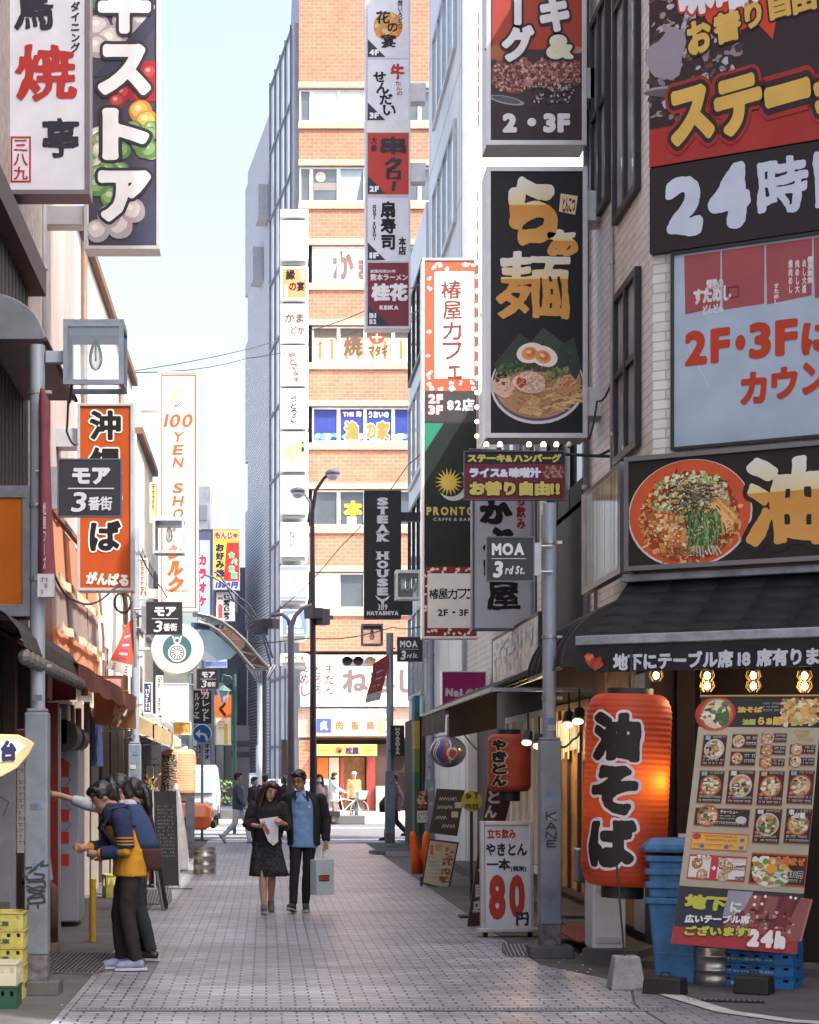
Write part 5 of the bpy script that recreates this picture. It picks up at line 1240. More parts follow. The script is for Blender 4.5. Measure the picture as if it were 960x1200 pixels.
for q in kids(o):
    if q.name.startswith('graffiti'): q.location.z = .86
G2 = 'black street plates in Latin letters'
plate('large black street plate in Latin letters on the right pole',571,630,625,680,dr1 - .1,'en',1,G1)
o,dr2,zt = street_pole('street_pole','slim grey pole with faded base near the orange umbrella covers',504,1000,700,915,.16,.2,False)
plate('small black street plate in Latin letters beside the black awning end',466,747,495,775,dr2 - .1,'en',1,G1)
lamp_box('pale lantern head beside the bottom of the steak house sign',464,669,493,702,32.5,fcol=M('lamp_frame_pale'))
o,dr3,zt = street_pole('street_pole','far grey pole with stickers in front of the red diner pillar',457,992,742,905,.16,.22,False)
lamp_box('small grey lantern head on the far pole against the brick wall',424,732,449,756,dr3 - .1)

# matsuya style red flags
def flag(label,pts,d,cols,txt):
    o = empty('flag',label,'flag',P(pts[0][0],pts[0][1],d)); b0 = Vector(o.location); A = Art(pts[0][0],pts[0][1],d / F,fn=lambda u,v,L: (u,.03 * math.sin(u * 9 + v * 3) - L * .003,v))
    n = 10; L_,R_ = pts[:2],pts[2:]
    def q(s,t):   # s across, t down
        a = Vector(pts[0]).lerp(Vector(pts[3]),t); b = Vector(pts[1]).lerp(Vector(pts[2]),t); v = a.lerp(b,s); v.x += 1.2 * math.sin(t * 5); return v.x,v.y
    for i in range(n):
        t0,t1 = i / n,(i + 1) / n
        for j in range(4):
            cl = cols[1] if t0 >= .8 else cols[0]
            A.poly([q(j / 4,t0),q((j + 1) / 4,t0),q((j + 1) / 4,t1),q(j / 4,t1)],cl,0)
    m = A.mb; m.col = (.55,.5,.6)
    for i in range(7):
        t0 = .18 + i * .085; a,b,cc,dd = q(.3,t0),q(.72,t0 + .01),q(.72,t0 + .05),q(.3,t0 + .05); A.poly([a,b,cc,dd],(.50,.42,.52) if i % 2 else (.22,.08,.25),1)
    for i in range(3): A.poly([q(.2,.84 + i * .05),q(.8,.84 + i * .05),q(.8,.865 + i * .05),q(.2,.865 + i * .05)],(.10,.08,.09),1)
    A.build('cloth',PRINT(),o)
    m = MB(); m.tube([P(pts[1][0] + 1,pts[1][1] - 4,d) - b0,P(pts[1][0] + 3,pts[1][1] + 60,d) - b0],.02,6); m.build('staff',M('galvanised'),o)
flag('red diner flag fluttering on the far right pole',[(437,778),(456,766),(447,820),(429,824)],dr3 - .15,((.36,.06,.045),(.5,.5,.5)),'')
flag('orange red flag hanging between the left pole and the round sign',[(146,735),(156,722),(156,794),(126,783)],25.0,((.46,.085,.04),(.52,.52,.52)),'')

# ================================================================ TALL LAMP, TWO ARM SIGNAL POLE, LAMP COLUMN, TRAFFIC SIGNALS
bronze = M('bronze_pole',(.065,.05,.055),.5,.4,.2,4)
dl = 47.5; o = empty('street_lamp','tall brown street lamp with two curved heads in front of the brick building','street lamp',(X(367,dl),dl,0))
b0 = Vector(o.location); m = MB(); m.tube([(0,0,0),(0,0,4.2),P(366,600,dl) - b0,P(370,575,dl) - b0,P(380,560,dl) - b0,P(386,556,dl) - b0],[.09,.08,.055,.045,.04,.04],10); m.build('mast',bronze,o,smooth=True)
m = MB(); m.tube([P(366,610,dl) - b0,P(363,588,dl) - b0,P(357,579,dl) - b0,P(350,577,dl) - b0],.035,8); m.build('arm',M('pale_arm',(.40,.40,.41),.5,.3),o,smooth=True)
for px,py in ((390,556),(349,577)):
    c_ = P(px,py,dl) - b0; m = MB(); m.ell(c_ + Vector((0,0,.03)),(.20,.26,.10),16,8); h_ = m.build('lamp_shade',M('grey_zinc'),o,smooth=True)
    m = MB(); m.ell(c_ - Vector((0,0,.035)),(.165,.22,.13),14,8); m.build('diffuser',M('lamp_diffuser',(.55,.54,.53),.2,spec=.7),o,smooth=True)
ds = 46.8; o = empty('signal_pole','forked brown pole carrying pedestrian signals at the alley end','pole',(X(341,ds),ds,0)); b0 = Vector(o.location)
m = MB(); m.tube([(0,0,0),P(341,760,ds) - b0,P(341,735,ds) - b0,P(346,722,ds) - b0,P(354,713,ds) - b0,P(366,709,ds) - b0],[.10,.085,.08,.06,.05,.05],10); m.tube([P(341,740,ds) - b0,P(338,726,ds) - b0,P(331,720,ds) - b0,P(318,721,ds) - b0],.05,8); m.build('mast',M('mauve_pole',(.19,.155,.175),.5,.2,.15,3),o,smooth=True)
def ped_signal(label,px,py,d,ang,sc=1):
    o = empty('pedestrian_signal',label,'signal',P(px,py,d),ang); m = MB(); m.box(-.16 * sc,-.13,-.19 * sc,.16 * sc,.13,.19 * sc); m.build('housing',M('signal_grey',(.075,.07,.085),.5,.2),o,bevel=.03)
    m = MB(); m.prism([(-.20 * sc,.19 * sc),(.20 * sc,.19 * sc),(.17 * sc,-.05),(-.17 * sc,-.05)],-.42,-.131); m.build('hood',M('signal_grey'),o)
    m = MB(); m.box(-.03,.131,-.05,.03,.3,.05); m.build('bracket',M('signal_grey'),o)
ped_signal('grey pedestrian signal on the left arm of the forked pole',306,735,ds - .2,R(62)); ped_signal('grey pedestrian signal at the right arm beside the tall lamp',378,723,dl - .1,R(-60),1.1)
tl = empty('traffic_light','horizontal traffic signal with two dark lenses in front of the white signboard','traffic light',P(423,775,60)); k = 60 / F
m = MB(); m.box(-22 * k,0,-6 * k,22 * k,.25,7 * k); m.build('housing',M('signal_pale',(.62,.60,.57),.5),tl,bevel=.1)
for i,px in enumerate((407,420,434)):
    m = MB(); m.lathe([(0,-.03),(5.2 * k,-.02),(5.6 * k,-.001)],((px - 423) * k,0,.3 * k),20,'y'); m.build('lens',M('lens_dark',(.06,.05,.055),.3) if i < 2 else M('lens_amber',(.66,.46,.26),.3),tl,smooth=True)
    m = MB(); m.lathe([(6.0 * k,-.35),(6.2 * k,-.001)],((px - 423) * k,0,.3 * k),20,'y',math.pi * -.05,math.pi * 1.05); m.build('visor',M('signal_grey') if i < 2 else M('signal_pale'),tl)
m = MB(); m.tube([(22 * k,.12,4 * k),(38 * k,.12,6 * k)],.05,8); m.build('arm',M('signal_pale'),tl)
dc = 51.0; o = empty('lamp_column','white lamp column with flared funnel top at the alley end','lamp column',(X(306,dc),dc,0)); k = dc / F
m = MB(); m.lathe([(.14,0),(.14,2.4),(.105,2.45),(.105,Z(800,dc)),(.20,Z(797,dc))],(0,0,0),16); m.build('column',M('pale_column',(.50,.53,.57),.4,.2,.12,3),o,autos=True)
m = MB(); m.lathe([(.13,Z(800,dc)),(.42,Z(781,dc)),(.43,Z(779.5,dc)),(.30,Z(780,dc))],(0,0,0),24); m.build('funnel',M('funnel_white',(.52,.52,.52),.5,0,.15,5),o,autos=True)
m = MB()
for i in range(20):
    a = i * math.pi / 10; m.tube([(.14 * math.cos(a),.14 * math.sin(a),Z(799.5,dc)),(.435 * math.cos(a),.435 * math.sin(a),Z(780,dc))],.012,4)
m.build('rib',M('slate_metal'),o)
# street arch with painted panels
da = 48.5; o = empty('street_arch','arched steel street gate with pale blue and orange panels behind the left signs','arch',P(232,722,da)); b0 = Vector(o.location)
def arc(r0,cx_,cy_,a0,a1,n=14): return [(cx_ + r0 * math.cos(a0 + (a1 - a0) * i / n),cy_ - r0 * math.sin(a0 + (a1 - a0) * i / n)) for i in range(n + 1)]
oc = [(232,719),(246,722),(260,728),(274,738),(288,751),(302,768),(315,783)]; ic = [(232,729),(244,732),(256,739),(268,750),(280,763),(292,778),(298,784)]
m = MB()
for y_ in (0,.55):
    m.tube([P(x,y,da) - b0 + Vector((0,y_,0)) for x,y in oc],.045,6); m.tube([P(x,y,da) - b0 + Vector((0,y_,0)) for x,y in ic],.045,6)
    for a,b in zip(oc,ic): m.tube([P(*a,da) - b0 + Vector((0,y_,0)),P(*b,da) - b0 + Vector((0,y_,0))],.02,5)
    for a,b in zip(oc[1:],ic): m.tube([P(*a,da) - b0 + Vector((0,y_,0)),P(*b,da) - b0 + Vector((0,y_,0))],.02,5)
m.build('truss',M('pale_truss',(.30,.29,.28),.5,.3,.2,3),o)
def apanel(nm,pts,mat,y_=.25):
    m = MB(); m.add([P(x,y,da) - b0 + Vector((0,y_,0)) for x,y in pts] + [P(x,y,da) - b0 + Vector((0,y_ + .06,0)) for x,y in pts],[tuple(range(len(pts))),tuple(range(2 * len(pts) - 1,len(pts) - 1,-1))] + [(i,(i + 1) % len(pts),(i + 1) % len(pts) + len(pts),i + len(pts)) for i in range(len(pts))]); m.build(nm,mat,o)
apanel('sky_panel',[(232,735),(246,738),(258,746),(270,757),(277,764),(270,771),(255,774),(232,773)],M('sky_blue_panel',(.40,.56,.64),.5,0,.15,1))
apanel('cream_panel',[(232,757),(240,763),(252,771),(255,774),(232,773)],M('white_panel',(.66,.68,.66),.5),.2)
apanel('orange_panel',[(263,733),(276,743),(286,752),(281,762),(268,750),(259,741)],M('peach_panel',(.62,.33,.20),.5,0,.2,1),.1)
apanel('dark_panel',[(288,752),(302,768),(315,783),(299,783),(283,763)],M('dark_truss_panel',(.10,.07,.055),.6,0,.3,3),.3)
apanel('blue_stripe_panel',[(224,729),(247,731),(246,738),(224,737)],M('blue_stripes',(.06,.10,.20),.5),.05)
m = MB()
for (x0,y0,x1,y1) in ((251,668,274,703),(268,700,304,738),(283,700,320,770),(295,720,318,780),(240,672,282,700)):
    m.tube([P(x0 + (x1 - x0) * t,y0 + (y1 - y0) * (t ** 1.6),da) - b0 + Vector((0,.4,0)) for t in (0,.25,.5,.75,1)],.03,6)
m.build('ornament',M('slate_metal'),o)
m = MB(); m.tube([P(310,785,da) - b0 + Vector((0,.4,0)),Vector((P(310,785,da).x - b0.x,.4,-b0.z))],.06,8); m.build('leg',M('slate_metal'),o)
# green lamp post with lantern, blue arrow disc
dg = 51.5; o = empty('lantern_post','green post with hanging lantern above the orange and cream sign','street lamp',(X(275,dg),dg,0)); b0 = Vector(o.location)
m = MB(); m.tube([(0,0,0),(0,0,Z(790,dg))],.05,8); m.tube([P(275,800,dg) - b0,P(270,793,dg) - b0,P(262,791,dg) - b0,P(260,798,dg) - b0],.025,6); m.build('post',M('green_metal'),o)
m = MB(); zc = Z(815,dg); m.lathe([(.02,zc + .28),(.22,zc + .14),(.23,zc + .12)],(X(262,dg) - b0.x,0,0),8); m.build('lamp_cap',M('lantern_green',(.06,.16,.12),.5),o)
m = MB(); m.lathe([(.17,zc + .12),(.09,zc - .18),(0,zc - .2)],(X(262,dg) - b0.x,0,0),8); m.build('lantern_glass',M('lantern_pane',(.42,.44,.48),.2),o)
dbs = 46.9; o = empty('arrow_sign','round blue traffic sign with white left arrow','traffic sign',(X(237,dbs),dbs,0)); k = dbs / F
m = MB(); m.lathe([(0,-.02),(.235,-.02),(.24,0),(.235,.02),(0,.02)],(0,-.06,Z(860,dbs)),28,'y'); m.build('disc',M('sign_rim',(.6,.6,.62),.4),o)
A = Art(0,0,1); zc = -Z(860,dbs); A.ell(0,zc,.222,.222,(.03,.13,.36),0,28)
A.poly([(-.17,zc + .0),(-.05,zc - .11),(-.05,zc + .11)],(.7,.72,.74),1); A.line([(-.06,zc),(.03,zc + .0),(.10,zc + .05),(.12,zc + .17)],.06,(.7,.72,.74),1.5); q = A.build('arrow',PRINT(),o); q.location = (0,-.085,0)
m = MB(); m.tube([(0,0,0),(0,0,Z(850,dbs))],.035,8); m.build('post',M('galvanised'),o)

# ================================================================ OVERHEAD WIRES
wires = [((-40,470,60),(150,436,40),(362,388,60),(520,318,34),'thin sagging wire passing in front of the round sign column'),((150,437,40),(290,420,60),(420,388,60),(560,330,31),'lower thin wire running from the left row to the cafe tower'),((320,720,47),(400,640,45),(478,545,40),(540,470,31),'wire rising steeply towards the cafe sign tower'),((200,752,50),(360,748,48),(460,735,45),(520,722,33),'wire crossing low in front of the brick wall')]
for q in wires:
    pts = [P(*a) for a in q[:4]]; o = empty('overhead_wire',q[4],'wire',pts[0]); m = MB(); L_ = []
    for a,b in zip(pts,pts[1:]):
        for i in range(5): t = i / 5; L_.append(a.lerp(b,t) - pts[0] - Vector((0,0,.12 * math.sin(math.pi * t))))
    L_.append(pts[-1] - pts[0]); m.tube(L_,.013,4); m.build('cable',M('cable_black',(.03,.03,.032),.6),o)

# ================================================================ AWNINGS
blk = M('black_canvas',(.014,.014,.017),.75,0,.35,2.5,.25,70); blk2 = M('grey_black_canvas',(.024,.023,.027),.75,0,.3,3,.25,70)
aw = empty('shop_awning','long black canvas awning with white kana valance over the noodle shop front','awning',r1w(0,0,0),RZ)
def awp(px,py,v): u,z = rp(px,py,v); return u,z
ut,zt_ = rp(737,682,-.25); uf,zf = rp(677,752,-1.15)
m = MB(); n = 14
for i in range(n):
    ua,ub2 = i / n,(i + 1) / n
    def q(s,t):
        u = (ut + (5.6 - ut) * s) * (1 - t) + (uf + (5.6 - uf) * s) * t
        return (u,-.25 - .9 * t,zt_ + (zf - zt_) * t - .05 * math.sin(math.pi * t) + .012 * math.sin(s * 40) * math.sin(math.pi * t))
    for j in range(6): m.quad(q(ua,j / 6),q(ua,(j + 1) / 6),q(ub2,(j + 1) / 6),q(ub2,j / 6))
m.build('canopy',blk,aw,smooth=True,solid=.006)
m = MB(); m.box(uf - .01,-1.19,zf - .035,5.6,-1.13,zf + .045); m.build('front_bar',M('scuffed_bar',(.27,.29,.33),.4,.5,.4,7),aw,bevel=.01)
m = MB(); m.box(ut - .03,-.34,zt_ - .01,5.6,-.22,zt_ + .06); m.build('head_box',M('scuffed_bar'),aw,bevel=.01)
zv = rp(700,788,-1.17)[1]
m = MB(); m.box(uf,-1.172,zv,5.6,-1.165,zf - .036); m.build('valance',blk,aw)
A = Art(0,0,1); A.mb.T = Matrix.Translation((0,-1.176,0))
ln = '地下にテーブル席 18 席有ります'; b = fb(719,762,951,783,-1.17); A.text(ln,b[0],b[1] - .0,b[0] + (b[2] - b[0]) * 1.12,b[3],(.50,.52,.58),2,.05,brush=.02)
ue,ze = rp(696,775,-1.17)
for i in range(9): A.ell(ue + .045 * math.cos(i * .8),-ze + .04 * math.sin(i * 1.1),.03,.04,random.choice([(.36,.06,.03),(.5,.15,.06),(.25,.04,.03)]),1 + i * .1,10,i,.3)
A.build('lettering',PRINT(),aw)
m = MB()
for u in (uf + .02,1.6,3.2): m.tube([(u,-1.14,zf - .02),(u + .1,-.02,zf + .05)],.016,6)
m.build('folding_arm',dark_metal(),aw)
ba = empty('barrel_awning','rounded black barrel awning on the street side of the noodle shop','awning',(3.38,16.35,2.58)); m = MB(); prof = [(-.80 * math.cos(a),.62 * math.sin(a)) for a in [i * math.pi / 2 / 12 for i in range(13)]]
ys = [0,.35,.7,1.05,1.4,1.75,2.1]; rings = []
for i in range(25):
    y = 2.1 * i / 24; s = 1 - .025 * abs(math.sin(i * math.pi / 4)); rings.append([(x * s,y,z * s) for x,z in prof])
m.loft(rings,close=False,cap=False); m.add([(x,0,z) for x,z in prof] + [(0,0,0)],[tuple(range(14))]); m.build('canopy',blk2,ba,smooth=False)
m = MB()
for i in range(0,25,4): m.tube([(x * 1.012,2.1 * i / 24,z * 1.012) for x,z in prof],.011,5)
m.tube([(-.8,0,0),(-.8,2.1,0)],.014,6); m.build('rib',M('rib_black',(.04,.04,.046),.5),ba)
gaw = empty('bar_awning','black sloped canvas awning of the grill bar reaching towards the alley end','awning',(3.5,20.0,0)); m = MB(); n = 10
def q(s,t): return (-.0 - 1.08 * t,s * 8.8,3.02 - .45 * t + .03 * math.sin(math.pi * t) + .012 * math.sin(s * 37))
for i in range(20):
    for j in range(5): m.quad(q(i / 20,j / 5),q((i + 1) / 20,j / 5),q((i + 1) / 20,(j + 1) / 5),q(i / 20,(j + 1) / 5))
m.build('canopy',blk2,gaw,solid=.006)
m = MB(); m.box(-1.11,0,2.53,-1.06,8.8,2.575); m.box(-1.06,.0,2.53,0,.03,2.57); m.build('front_bar',M('scuffed_bar'),gaw)
for i in range(9): m = MB(); m.tube([(-1.05,.3 + i,2.52),(-.02,.3 + i,2.9)],.014,5); m.build('folding_arm',dark_metal(),gaw)
m = MB(); rows_ = 24
for i in range(rows_): m.quad((-1.09,5.2 + 3.6 * i / rows_,2.53),(-1.09,5.2 + 3.6 * (i + 1) / rows_,2.53),(-1.09 + .02 * math.sin(i),5.2 + 3.6 * (i + 1) / rows_,2.22),(-1.09 + .02 * math.sin(i - 1),5.2 + 3.6 * i / rows_,2.22))
m.build('valance',blk2,gaw,solid=.005); m = MB(); m.quad((-1.09,4.8,2.53),(-.45,4.8,2.72),(-.45,4.8,2.25),(-1.09,4.8,2.12)); m.build('side_flap',blk2,gaw,solid=.005)
# left awnings
sa = empty('sheer_awning','sunlit salmon vinyl curtain with clear window band hung off an upper balcony on the left','curtain',(-2.46,20.9,0)); sal = cloth_trans('salmon_vinyl',(.62,.27,.17),.35); clr = cloth_trans('smoky_vinyl',(.42,.33,.32),.5); wht = cloth_trans('white_trim',(.74,.66,.52),.4)
def wavy(nm,mat,z0,z1,x0,x1,y0,y1,amp=.012,n=60):
    m = MB()
    for i in range(n):
        for j in range(4):
            f = lambda a,b: (x0 + (x1 - x0) * b + amp * math.sin(a * 31) + .5 * amp * math.sin(a * 83 + b * 3),y0 + (y1 - y0) * a,z0(a) + (z1(a) - z0(a)) * b)
            m.quad(f(i / n,j / 4),f((i + 1) / n,j / 4),f((i + 1) / n,(j + 1) / 4),f(i / n,(j + 1) / 4))
    m.build(nm,mat,sa,smooth=True)
W1 = lambda a: 3.86 + .010 * math.sin(a * 25)
W2 = lambda a: 3.32 + .010 * math.sin(a * 25 + 1)
wavy('upper_cloth',sal,W1,lambda a: 4.62 - .1 * a,.06,.02,0,6); wavy('window_band',clr,lambda a: W2(a) + .002,lambda a: W1(a) - .002,.08,.06,0,6); wavy('lower_cloth',sal,lambda a: 2.86 + .015 * math.sin(a * 16),lambda a: W2(a) - .002,.10,.08,0,6)
for f_,s_ in ((W1,.09),(W2,.11)):
    wavy('white_trim',wht,lambda a: f_(a) - .05,lambda a: f_(a) + .05,s_ + .04,s_ + .04,0,6)
m = MB(); m.box(0,-.02,4.62,.06,6,4.68); m.tube([(.05,6,4.5),(.13,6,3.6),(.13,6,2.85)],.02,6); m.build('rail',M('rust_frame'),sa)
oa = empty('shop_awning','rust coloured canvas awning with pale lit end flap on the left','awning',(-2.45,16.6,0)); m = MB()
ca = cloth_trans('rust_canvas',(.26,.085,.05),.25); ca2 = cloth_trans('tan_canvas',(.50,.28,.16),.35)
for i in range(12):
    for j in range(4):
        f = lambda a,b: (.78 * b,a * 7.2,2.95 - .32 * b + .02 * math.sin(a * 40)); m.quad(f(i / 12,j / 4),f((i + 1) / 12,j / 4),f((i + 1) / 12,(j + 1) / 4),f(i / 12,(j + 1) / 4))
m.build('canopy',ca,oa)
m = MB()
for i in range(14): m.quad((.79 + .02 * math.sin(i),7.2 * i / 14,2.63),(.79 + .02 * math.sin(i + 1),7.2 * (i + 1) / 14,2.63),(.79,7.2 * (i + 1) / 14,2.44 + .02 * math.sin(i * 2 + 2)),(.79,7.2 * i / 14,2.44 + .02 * math.sin(i * 2)))
m.build('valance',M('dark_rust_cloth',(.16,.05,.035),.8,0,.3,4),oa)
m = MB(); m.quad((.25,7.22,2.86),(.80,7.22,2.63),(.80,7.22,2.22),(.27,7.22,2.28)); m.build('end_flap',ca2,oa,solid=.004)
A = Art(0,0,1); A.text('炉',.5,-2.52,.68,-2.3,(.7,.66,.55),1,.05); q = A.build('lettering',PRINT(),oa); q.location = (0,7.2,0)
ha = empty('hood','grey curved metal hood over the slatted timber front at the left edge','hood',(-2.19,14.6,5.03)); m = MB(); pr = [(0,0)] + [(.46 * math.cos(a),.37 * math.sin(a)) for a in [i * math.pi / 20 for i in range(11)]]
m.prism(pr,0,2.4); m.build('shell',M('zinc_hood',(.16,.17,.20),.5,.3,.25,4),ha,bevel=.006)
m = MB(); m.tube([(.47,-.01,0)] + [(.47 * math.cos(a),-.01,.38 * math.sin(a)) for a in [i * math.pi / 16 for i in range(8)]],.012,5); m.tube([(.47,-.01,0),(.47,2.4,0)],.02,5); m.build('rim',M('dark_timber'),ha)
da_ = empty('shop_awning','dark ruffled awning under the orange box sign at the left edge','awning',(-2.29,13.0,2.5)); m = MB()
for i in range(16):
    for j in range(5):
        f = lambda a,b: (.62 * math.sin(b * 1.5),a * 4.2,.42 * math.cos(b * 1.5)); m.quad(f(i / 16,j / 5),f((i + 1) / 16,j / 5),f((i + 1) / 16,(j + 1) / 5),f(i / 16,(j + 1) / 5))
m.build('canopy',M('black_brown_canvas',(.035,.03,.03),.8,0,.3,4),da_)
m = MB()
for i in range(14): m.ell((.60,.15 + i * .3,-.03),(.05,.12,.06),8,6)
m.build('ruffle',M('grey_ruffle',(.12,.11,.105),.8),da_)
for (y0,y1,z,dx,mt,lb_) in ((26.5,31.8,2.75,.8,M('tan_tarp',(.40,.29,.17),.8,0,.3,3),'sunlit tan shop awning behind the second left pole'),(32.4,36,2.7,.75,M('cream_tarp',(.60,.54,.42),.8,0,.3,3),'cream tarpaulin awning above the peach lantern'),(36.4,41,2.9,.7,M('grey_tarp',(.3,.3,.31),.8,0,.3,3),'grey tarpaulin awning near the end of the left row')):
    o = empty('shop_awning',lb_,'awning',(-2.38,y0,0)); m = MB()
    for i in range(10):
        f = lambda a,b: (dx * b,a * (y1 - y0),z - .4 * b + .03 * math.sin(a * 19)); m.quad(f(i / 10,0),f((i + 1) / 10,0),f((i + 1) / 10,1),f(i / 10,1))
    m.build('canopy',mt,o,solid=.01); m = MB(); m.box(dx - .02,0,z - .62,dx,y1 - y0,z - .4); m.quad((0,.0,z),(dx,.0,z - .4),(dx,.0,z - .6),(0,.0,z - .3)); m.build('valance',mt,o)
    m = MB(); m.tube([(.02,.1,z - .5),(dx,.1,z - .43)],.015,5); m.build('stay',M('galvanised'),o); m = MB(); m.tube([(.02,y1 - y0 - .1,z - .5),(dx,y1 - y0 - .1,z - .43)],.015,5); m.build('stay',M('galvanised'),o)

# ================================================================ LANTERNS
paper = M('lantern_paper',(.33,.040,.018),.6,0,.45,3.5,.25,9,emit=(.9,.16,.03),es=.0)
def lantern(name,label,ctr,rad,hgt,col_mat,chars,ccol,th0,tilt=0.0,out=None,chsize=None,ribs=22,bold=.075,box=(.3,.12),mid=1.0,capm=None,cover=.82):
    o = empty(name,label,'lantern',ctr); o.rotation_euler = (0,tilt,0)
    def rr(t):   # t 0..1 along the height
        e = min(t,1 - t); return rad * (1 if e > .12 else .72 + .28 * math.sqrt(max(0,1 - ((.12 - e) / .12) ** 2))) * (1 + (mid - 1) * math.sin(math.pi * t))
    prof = []; n = ribs * 4
    for i in range(n + 1):
        t = i / n; prof.append((rr(t) * (1 + .008 * math.cos(i * math.pi / 2)),-hgt / 2 + hgt * t))
    m = MB(); m.lathe(prof,(0,0,0),44); m.build('paper_shade',col_mat,o,smooth=True)
    m = MB(); m.lathe([(rad * .0,hgt / 2 + .05),(rad * .55,hgt / 2 + .05),(rad * .55,hgt / 2 - .01),(rad * .70,hgt / 2 - .012)],(0,0,0),28); m.build('top_ring',capm or dark_metal(),o,autos=True)
    m = MB(); m.lathe([(rad * .70,-hgt / 2 + .012),(rad * .5,-hgt / 2 + .01),(rad * .5,-hgt / 2 - .1),(0,-hgt / 2 - .1)],(0,0,0),28); m.build('bottom_ring',capm or dark_metal(),o,autos=True)
    def fn(u,v,L):
        t = min(.999,max(.001,.5 + v / hgt)); r = rr(t) * 1.01 + .004 + L * .0016; a = th0 + u / rad
        return (r * math.sin(a),-r * math.cos(a),v)
    A = Art(0,0,1,fn=fn)
    hh = hgt * cover / len(chars); y = -hgt * cover / 2; wd = chsize or rad * 1.0
    for i,ch in enumerate(chars): A.text(ch,-wd / 2,y + i * hh + hh * .03,wd / 2,y + (i + 1) * hh - hh * .03,ccol,3,bold,brush=.04,out=out,res=46,maxrun=4)
    A.build('lettering',PRINT(),o); return o
pos = P(734,926,15.35)
bl = lantern('big_lantern','huge orange paper lantern with black brush kana outside the noodle shop',pos,.345,1.56,paper,'油そば',(.02,.016,.014),-.50,R(2.2),[((.56,.48,.5),.055)],.40,34)
lp = bpy.data.lights.new('lantern_bulb','POINT'); lp.energy = 4.5; lp.color = (1,.55,.2); lp.shadow_soft_size = .05
lo = bpy.data.objects.new('lantern_bulb',lp); COL.objects.link(lo); lo.parent = bl; lo.location = (.17,-.19,.08)
pm_ = paper.node_tree; pb = pm_.nodes['Principled BSDF']; trl = pm_.nodes.new('ShaderNodeBsdfTranslucent'); trl.inputs[0].default_value = (.75,.22,.05,1); mxs = pm_.nodes.new('ShaderNodeMixShader'); mxs.inputs[0].default_value = .16
pm_.links.new(pb.outputs[0],mxs.inputs[1]); pm_.links.new(trl.outputs[0],mxs.inputs[2]); pm_.links.new(mxs.outputs[0],pm_.nodes['Material Output'].inputs[0])
m = MB(); m.tube([(.0,0,.83),(.0,0,1.15)],.012,6); m.build('hanger',dark_metal(),bl)
l2 = lantern('paper_lantern','small dark red paper lantern with black kana at the grill bar',P(597,894,19.7),.225,.60,M('dark_lantern_paper',(.32,.05,.028),.6,0,.2,6),'やきとん',(.02,.016,.014),-.62,R(0),[((.50,.40,.24),.07)],.17,18)
A = Art(0,0,1); A.rect(.02,-.2,.14,-.06,(.30,.05,.03),0);
lantern('paper_lantern','sunlit peach paper lantern with dark brush characters on the left',P(209,905,33.5),.31,.82,M('peach_lantern_paper',(.66,.30,.17),.6,0,.15,5),'焼宝天狗',(.10,.055,.05),-.55,0,[((.72,.62,.54),.05)],.34,18,.02,capm=off_white())
gb = empty('beer_globe','round blue and white vinyl globe hanging under the black bar awning','globe',P(525,881,24)); m = MB(); m.ell((0,0,0),(.235,.235,.20),28,18); m.build('ball',M('dark_blue_vinyl',(.10,.11,.17),.15,0,.3,5,spec=.8),gb,smooth=True)
A = Art(0,0,1,fn=lambda u,v,L: (.24 * math.cos(v / .2) * math.sin(u / .235),-.24 * math.cos(v / .2) * math.cos(u / .235),.205 * math.sin(v / .2)))
for i in range(9):
    u0 = -.28 + i * .035; A.line([(u0 + .02 * math.sin(j),-.16 + j * .04) for j in range(9)],.018,random.choice([(.55,.58,.66),(.45,.48,.58),(.06,.10,.36),(.36,.06,.06)]),1 + i * .1)
A.ell(.03,.02,.07,.08,(.5,.46,.48),2.5,16,0,.2); A.ell(.04,.03,.05,.05,(.30,.06,.06),3,14,0,.3); A.build('print',PRINT(),gb); m = MB(); m.tube([(0,0,.19),(0,0,.45)],.008,5); m.build('cord',dark_metal(),gb)
# bulbs under the noodle shop awning
def caged(label,px,py,v,n=2):
    u,z = rp(px,py,v); o = empty('caged_bulb',label,'lamp',r1w(u,v,z),RZ,'caged bulbs under the noodle shop awning')
    for i in range(n):
        m = MB(); m.ell((0,0,-.04 - i * .085),(.028,.028,.034),12,8); m.build('bulb',M('lit_bulb'),o,smooth=True)
        m = MB()
        for k in range(6):
            a = k * math.pi / 3; m.tube([(.05 * math.cos(a),.05 * math.sin(a),.0 - i * .085),(.062 * math.cos(a),.062 * math.sin(a),-.045 - i * .085),(.03 * math.cos(a),.03 * math.sin(a),-.09 - i * .085)],.004,4)
        m.build('cage',M('brass_wire',(.25,.16,.06),.4,.7),o)
    m = MB(); m.lathe([(.0,.07),(.03,.06),(.055,.0)],(0,0,0),12); m.tube([(0,0,.06),(0,0,.3)],.006,5); m.build('cap',dark_metal(),o)
for px,py,n,lb_ in ((769,786,1,'single caged bulb right above the big orange lantern'),(829,786,2,'caged bulb pair over the left edge of the menu banner'),(883,786,2,'caged bulb pair over the middle of the menu banner'),(943,786,2,'caged bulb pair over the right edge of the menu banner')): caged(lb_,px,py,-.75,n)
wl_ = bpy.data.lights.new('bulb_fill_glow','POINT'); wl_.energy = 5; wl_.color = (1,.66,.35); wl_.shadow_soft_size = .1
for i,(px,py) in enumerate(((829,790),(943,790))):
    u,z = rp(px,py,-.75); q = bpy.data.objects.new('bulb_fill_glow',wl_); COL.objects.link(q); q.location = r1w(u,-.80,z - .1)
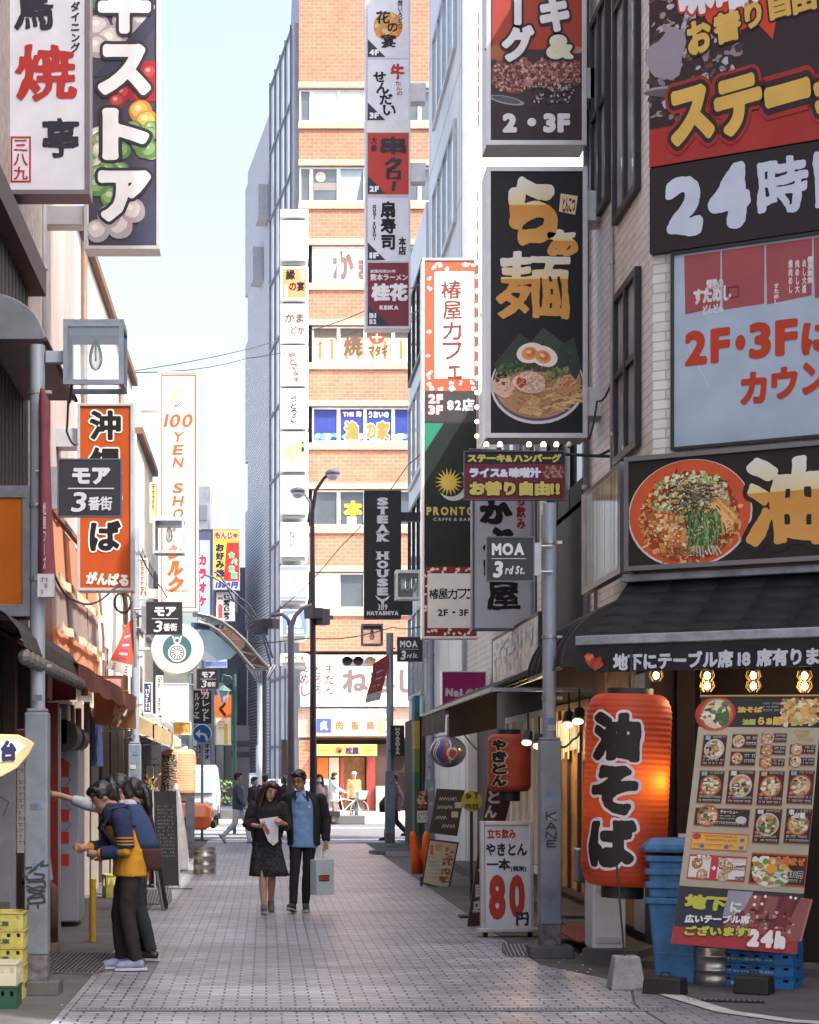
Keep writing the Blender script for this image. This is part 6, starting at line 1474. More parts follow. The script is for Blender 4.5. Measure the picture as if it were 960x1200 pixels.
def spot(label,px,py,d):
    o = empty('spot_lamp',label,'lamp',P(px,py,d)); m = MB(); m.tube([(0,0,0),(-.02,-.05,-.10)],[.05,.06],12); m.tube([(0,0,0),(.0,0,.2)],.01,5); m.build('can',dark_metal(),o)
    m = MB(); m.ell((-.022,-.055,-.11),(.05,.05,.03),12,8); m.build('bulb',M('lit_bulb'),o,smooth=True)
for lb_,px,py,d in (('lit spot lamp above the small red lantern',619,858,19.3),('lit spot lamp beside the small red lantern',632,862,19.2),('left lit spot lamp beside the big orange lantern',667,836,17.6),('right lit spot lamp beside the big orange lantern',679,832,17.5)): spot(lb_,px,py,d)
for x,y,z in ((3.1,20.6,2.25),(3.3,22.4,2.0),(3.3,23.6,2.2)):
    q = bpy.data.objects.new('bulb_fill_glow',wl_); COL.objects.link(q); q.location = (x,y,z)  # added fill lamps without bulbs, strengthen the amber shopfront

# ================================================================ MENU BANNER, BIN STACK, CRATES, KEGS, WEIGHTS
mb_ = empty('menu_banner','tall hanging menu banner full of noodle bowl pictures leaning over blue crates','banner',P(783,1112,14.35)); kb = 14.35 / F
T0,T1,B0,B1 = (822,818),(952,819),(783,1104),(918,1113)
def bmap(u,v,L):   # u, v in 0..1
    px = (T0[0] * (1 - u) + T1[0] * u) * (1 - v) + (B0[0] * (1 - u) + B1[0] * u) * v; py = (T0[1] * (1 - u) + T1[1] * u) * (1 - v) + (B0[1] * (1 - u) + B1[1] * u) * v
    return ((px - 783) * kb,-.003 - L * .0018 - .05 * math.sin(v * 3.1) + u * -.25 - v * .1,(1112 - py) * kb)
A = Art(0,0,1,fn=lambda u,v,L: bmap(u,-v,L))
A.asp = .45; cream = (.34,.295,.215); blk_ = (.022,.018,.018); brn = (.10,.025,.018)
for i in range(8): A.rect(0,i / 8,1,(i + 1) / 8,cream,0,4)
def bowl(x,y,r,big=False,L=2):
    ry = r * .50; A.ell(x,y,r,ry,random.choice([(.36,.08,.04),(.40,.36,.33),(.30,.06,.03)]),L,18); A.ell(x,y,r * .85,ry * .85,random.choice([(.46,.30,.15),(.40,.20,.08),(.5,.40,.28)]),L + .3,16)
    A.speck(x - r * .7,y - ry * .7,x + r * .7,y + ry * .7,[(.56,.44,.30),(.08,.15,.05),(.42,.18,.07),(.6,.54,.46),(.05,.06,.04)],40 if big else 20,r * .1,r * .28,L + .6,lambda a,b: ((a - x) / r) ** 2 + ((b - y) / ry) ** 2 < .6)
A.rect(0,0,1,.118,blk_,1); A.ell(.13,.065,.17,.07,(.28,.03,.02),1.4,22); bowl(.14,.065,.14,True); A.ell(.2,.08,.05,.035,(.05,.10,.03),4,12); A.speck(.68,.01,.99,.11,[(.5,.28,.08),(.55,.42,.22),(.62,.52,.36),(.40,.2,.06),(.6,.3,.08),(.2,.1,.03),(.3,.3,.1)],170,.012,.035,2)
A.text('油そば',.31,.035,.52,.06,(.50,.33,.06),3,.07); A.text('らぁ麺',.49,.075,.68,.11,(.52,.36,.08),3,.07); A.scrawl(.52,.02,.68,.06,(.35,.33,.28),3,3,.6); A.text('油麺',.36,.085,.47,.11,(.30,.36,.06),3,.06)
cells = [(.05,.15,.25,.28,1),(.29,.145,.50,.205,0),(.29,.215,.50,.275,0),(.53,.14,.74,.18,0),(.53,.19,.74,.23,0),(.53,.24,.74,.275,0),(.77,.185,.98,.225,0),(.77,.235,.98,.27,0),
         (.05,.295,.26,.43,1),(.29,.29,.51,.43,1),(.54,.29,.75,.43,1),(.78,.285,.99,.42,1),(.05,.445,.50,.52,2),(.54,.44,.76,.58,1),(.79,.435,1.0,.575,1)]
for (a,b,c2,d2_,ty) in cells:
    A.rect(a,b,c2,d2_,random.choice([blk_,(.035,.02,.018),(.05,.015,.012)]),1.2); A.border(a,b,c2,d2_,.004,(.25,.12,.06),1.5)
    w_,h_ = c2 - a,d2_ - b
    if ty == 1:
        bowl(a + w_ * .5,b + h_ * .45,w_ * .42,True); A.scrawl(a + w_ * .08,b + h_ * .76,c2 - w_ * .06,d2_ - h_ * .03,(.5,.48,.46),2,3.4); A.text(random.choice(['油','麺','塩','味噌','辛']),a + w_ * .08,b + h_ * .03,a + w_ * .3,b + h_ * .17,random.choice([(.5,.5,.5),(.45,.34,.1),(.15,.35,.45)]),5,.05); A.scrawl(a + w_ * .4,b + h_ * .05,c2 - w_ * .08,b + h_ * .14,(.45,.42,.36),1,3); A.ell(a + w_ * .15,b + h_ * .68,w_ * .08,h_ * .05,(.52,.12,.04),5,10)
    elif ty == 0: bowl(a + w_ * .27,b + h_ * .5,w_ * .24); A.scrawl(a + w_ * .55,b + h_ * .2,c2 - w_ * .05,d2_ - h_ * .1,(.5,.48,.45),2,3)
    else: bowl(a + w_ * .24,b + h_ * .45,w_ * .2,True); A.text('チャーシュー',a + w_ * .46,b + h_ * .1,a + w_ * .78,b + h_ * .3,(.5,.48,.46),5,.04); A.scrawl(a + w_ * .06,b + h_ * .72,a + w_ * .95,d2_ - h_ * .04,(.5,.48,.46),1,4); A.ell(a + w_ * .85,b + h_ * .6,w_ * .1,h_ * .2,(.45,.43,.40),3,12); A.scrawl(a + w_ * .46,b + h_ * .38,a + w_ * .74,b + h_ * .66,(.5,.48,.4),2,3)
A.text('つけ麺',.82,.45,.94,.475,(.55,.53,.5),6,.06)
for i in range(3): A.scrawl(.79 + i * .02,.128 + i * .016,.92 + i * .02,.146 + i * .016,(.40,.27,.05),1,3,.7)
A.rect(.05,.545,.51,.615,(.58,.30,.06),1.5); A.border(.05,.545,.51,.615,.005,(.4,.1,.05),1.8)
for x,y in ((.14,.60),(.34,.60),(.46,.57),(.46,.60)): A.ell(x,y,.03,.012,(.35,.32,.28),2,12); A.ell(x,y,.02,.008,(.12,.12,.1),2.3,10)
A.ell(.09,.562,.035,.013,(.35,.04,.05),2,12); A.scrawl(.15,.555,.42,.585,(.25,.06,.03),2,2.6); A.scrawl(.07,.59,.40,.61,(.25,.06,.03),1,2)
A.rect(.05,.635,.52,.735,(.55,.52,.50),1.5); A.border(.05,.635,.52,.735,.008,(.38,.04,.04),1.8); A.rect(.23,.64,.29,.73,(.38,.04,.05),2); A.text('+',.242,.677,.278,.695,(.6,.56,.5),3,.08); A.text('セット',.11,.632,.22,.652,(.60,.58,.5),4,.08,out=[((.35,.04,.03),.1)])
for x,y in ((.12,.67),(.17,.715),(.33,.665),(.37,.68),(.34,.715)): bowl(x,y,.045)
A.rect(.3,.685,.515,.689,(.38,.04,.04),2.2); A.text('1,000円',.42,.668,.51,.682,(.05,.04,.04),4,.05); A.text('920円',.44,.712,.51,.728,(.05,.04,.04),4,.05); A.scrawl(.40,.645,.5,.662,(.1,.08,.08),2,1.6)
A.rect(.55,.615,1.0,.74,(.04,.02,.015),1.5); A.border(.55,.615,1.0,.74,.007,(.36,.06,.03),1.8); A.ell(.72,.69,.15,.06,(.46,.44,.40),2,20); A.speck(.58,.635,.86,.735,[(.5,.55,.4),(.12,.22,.06),(.6,.58,.5),(.55,.28,.06),(.4,.16,.06)],110,.012,.035,2.4); A.ell(.72,.675,.045,.02,(.6,.26,.04),5.2,14)
A.text('台湾まぜ',.74,.625,.98,.66,(.50,.13,.03),6,.06,brush=.03); A.text('830円',.85,.68,.97,.705,(.03,.03,.03),6,.06,out=[((.55,.5,.45),.08)]); A.scrawl(.86,.712,.97,.73,(.5,.48,.4),1,2.6)
A.rect(0,.765,1,.93,(.035,.035,.045),1,4); A.rect(0,.93,1,1,(.32,.045,.045),1,4)
for i in range(60): A.line([(i / 60,.93),(i / 60 + .03,.999)],.003,(.22,.03,.035),1.3)
for i in range(26):
    x = random.uniform(.42,1); A.poly([(x,.78),(x + .08,.785),(x + .03,.95),(x - .12,.95)],random.choice([(.15,.035,.04),(.24,.08,.075),(.10,.025,.03),(.30,.14,.12)]),1.5 + i * .02)
A.poly([(.40,.77),(.6,.77),(.52,.87),(.38,.88)],(.25,.25,.3),2.2)
for x,y in ((.62,.79),(.7,.785),(.9,.782),(.94,.784),(.68,.815),(.62,.82)): A.ell(x,y,.012,.006,(.75,.66,.6),2.6,10)
A.speck(.45,.84,.95,.94,[(.5,.34,.32),(.12,.03,.03),(.3,.1,.09),(.06,.02,.02)],80,.008,.025,2.6)
yg = (.42,.42,.06); A.text('地下',.06,.795,.40,.855,yg,6,.07,brush=.03); A.text('に',.43,.815,.52,.855,(.6,.6,.6),6,.05); A.text('広いテーブル席',.08,.87,.60,.905,(.6,.6,.62),6,.06,out=[((.03,.03,.05),.06)],rot=-.03); A.text('ございます!',.09,.915,.62,.955,yg,6,.07,out=[((.03,.03,.03),.06)],rot=-.03); A.text('24h',.60,.915,.90,.985,(.66,.64,.64),6,.09,out=[((.30,.03,.03),.08)],shear=.02)
A.build('sheet',PRINT(),mb_)
m = MB()
for i in range(20):
    a,b = bmap(0,i / 20,-2),bmap(0,(i + 1) / 20,-2); cc,dd = bmap(1,(i + 1) / 20,-2),bmap(1,i / 20,-2); m.quad(a,b,cc,dd)
m.build('backing',M('banner_back',(.3,.3,.3),.8),mb_)
m = MB(); tl_,tr_ = Vector(bmap(-.01,0,0)),Vector(bmap(1.01,0,0)); m.tube([tl_ + Vector((0,0,.012)),tr_ + Vector((0,0,.012))],.012,8); m.tube([tl_,tl_ + Vector((.02,0,.22))],.005,5); m.tube([tr_,tr_ + Vector((-.02,0,.22))],.005,5); m.build('top_rod',M('brass_wire'),mb_)
bl_tub = M('blue_plastic',(.06,.165,.33),.5,0,.4,5,.12,26)
def bin_(label,loc,ext):
    o = empty('blue_bin',label,'bin',loc,R(-30),'stack of blue plastic bins by the noodle shop door'); m = MB(); W = .205
    def ring(h,s,y=0): return [(a * W * s,b * W * .9 * s,h) for a,b in ((-.9,-1),(.9,-1),(1,-.9),(1,.9),(.9,1),(-.9,1),(-1,.9),(-1,-.9))]
    if ext: m.loft([ring(0,.74),ring(.02,.76),ring(.22,.84),ring(.225,.86),ring(.235,.86),ring(.24,.845),ring(ext,1.0)],cap=True)
    else: m.loft([ring(-.05,.97),ring(.02,1.0)],cap=True)
    m.build('body',bl_tub,o,bevel=.006)
    h = ext if ext else .02; m = MB(); m.loft([ring(h + .001,1.02),ring(h + .002,1.12),ring(h + .05,1.13),ring(h + .052,1.0)],cap=True); m.build('rim',bl_tub,o,bevel=.008); return o
bp = P(797,1152,14.95); bp.z = 0
bin_('bottom blue plastic bin of the stack behind the menu banner',bp,.62)
for i,lb_ in enumerate(('second blue bin nested in the stack behind the menu banner','third blue bin nested in the stack behind the menu banner','upper blue bin right under the lid of the bin stack')): bin_(lb_,bp + Vector((0,0,.725 + i * .105)),0)
ld_ = empty('bin_lid','blue domed lid lying on top of the nested bins','lid',bp + Vector((0,0,1.06)),R(-30)); m = MB(); m.loft([[(a * .255 * s,b * .23 * s,h) for a,b in ((-.8,-1),(.8,-1),(1,-.8),(1,.8),(.8,1),(-.8,1),(-1,.8),(-1,-.8))] for h,s in ((-.03,.98),(0,1.02),(.03,1.0),(.07,.82),(.08,.75))]); m.build('shell',bl_tub,ld_,bevel=.01)
m = MB(); m.tube([(.08,0,.07),(.12,0,.14),(.2,0,.14),(.24,0,.06)],.022,6); m.build('handle',bl_tub,ld_)
cr_m = M('crate_blue',(.022,.15,.37),.5,0,.4,8,.1,40)
def crate(name,label,loc,rz,L_,Wd,Hh,mat,group,txt=None,slots=True,tcol=(.42,.52,.66)):
    o = empty(name,label,'crate',loc,rz,group); t = .016; m = MB(); l,w_ = L_ / 2,Wd / 2
    m.box(-l,-w_,0,l,w_,t)
    for sy in (-1,1):
        y0,y1 = (-w_,-w_ + t) if sy < 0 else (w_ - t,w_)
        m.box(-l,y0,t,l,y1,Hh * .58); m.box(-l,y0,Hh * .80,l,y1,Hh)
        for q in range(6):
            x = -l + q * L_ / 5.0; m.box(max(-l,x - L_ * .065),y0,Hh * .58,min(l,x + L_ * .065),y1,Hh * .80)
    for sx in (-1,1):
        x0,x1 = (-l,-l + t) if sx < 0 else (l - t,l)
        m.box(x0,-w_ + t,t,x1,w_ - t,Hh * .5); m.box(x0,-w_ + t,Hh * .82,x1,w_ - t,Hh); m.box(x0,-w_ + t,Hh * .5,x1,-w_ * .35,Hh * .82); m.box(x0,w_ * .35,Hh * .5,x1,w_ - t,Hh * .82)
    m.build('shell',mat,o)
    m = MB(); m.box(-l - .008,-w_ - .008,Hh * .93,l + .008,-w_ + .004,Hh * .995); m.box(-l - .008,w_ - .004,Hh * .93,l + .008,w_ + .008,Hh * .995); m.box(-l - .008,-w_ + .004,Hh * .93,-l + .004,w_ - .004,Hh * .995); m.box(l - .004,-w_ + .004,Hh * .93,l + .008,w_ - .004,Hh * .995); m.build('rim',mat,o)
    if txt:
        A = Art(0,0,1); A.text(txt,-l * .82,-Hh * .5,l * .45,-Hh * .2,tcol,1,.03); q = A.build('lettering',PRINT(),o); q.location = (0,-w_,0)
    return o
G3 = 'blue bread crates stacked under the menu banner'
cp = P(893,1161,14.62); cp.z = 0
for i,(lb_,tx_) in enumerate((('bottom crate of the blue crate stack under the menu banner','TWO'),('second blue crate from the ground under the menu banner','TWO(製造器)'),('third blue crate from the ground under the menu banner','TWO(製造器) AA'),('top crate of the blue stack carrying a line of white print','製造工事(有)酒・酒・等・業務'))):
    crate('blue_crate',lb_,cp + Vector((.004 * (i % 2),.003 * i,i * .092)),RZ,.56,.30,.088,cr_m,G3,tx_)
yc = M('crate_yellow',(.40,.36,.10),.5,0,.4,7); G4 = 'yellow crates stacked by the near left pole'
yp = P(2,1160,13.9); yp.z = 0
labs_ = ['lowest yellow crate of the near left stack','second yellow crate from the ground at near left','third yellow crate from the ground at near left','fourth yellow crate from the ground at near left','topmost yellow crate of the near left stack']
for i,lb_ in enumerate(labs_): crate('yellow_crate',lb_,yp + Vector((.004 * (i % 2),.0,i * .128)),0,.36,.36,.125,yc,G4,'製麺工業',tcol=(.07,.07,.05))
gp = P(-4,1172,13.3); gp.z = .0
crate('green_crate','dark green crate under a cream one at the bottom left corner',gp,0,.32,.30,.16,M('crate_green',(.02,.07,.045),.5),None); crate('cream_crate','cream plastic crate on a green one at the bottom left corner',gp + Vector((0,0,.165)),0,.32,.30,.16,M('crate_cream',(.48,.46,.36),.5),None)
def keg(label,loc,r=.16,h=.36):
    o = empty('beer_keg',label,'keg',loc); m = MB(); m.lathe([(0,.02),(r * .9,.02),(r * .97,0),(r,.02),(r,.05),(r * .96,.07),(r * .98,h * .3),(r * 1.03,h * .33),(r * 1.03,h * .37),(r * .98,h * .4),(r * .98,h * .62),(r * 1.03,h * .65),(r * 1.03,h * .69),(r * .98,h * .72),(r * .94,h * .86),(r * .6,h * .92),(0,h * .93)],(0,0,0),28); m.build('barrel',M('keg_steel',(.48,.45,.42),.3,.9,.25,6),o,autos=True)
    m = MB(); m.lathe([(r * .88,h * .88),(r * .95,h * .9),(r * .97,h),(r * .9,h)],(0,0,0),28); m.build('top_rim',M('keg_steel'),o,autos=True); return o
keg('steel beer keg standing beside the left sandwich boards',(X(240,31) ,31.0,.0),.19,.44)
kp = P(837,1160,14.75); keg('steel keg between the blue bin and the blue crates',(kp.x,kp.y,0),.15,.34)
for i,(px,py,w_,lb_) in enumerate(((783,1167,.15,'black rubber weight in front of the blue bin'),(888,1166,.135,'black rubber weight in front of the blue crates'))):
    d = gd(py); o = empty('banner_weight',lb_,'weight',(X(px,d),d + .1,0),RZ); m = MB(); m.hexa([(-w_,-.1,0),(w_,-.1,0),(w_,.1,0),(-w_,.1,0)],[(-w_ * .93,-.09,.13),(w_ * .93,-.09,.13),(w_ * .93,.09,.13),(-w_ * .93,.09,.13)]); m.build('block',M('rubber_black',(.015,.014,.014),.6),o,bevel=.012)
    m = MB(); m.tube([(-.04,0,.13),(-.03,0,.165),(.03,0,.165),(.04,0,.13)],.008,6); m.build('handle',dark_metal(),o)
d = gd(1161); o = empty('concrete_block','grey tapered concrete foot at the corner of the noodle shop step','block',(X(737,d),d + .12,0)); m = MB(); m.hexa([(-.135,-.12,0),(.135,-.12,0),(.135,.12,0),(-.135,.12,0)],[(-.095,-.085,.255),(.095,-.085,.255),(.095,.085,.255),(-.095,.085,.255)]); m.build('block',M('block_concrete',(.25,.24,.24),.9,0,.35,6,.8,60),o,bevel=.014)
m = MB(); m.tube([(-.01,0,.255),(-.07,0,.95)],.008,6); m.build('rod',dark_metal(),o)
o = empty('ice_chest','white and grey appliance standing on the step under the big lantern','appliance',P(712,1118,16.3)); o.location.z = .12; m = MB(); m.box(-.13,0,0,.16,.4,.95); m.build('body',M('white_appliance',(.52,.54,.58),.35,0,.1,4),o,bevel=.02); m = MB(); m.box(-.1,-.012,.06,.13,-.001,.12); m.box(-.1,-.012,.5,.13,-.001,.9); m.build('door',M('appliance_door',(.40,.42,.46),.3),o,bevel=.006)
o = empty('door_mat','red rubber mat on the shop step behind the right pole','mat',(3.02,17.6,.121)); m = MB(); m.box(-.2,-.6,0,.36,1.2,.014); m.build('mat',M('red_mat',(.20,.03,.025),.8,0,.2,6),o)

# ================================================================ STAND SIGNS ON THE RIGHT
ps = empty('price_stand','framed white price stand with a large red number beside the right pole','stand sign',P(595,1098,19.0)); ps.location.z = 0; ps.rotation_euler = (R(-3),0,R(4)); k = 19.0 / F
m = MB(); W,Hh = 63 * k,136 * k; m.box(-W / 2,0,.07,W / 2,.05,Hh); m.build('back',M('pale_frame'),ps)
m = MB(); t = .045; m.box(-W / 2,-.02,.07,-W / 2 + t,-.001,Hh); m.box(W / 2 - t,-.02,.07,W / 2,-.001,Hh); m.box(-W / 2 + t,-.02,Hh - t,W / 2 - t,-.001,Hh); m.box(-W / 2 - .04,-.1,.05,W / 2 + .04,.12,.09); m.build('frame',steel(),ps,bevel=.006)
for sx in (-1,1): m = MB(); m.lathe([(0,-.02),(.03,-.02),(.03,.02),(0,.02)],(sx * W * .42,0,.03),12,'x'); m.build('castor',M('rubber_black'),ps)
A = Art(595,1098,k); A.rect(566,965,624,1092,(.56,.57,.62),0); rd = (.38,.045,.025); bk = (.025,.028,.04)
A.text('立ち飲み',572,971,606,983,rd,2,.05,brush=.03); A.text('やきとん',570,988,619,1003,bk,2,.045,brush=.03); A.text('一本',571,1006,599,1020,bk,2,.045,brush=.03); A.text('(税別)',599,1015,618,1022,bk,2,.05,brush=.02)
A.text('8',573,1025,593,1078,rd,2,.055); A.text('0',597,1025,616,1076,rd,2,.055); A.text('円',605,1069,620,1085,bk,3,.04,brush=.03); q = A.build('panel',PRINT(),ps); q.location.z = 0
wb = empty('tall_board','tall dark brown leaning board with white brush kana at the grill bar','sign',P(572,1080,20.3)); wb.location.z = 0; k = 20.3 / F
m = MB(); q4 = [(548,1086),(562,1090),(612,880),(577,880)]; loc = lambda px,py,y=0: ((px - 572) * k,y,max(.0,(1080 - py) * k + .03))
m.add([loc(*a) for a in q4] + [loc(a,b,.06) for a,b in q4],[(0,1,2,3),(7,6,5,4),(0,4,5,1),(1,5,6,2),(2,6,7,3),(3,7,4,0)]); m.build('board',M('oxblood_board',(.055,.02,.016),.5,0,.25,4),wb)
A = Art(572,1080,k)
for i,ch in enumerate('やきとん'): A.text(ch,580 - i * 4,890 + i * 17,594 - i * 4,905 + i * 17,(.52,.50,.48),2,.05,brush=.03)
for i,ch in enumerate('らら二丁目店'): A.text(ch,572 - i * 3.2 - 2,962 + i * 18,584 - i * 3.2 - 2,977 + i * 18,(.45,.42,.40),2,.05,brush=.02)
q = A.build('lettering',PRINT(),wb); q.location.z = .03
def easel(label,q4,d,panel,artf,legs=True,fm=None):
    cx_ = sum(p[0] for p in q4) / 4; by = max(p[1] for p in q4); o = empty('sandwich_board',label,'stand sign',P(cx_,by,d)); k = d / F; base = Vector(o.location); o.location.z = 0
    zb = base.z; m = MB(); f = lambda a,b,y: ((a - cx_) * k,y,(by - b) * k + zb)
    m.add([f(*a,.0) for a in q4] + [f(*a,.04) for a in q4],[(0,1,2,3),(7,6,5,4),(0,4,5,1),(1,5,6,2),(2,6,7,3),(3,7,4,0)]); m.build('board',fm or M('dark_timber'),o)
    A = Art(cx_,by,k); artf(A); p_ = A.build('panel',PRINT(),o); p_.location.z = zb
    if legs:
        m = MB()
        for a in (q4[0],q4[1]): m.tube([f(a[0],a[1] - 8,.02),(f(*a,.02)[0],.02,0)],.02,6)
        m.tube([f((q4[2][0] + q4[3][0]) / 2,q4[2][1] + 4,.06),(f(cx_ + 14,by,0)[0],.45,0)],.018,6); m.build('leg',M('dark_timber'),o)
    return o
easel('black chalkboard on an easel with white handwriting near the grill bar',[(503,976),(536,980),(545,926),(512,924)],25.0,None,lambda A: (A.poly([(505,974),(535,977),(543,928),(513,926)],(.045,.045,.042),0),[A.line([(x + random.uniform(-1,1),y),(x + 2,y - 4),(x + 3,y)],.7,(.45,.45,.42),1 + random.random()) for y,xs in ((938,(514,534)),(948,(512,528)),(960,(511,522)),(970,(518,532))) for x in range(xs[0],xs[1],3)],A.rect(533,940,541,947,(.45,.44,.42),1.5),A.rect(529,951,537,958,(.45,.44,.42),1.5)),False)
def men(A):
    A.poly([(496,1034),(525,1041),(536,989),(504,985)],(.52,.49,.38),0)
    for i in range(6): A.ell(random.uniform(522,532),994 + i * 2.4,2.2,1.6,random.choice([(.4,.14,.06),(.3,.2,.1)]),1 + i * .1,10)
    for i,(x,y,w_,h_) in enumerate(((519,1006,11,8),(517,1018,11,7),(515,1027,11,7))): A.rect(x,y,x + w_,y + h_,random.choice([(.30,.14,.06),(.22,.10,.05)]),1); A.speck(x,y,x + w_,y + h_,[(.5,.26,.12),(.55,.5,.42),(.3,.08,.05)],16,.8,1.8,1.3)
    A.rect(504,990,508,1002,(.40,.18,.08),1); A.rect(510,989,518,997,(.5,.3,.22),1); A.ell(507,1013,5,4,(.36,.45,.45),1,12); A.scrawl(502,1004,516,1032,(.25,.18,.14),6,2.2,.5)
easel('cream menu board with small food pictures leaning by the grill bar',[(494,1036),(527,1043),(538,987),(503,983)],27.5,None,men)
gs = empty('round_notice','round olive green notice on a post beside the chalkboard','sign',P(553,1075,21.5)); gs.location.z = 0; k = 21.5 / F
m = MB(); m.lathe([(0,-.012),(.118,-.012),(.12,.012),(0,.012)],(0,0,Z(939,21.5)),28,'y'); m.build('disc',M('olive_disc',(.30,.28,.03),.5),gs); m = MB(); m.tube([(0,.03,0),(0,.03,Z(939,21.5))],.018,8); m.box(-.14,-.1,0,.14,.18,.03); m.build('post',dark_metal(),gs)
A = Art(553,907 + (H) / k,k); A.text('FREE',545,942,561,948,(.06,.06,.02),1,.05); A.ell(549,933,3.5,3,(.06,.06,.02),1,10,0,.2); A.line([(558,929),(558,936)],2,(.06,.06,.02),1.2); A.poly([(555,928),(561,928),(558,934)],(.06,.06,.02),1.3); q = A.build('lettering',PRINT(),gs); q.location.y = -.014
def mat_ramp(label,px,py,wd,dp,rz,h=.09,red=False):
    d = gd(py); o = empty('step_ramp',label,'ramp',(X(px,d),d + dp / 2,0),rz); m = MB(); m.hexa([(-wd / 2,-dp / 2,.008),(wd / 2,-dp / 2,.008),(wd / 2,dp / 2,.008),(-wd / 2,dp / 2,.008)],[(-wd / 2,-dp / 2,.02),(wd / 2,-dp / 2,.02),(wd / 2,dp / 2,h),(-wd / 2,dp / 2,h)]); m.build('plate',M('ramp_steel',(.20,.20,.215),.5,.5,.3,6),o)
    m = MB(); n = int(wd / .035)
    for i in range(n): x = -wd / 2 + (i + .3) * wd / n; m.hexa([(x,-dp / 2,.021),(x + .014,-dp / 2,.021),(x + .014,dp / 2,h + .001),(x,dp / 2,h + .001)],[(x,-dp / 2,.032),(x + .014,-dp / 2,.032),(x + .014,dp / 2,h + .013),(x,dp / 2,h + .013)])
    m.build('tread',M('tread_dark',(.06,.06,.064),.6,.3),o)
mat_ramp('ribbed metal ramp plate left of the right pole foot',614,1122,.30,.38,0); mat_ramp('dark ribbed ramp at the feet of the people on the left',82,1142,.55,.75,R(-8),.10); mat_ramp('ribbed step ramp behind the people on the left',181,1061,.36,.8,0,.14); mat_ramp('small step ramp near the orange umbrella covers',472,1005,.6,.6,0,.1); mat_ramp('flat ribbed ramp by the far right pole',452,1002,.5,.7,R(10),.06)
for i,(x,t_,lb_) in enumerate(((-.06,-.07,'left of the two bright orange cone covers beside the right hand shops'),(.08,.02,'right of the two bright orange cone covers beside the right hand shops'))):
    oc = empty('cone_cover',lb_,'cone',P(493,1022,31.0) + Vector((x,.05 * i,0)),0,'orange cone covers'); oc.location.z = 0
    m = MB(); m.tube([(0,0,0),(t_ * .3,0,.3),(t_ * .9,0,.62),(t_ * 1.1,0,.70)],[.085,.08,.06,.03],12); m.build('cone',M('safety_orange',(.62,.085,.005),.5,0,.1,4),oc,smooth=True)
fp = empty('food_poster','food poster with red dishes on the dark wall above the orange cones','poster',P(495,965,31.3)); k = 31.3 / F; m = MB(); m.box(-.09,.002,0,.09,.03,.56); m.build('board',dark_metal(),fp)
A = Art(495,965,k); A.rect(489,950,501,964,(.5,.48,.46),0); A.rect(489,926,501,948,(.05,.03,.03),0); A.speck(490,927,500,947,[(.4,.12,.06),(.5,.3,.2),(.3,.06,.03),(.55,.4,.3)],40,1,2.6,.5); A.scrawl(490,953,500,962,INK,2,2); A.build('print',PRINT(),fp)
hs = empty('hanging_board','small black hanging sign with white vertical letters on the far right pole','sign',P(466,886,dr3 - .2)); k = (dr3 - .2) / F; m = MB(); m.box(-8 * k,.003,0,8 * k,.06,36 * k); m.build('board',dark_metal(),hs); A = Art(466,886,k); A.text('HAYASHIYA',463,853,469,884,(.55,.55,.56),1,.07,vert=True); A.build('lettering',PRINT(),hs)

# ================================================================ LEFT STREET OBJECTS
vm = empty('vending_machine','white and red striped vending machine behind the people on the left','vending machine',(-2.24,20.2,0)); m = MB(); m.box(-.18,0,.06,.22,.7,1.92); m.build('cabinet',M('vending_white',(.24,.24,.29),.4,0,.1,3),vm,bevel=.015)
A = Art(0,0,1)
for i in range(5): A.rect(-.10,-1.75 + i * .24,.12,-1.62 + i * .24,(.40,.03,.03),1)
A.poly([(-.10,-1.88),(.12,-1.66),(.12,-1.78),(-.10,-1.9)],(.40,.03,.03),1.2)
for i in range(5): A.line([(.06 + .05 * math.sin(i * 3),-1.8 + i * .16),(.14,-1.75 + i * .16),(.08,-1.68 + i * .16)],.008,(.08,.08,.12),2)
A.build('print',PRINT(),vm)
rp_ = empty('red_post','narrow red painted column beside the vending machine','post',(-2.10,18.4,0)); m = MB(); m.box(-.06,0,0,.06,.12,2.35); m.build('shaft',M('red_lacquer_deep',(.17,.02,.018),.45,0,.2,4),rp_,bevel=.008); m = MB(); m.box(.061,.0,0,.085,.04,2.3); m.build('trim',M('galvanised'),rp_)
yp_ = empty('yellow_post','short yellow bollard post behind the legs of the left group','post',(-1.70,18.4,0)); m = MB(); m.tube([(0,0,0),(0,0,.62)],.032,12); m.build('shaft',M('yellow_paint',(.36,.22,.02),.5),yp_)
wp = empty('utility_cabinet','stained white utility cabinet front with stickers behind the near left pole','cabinet',(-2.16,15.4,0)); m = MB(); m.box(-.1,0,.15,.1,.06,1.75); m.build('leaf',M('stained_white',(.20,.205,.24),.5,0,.3,3),wp); A = Art(0,0,1); A.rect(-.06,-1.14,.0,-1.06,(.25,.24,.25),1,1); A.rect(-.03,-.6,.06,-.5,(.12,.11,.11),1); A.line([(-.08,-1.5),(.05,-1.42),(.0,-1.3)],.01,(.1,.1,.12),1); A.build('sticker',PRINT(),wp)
ac = empty('meter_box','pale blue grey utility box low behind the near left pole','box',(-1.93,16.0,.0)); m = MB(); m.hexa([(-.12,-.12,.74),(.10,-.12,.74),(.10,.15,.74),(-.12,.15,.74)],[(-.12,-.12,1.02),(.06,-.12,1.04),(.06,.15,1.04),(-.12,.15,1.02)]); m.build('box',M('pale_blue_box',(.25,.30,.36),.4),ac,bevel=.01); m = MB(); m.box(-.1,-.1,0,.06,.1,.739); m.build('plinth',M('grey_mauve',(.27,.25,.29),.6),ac)
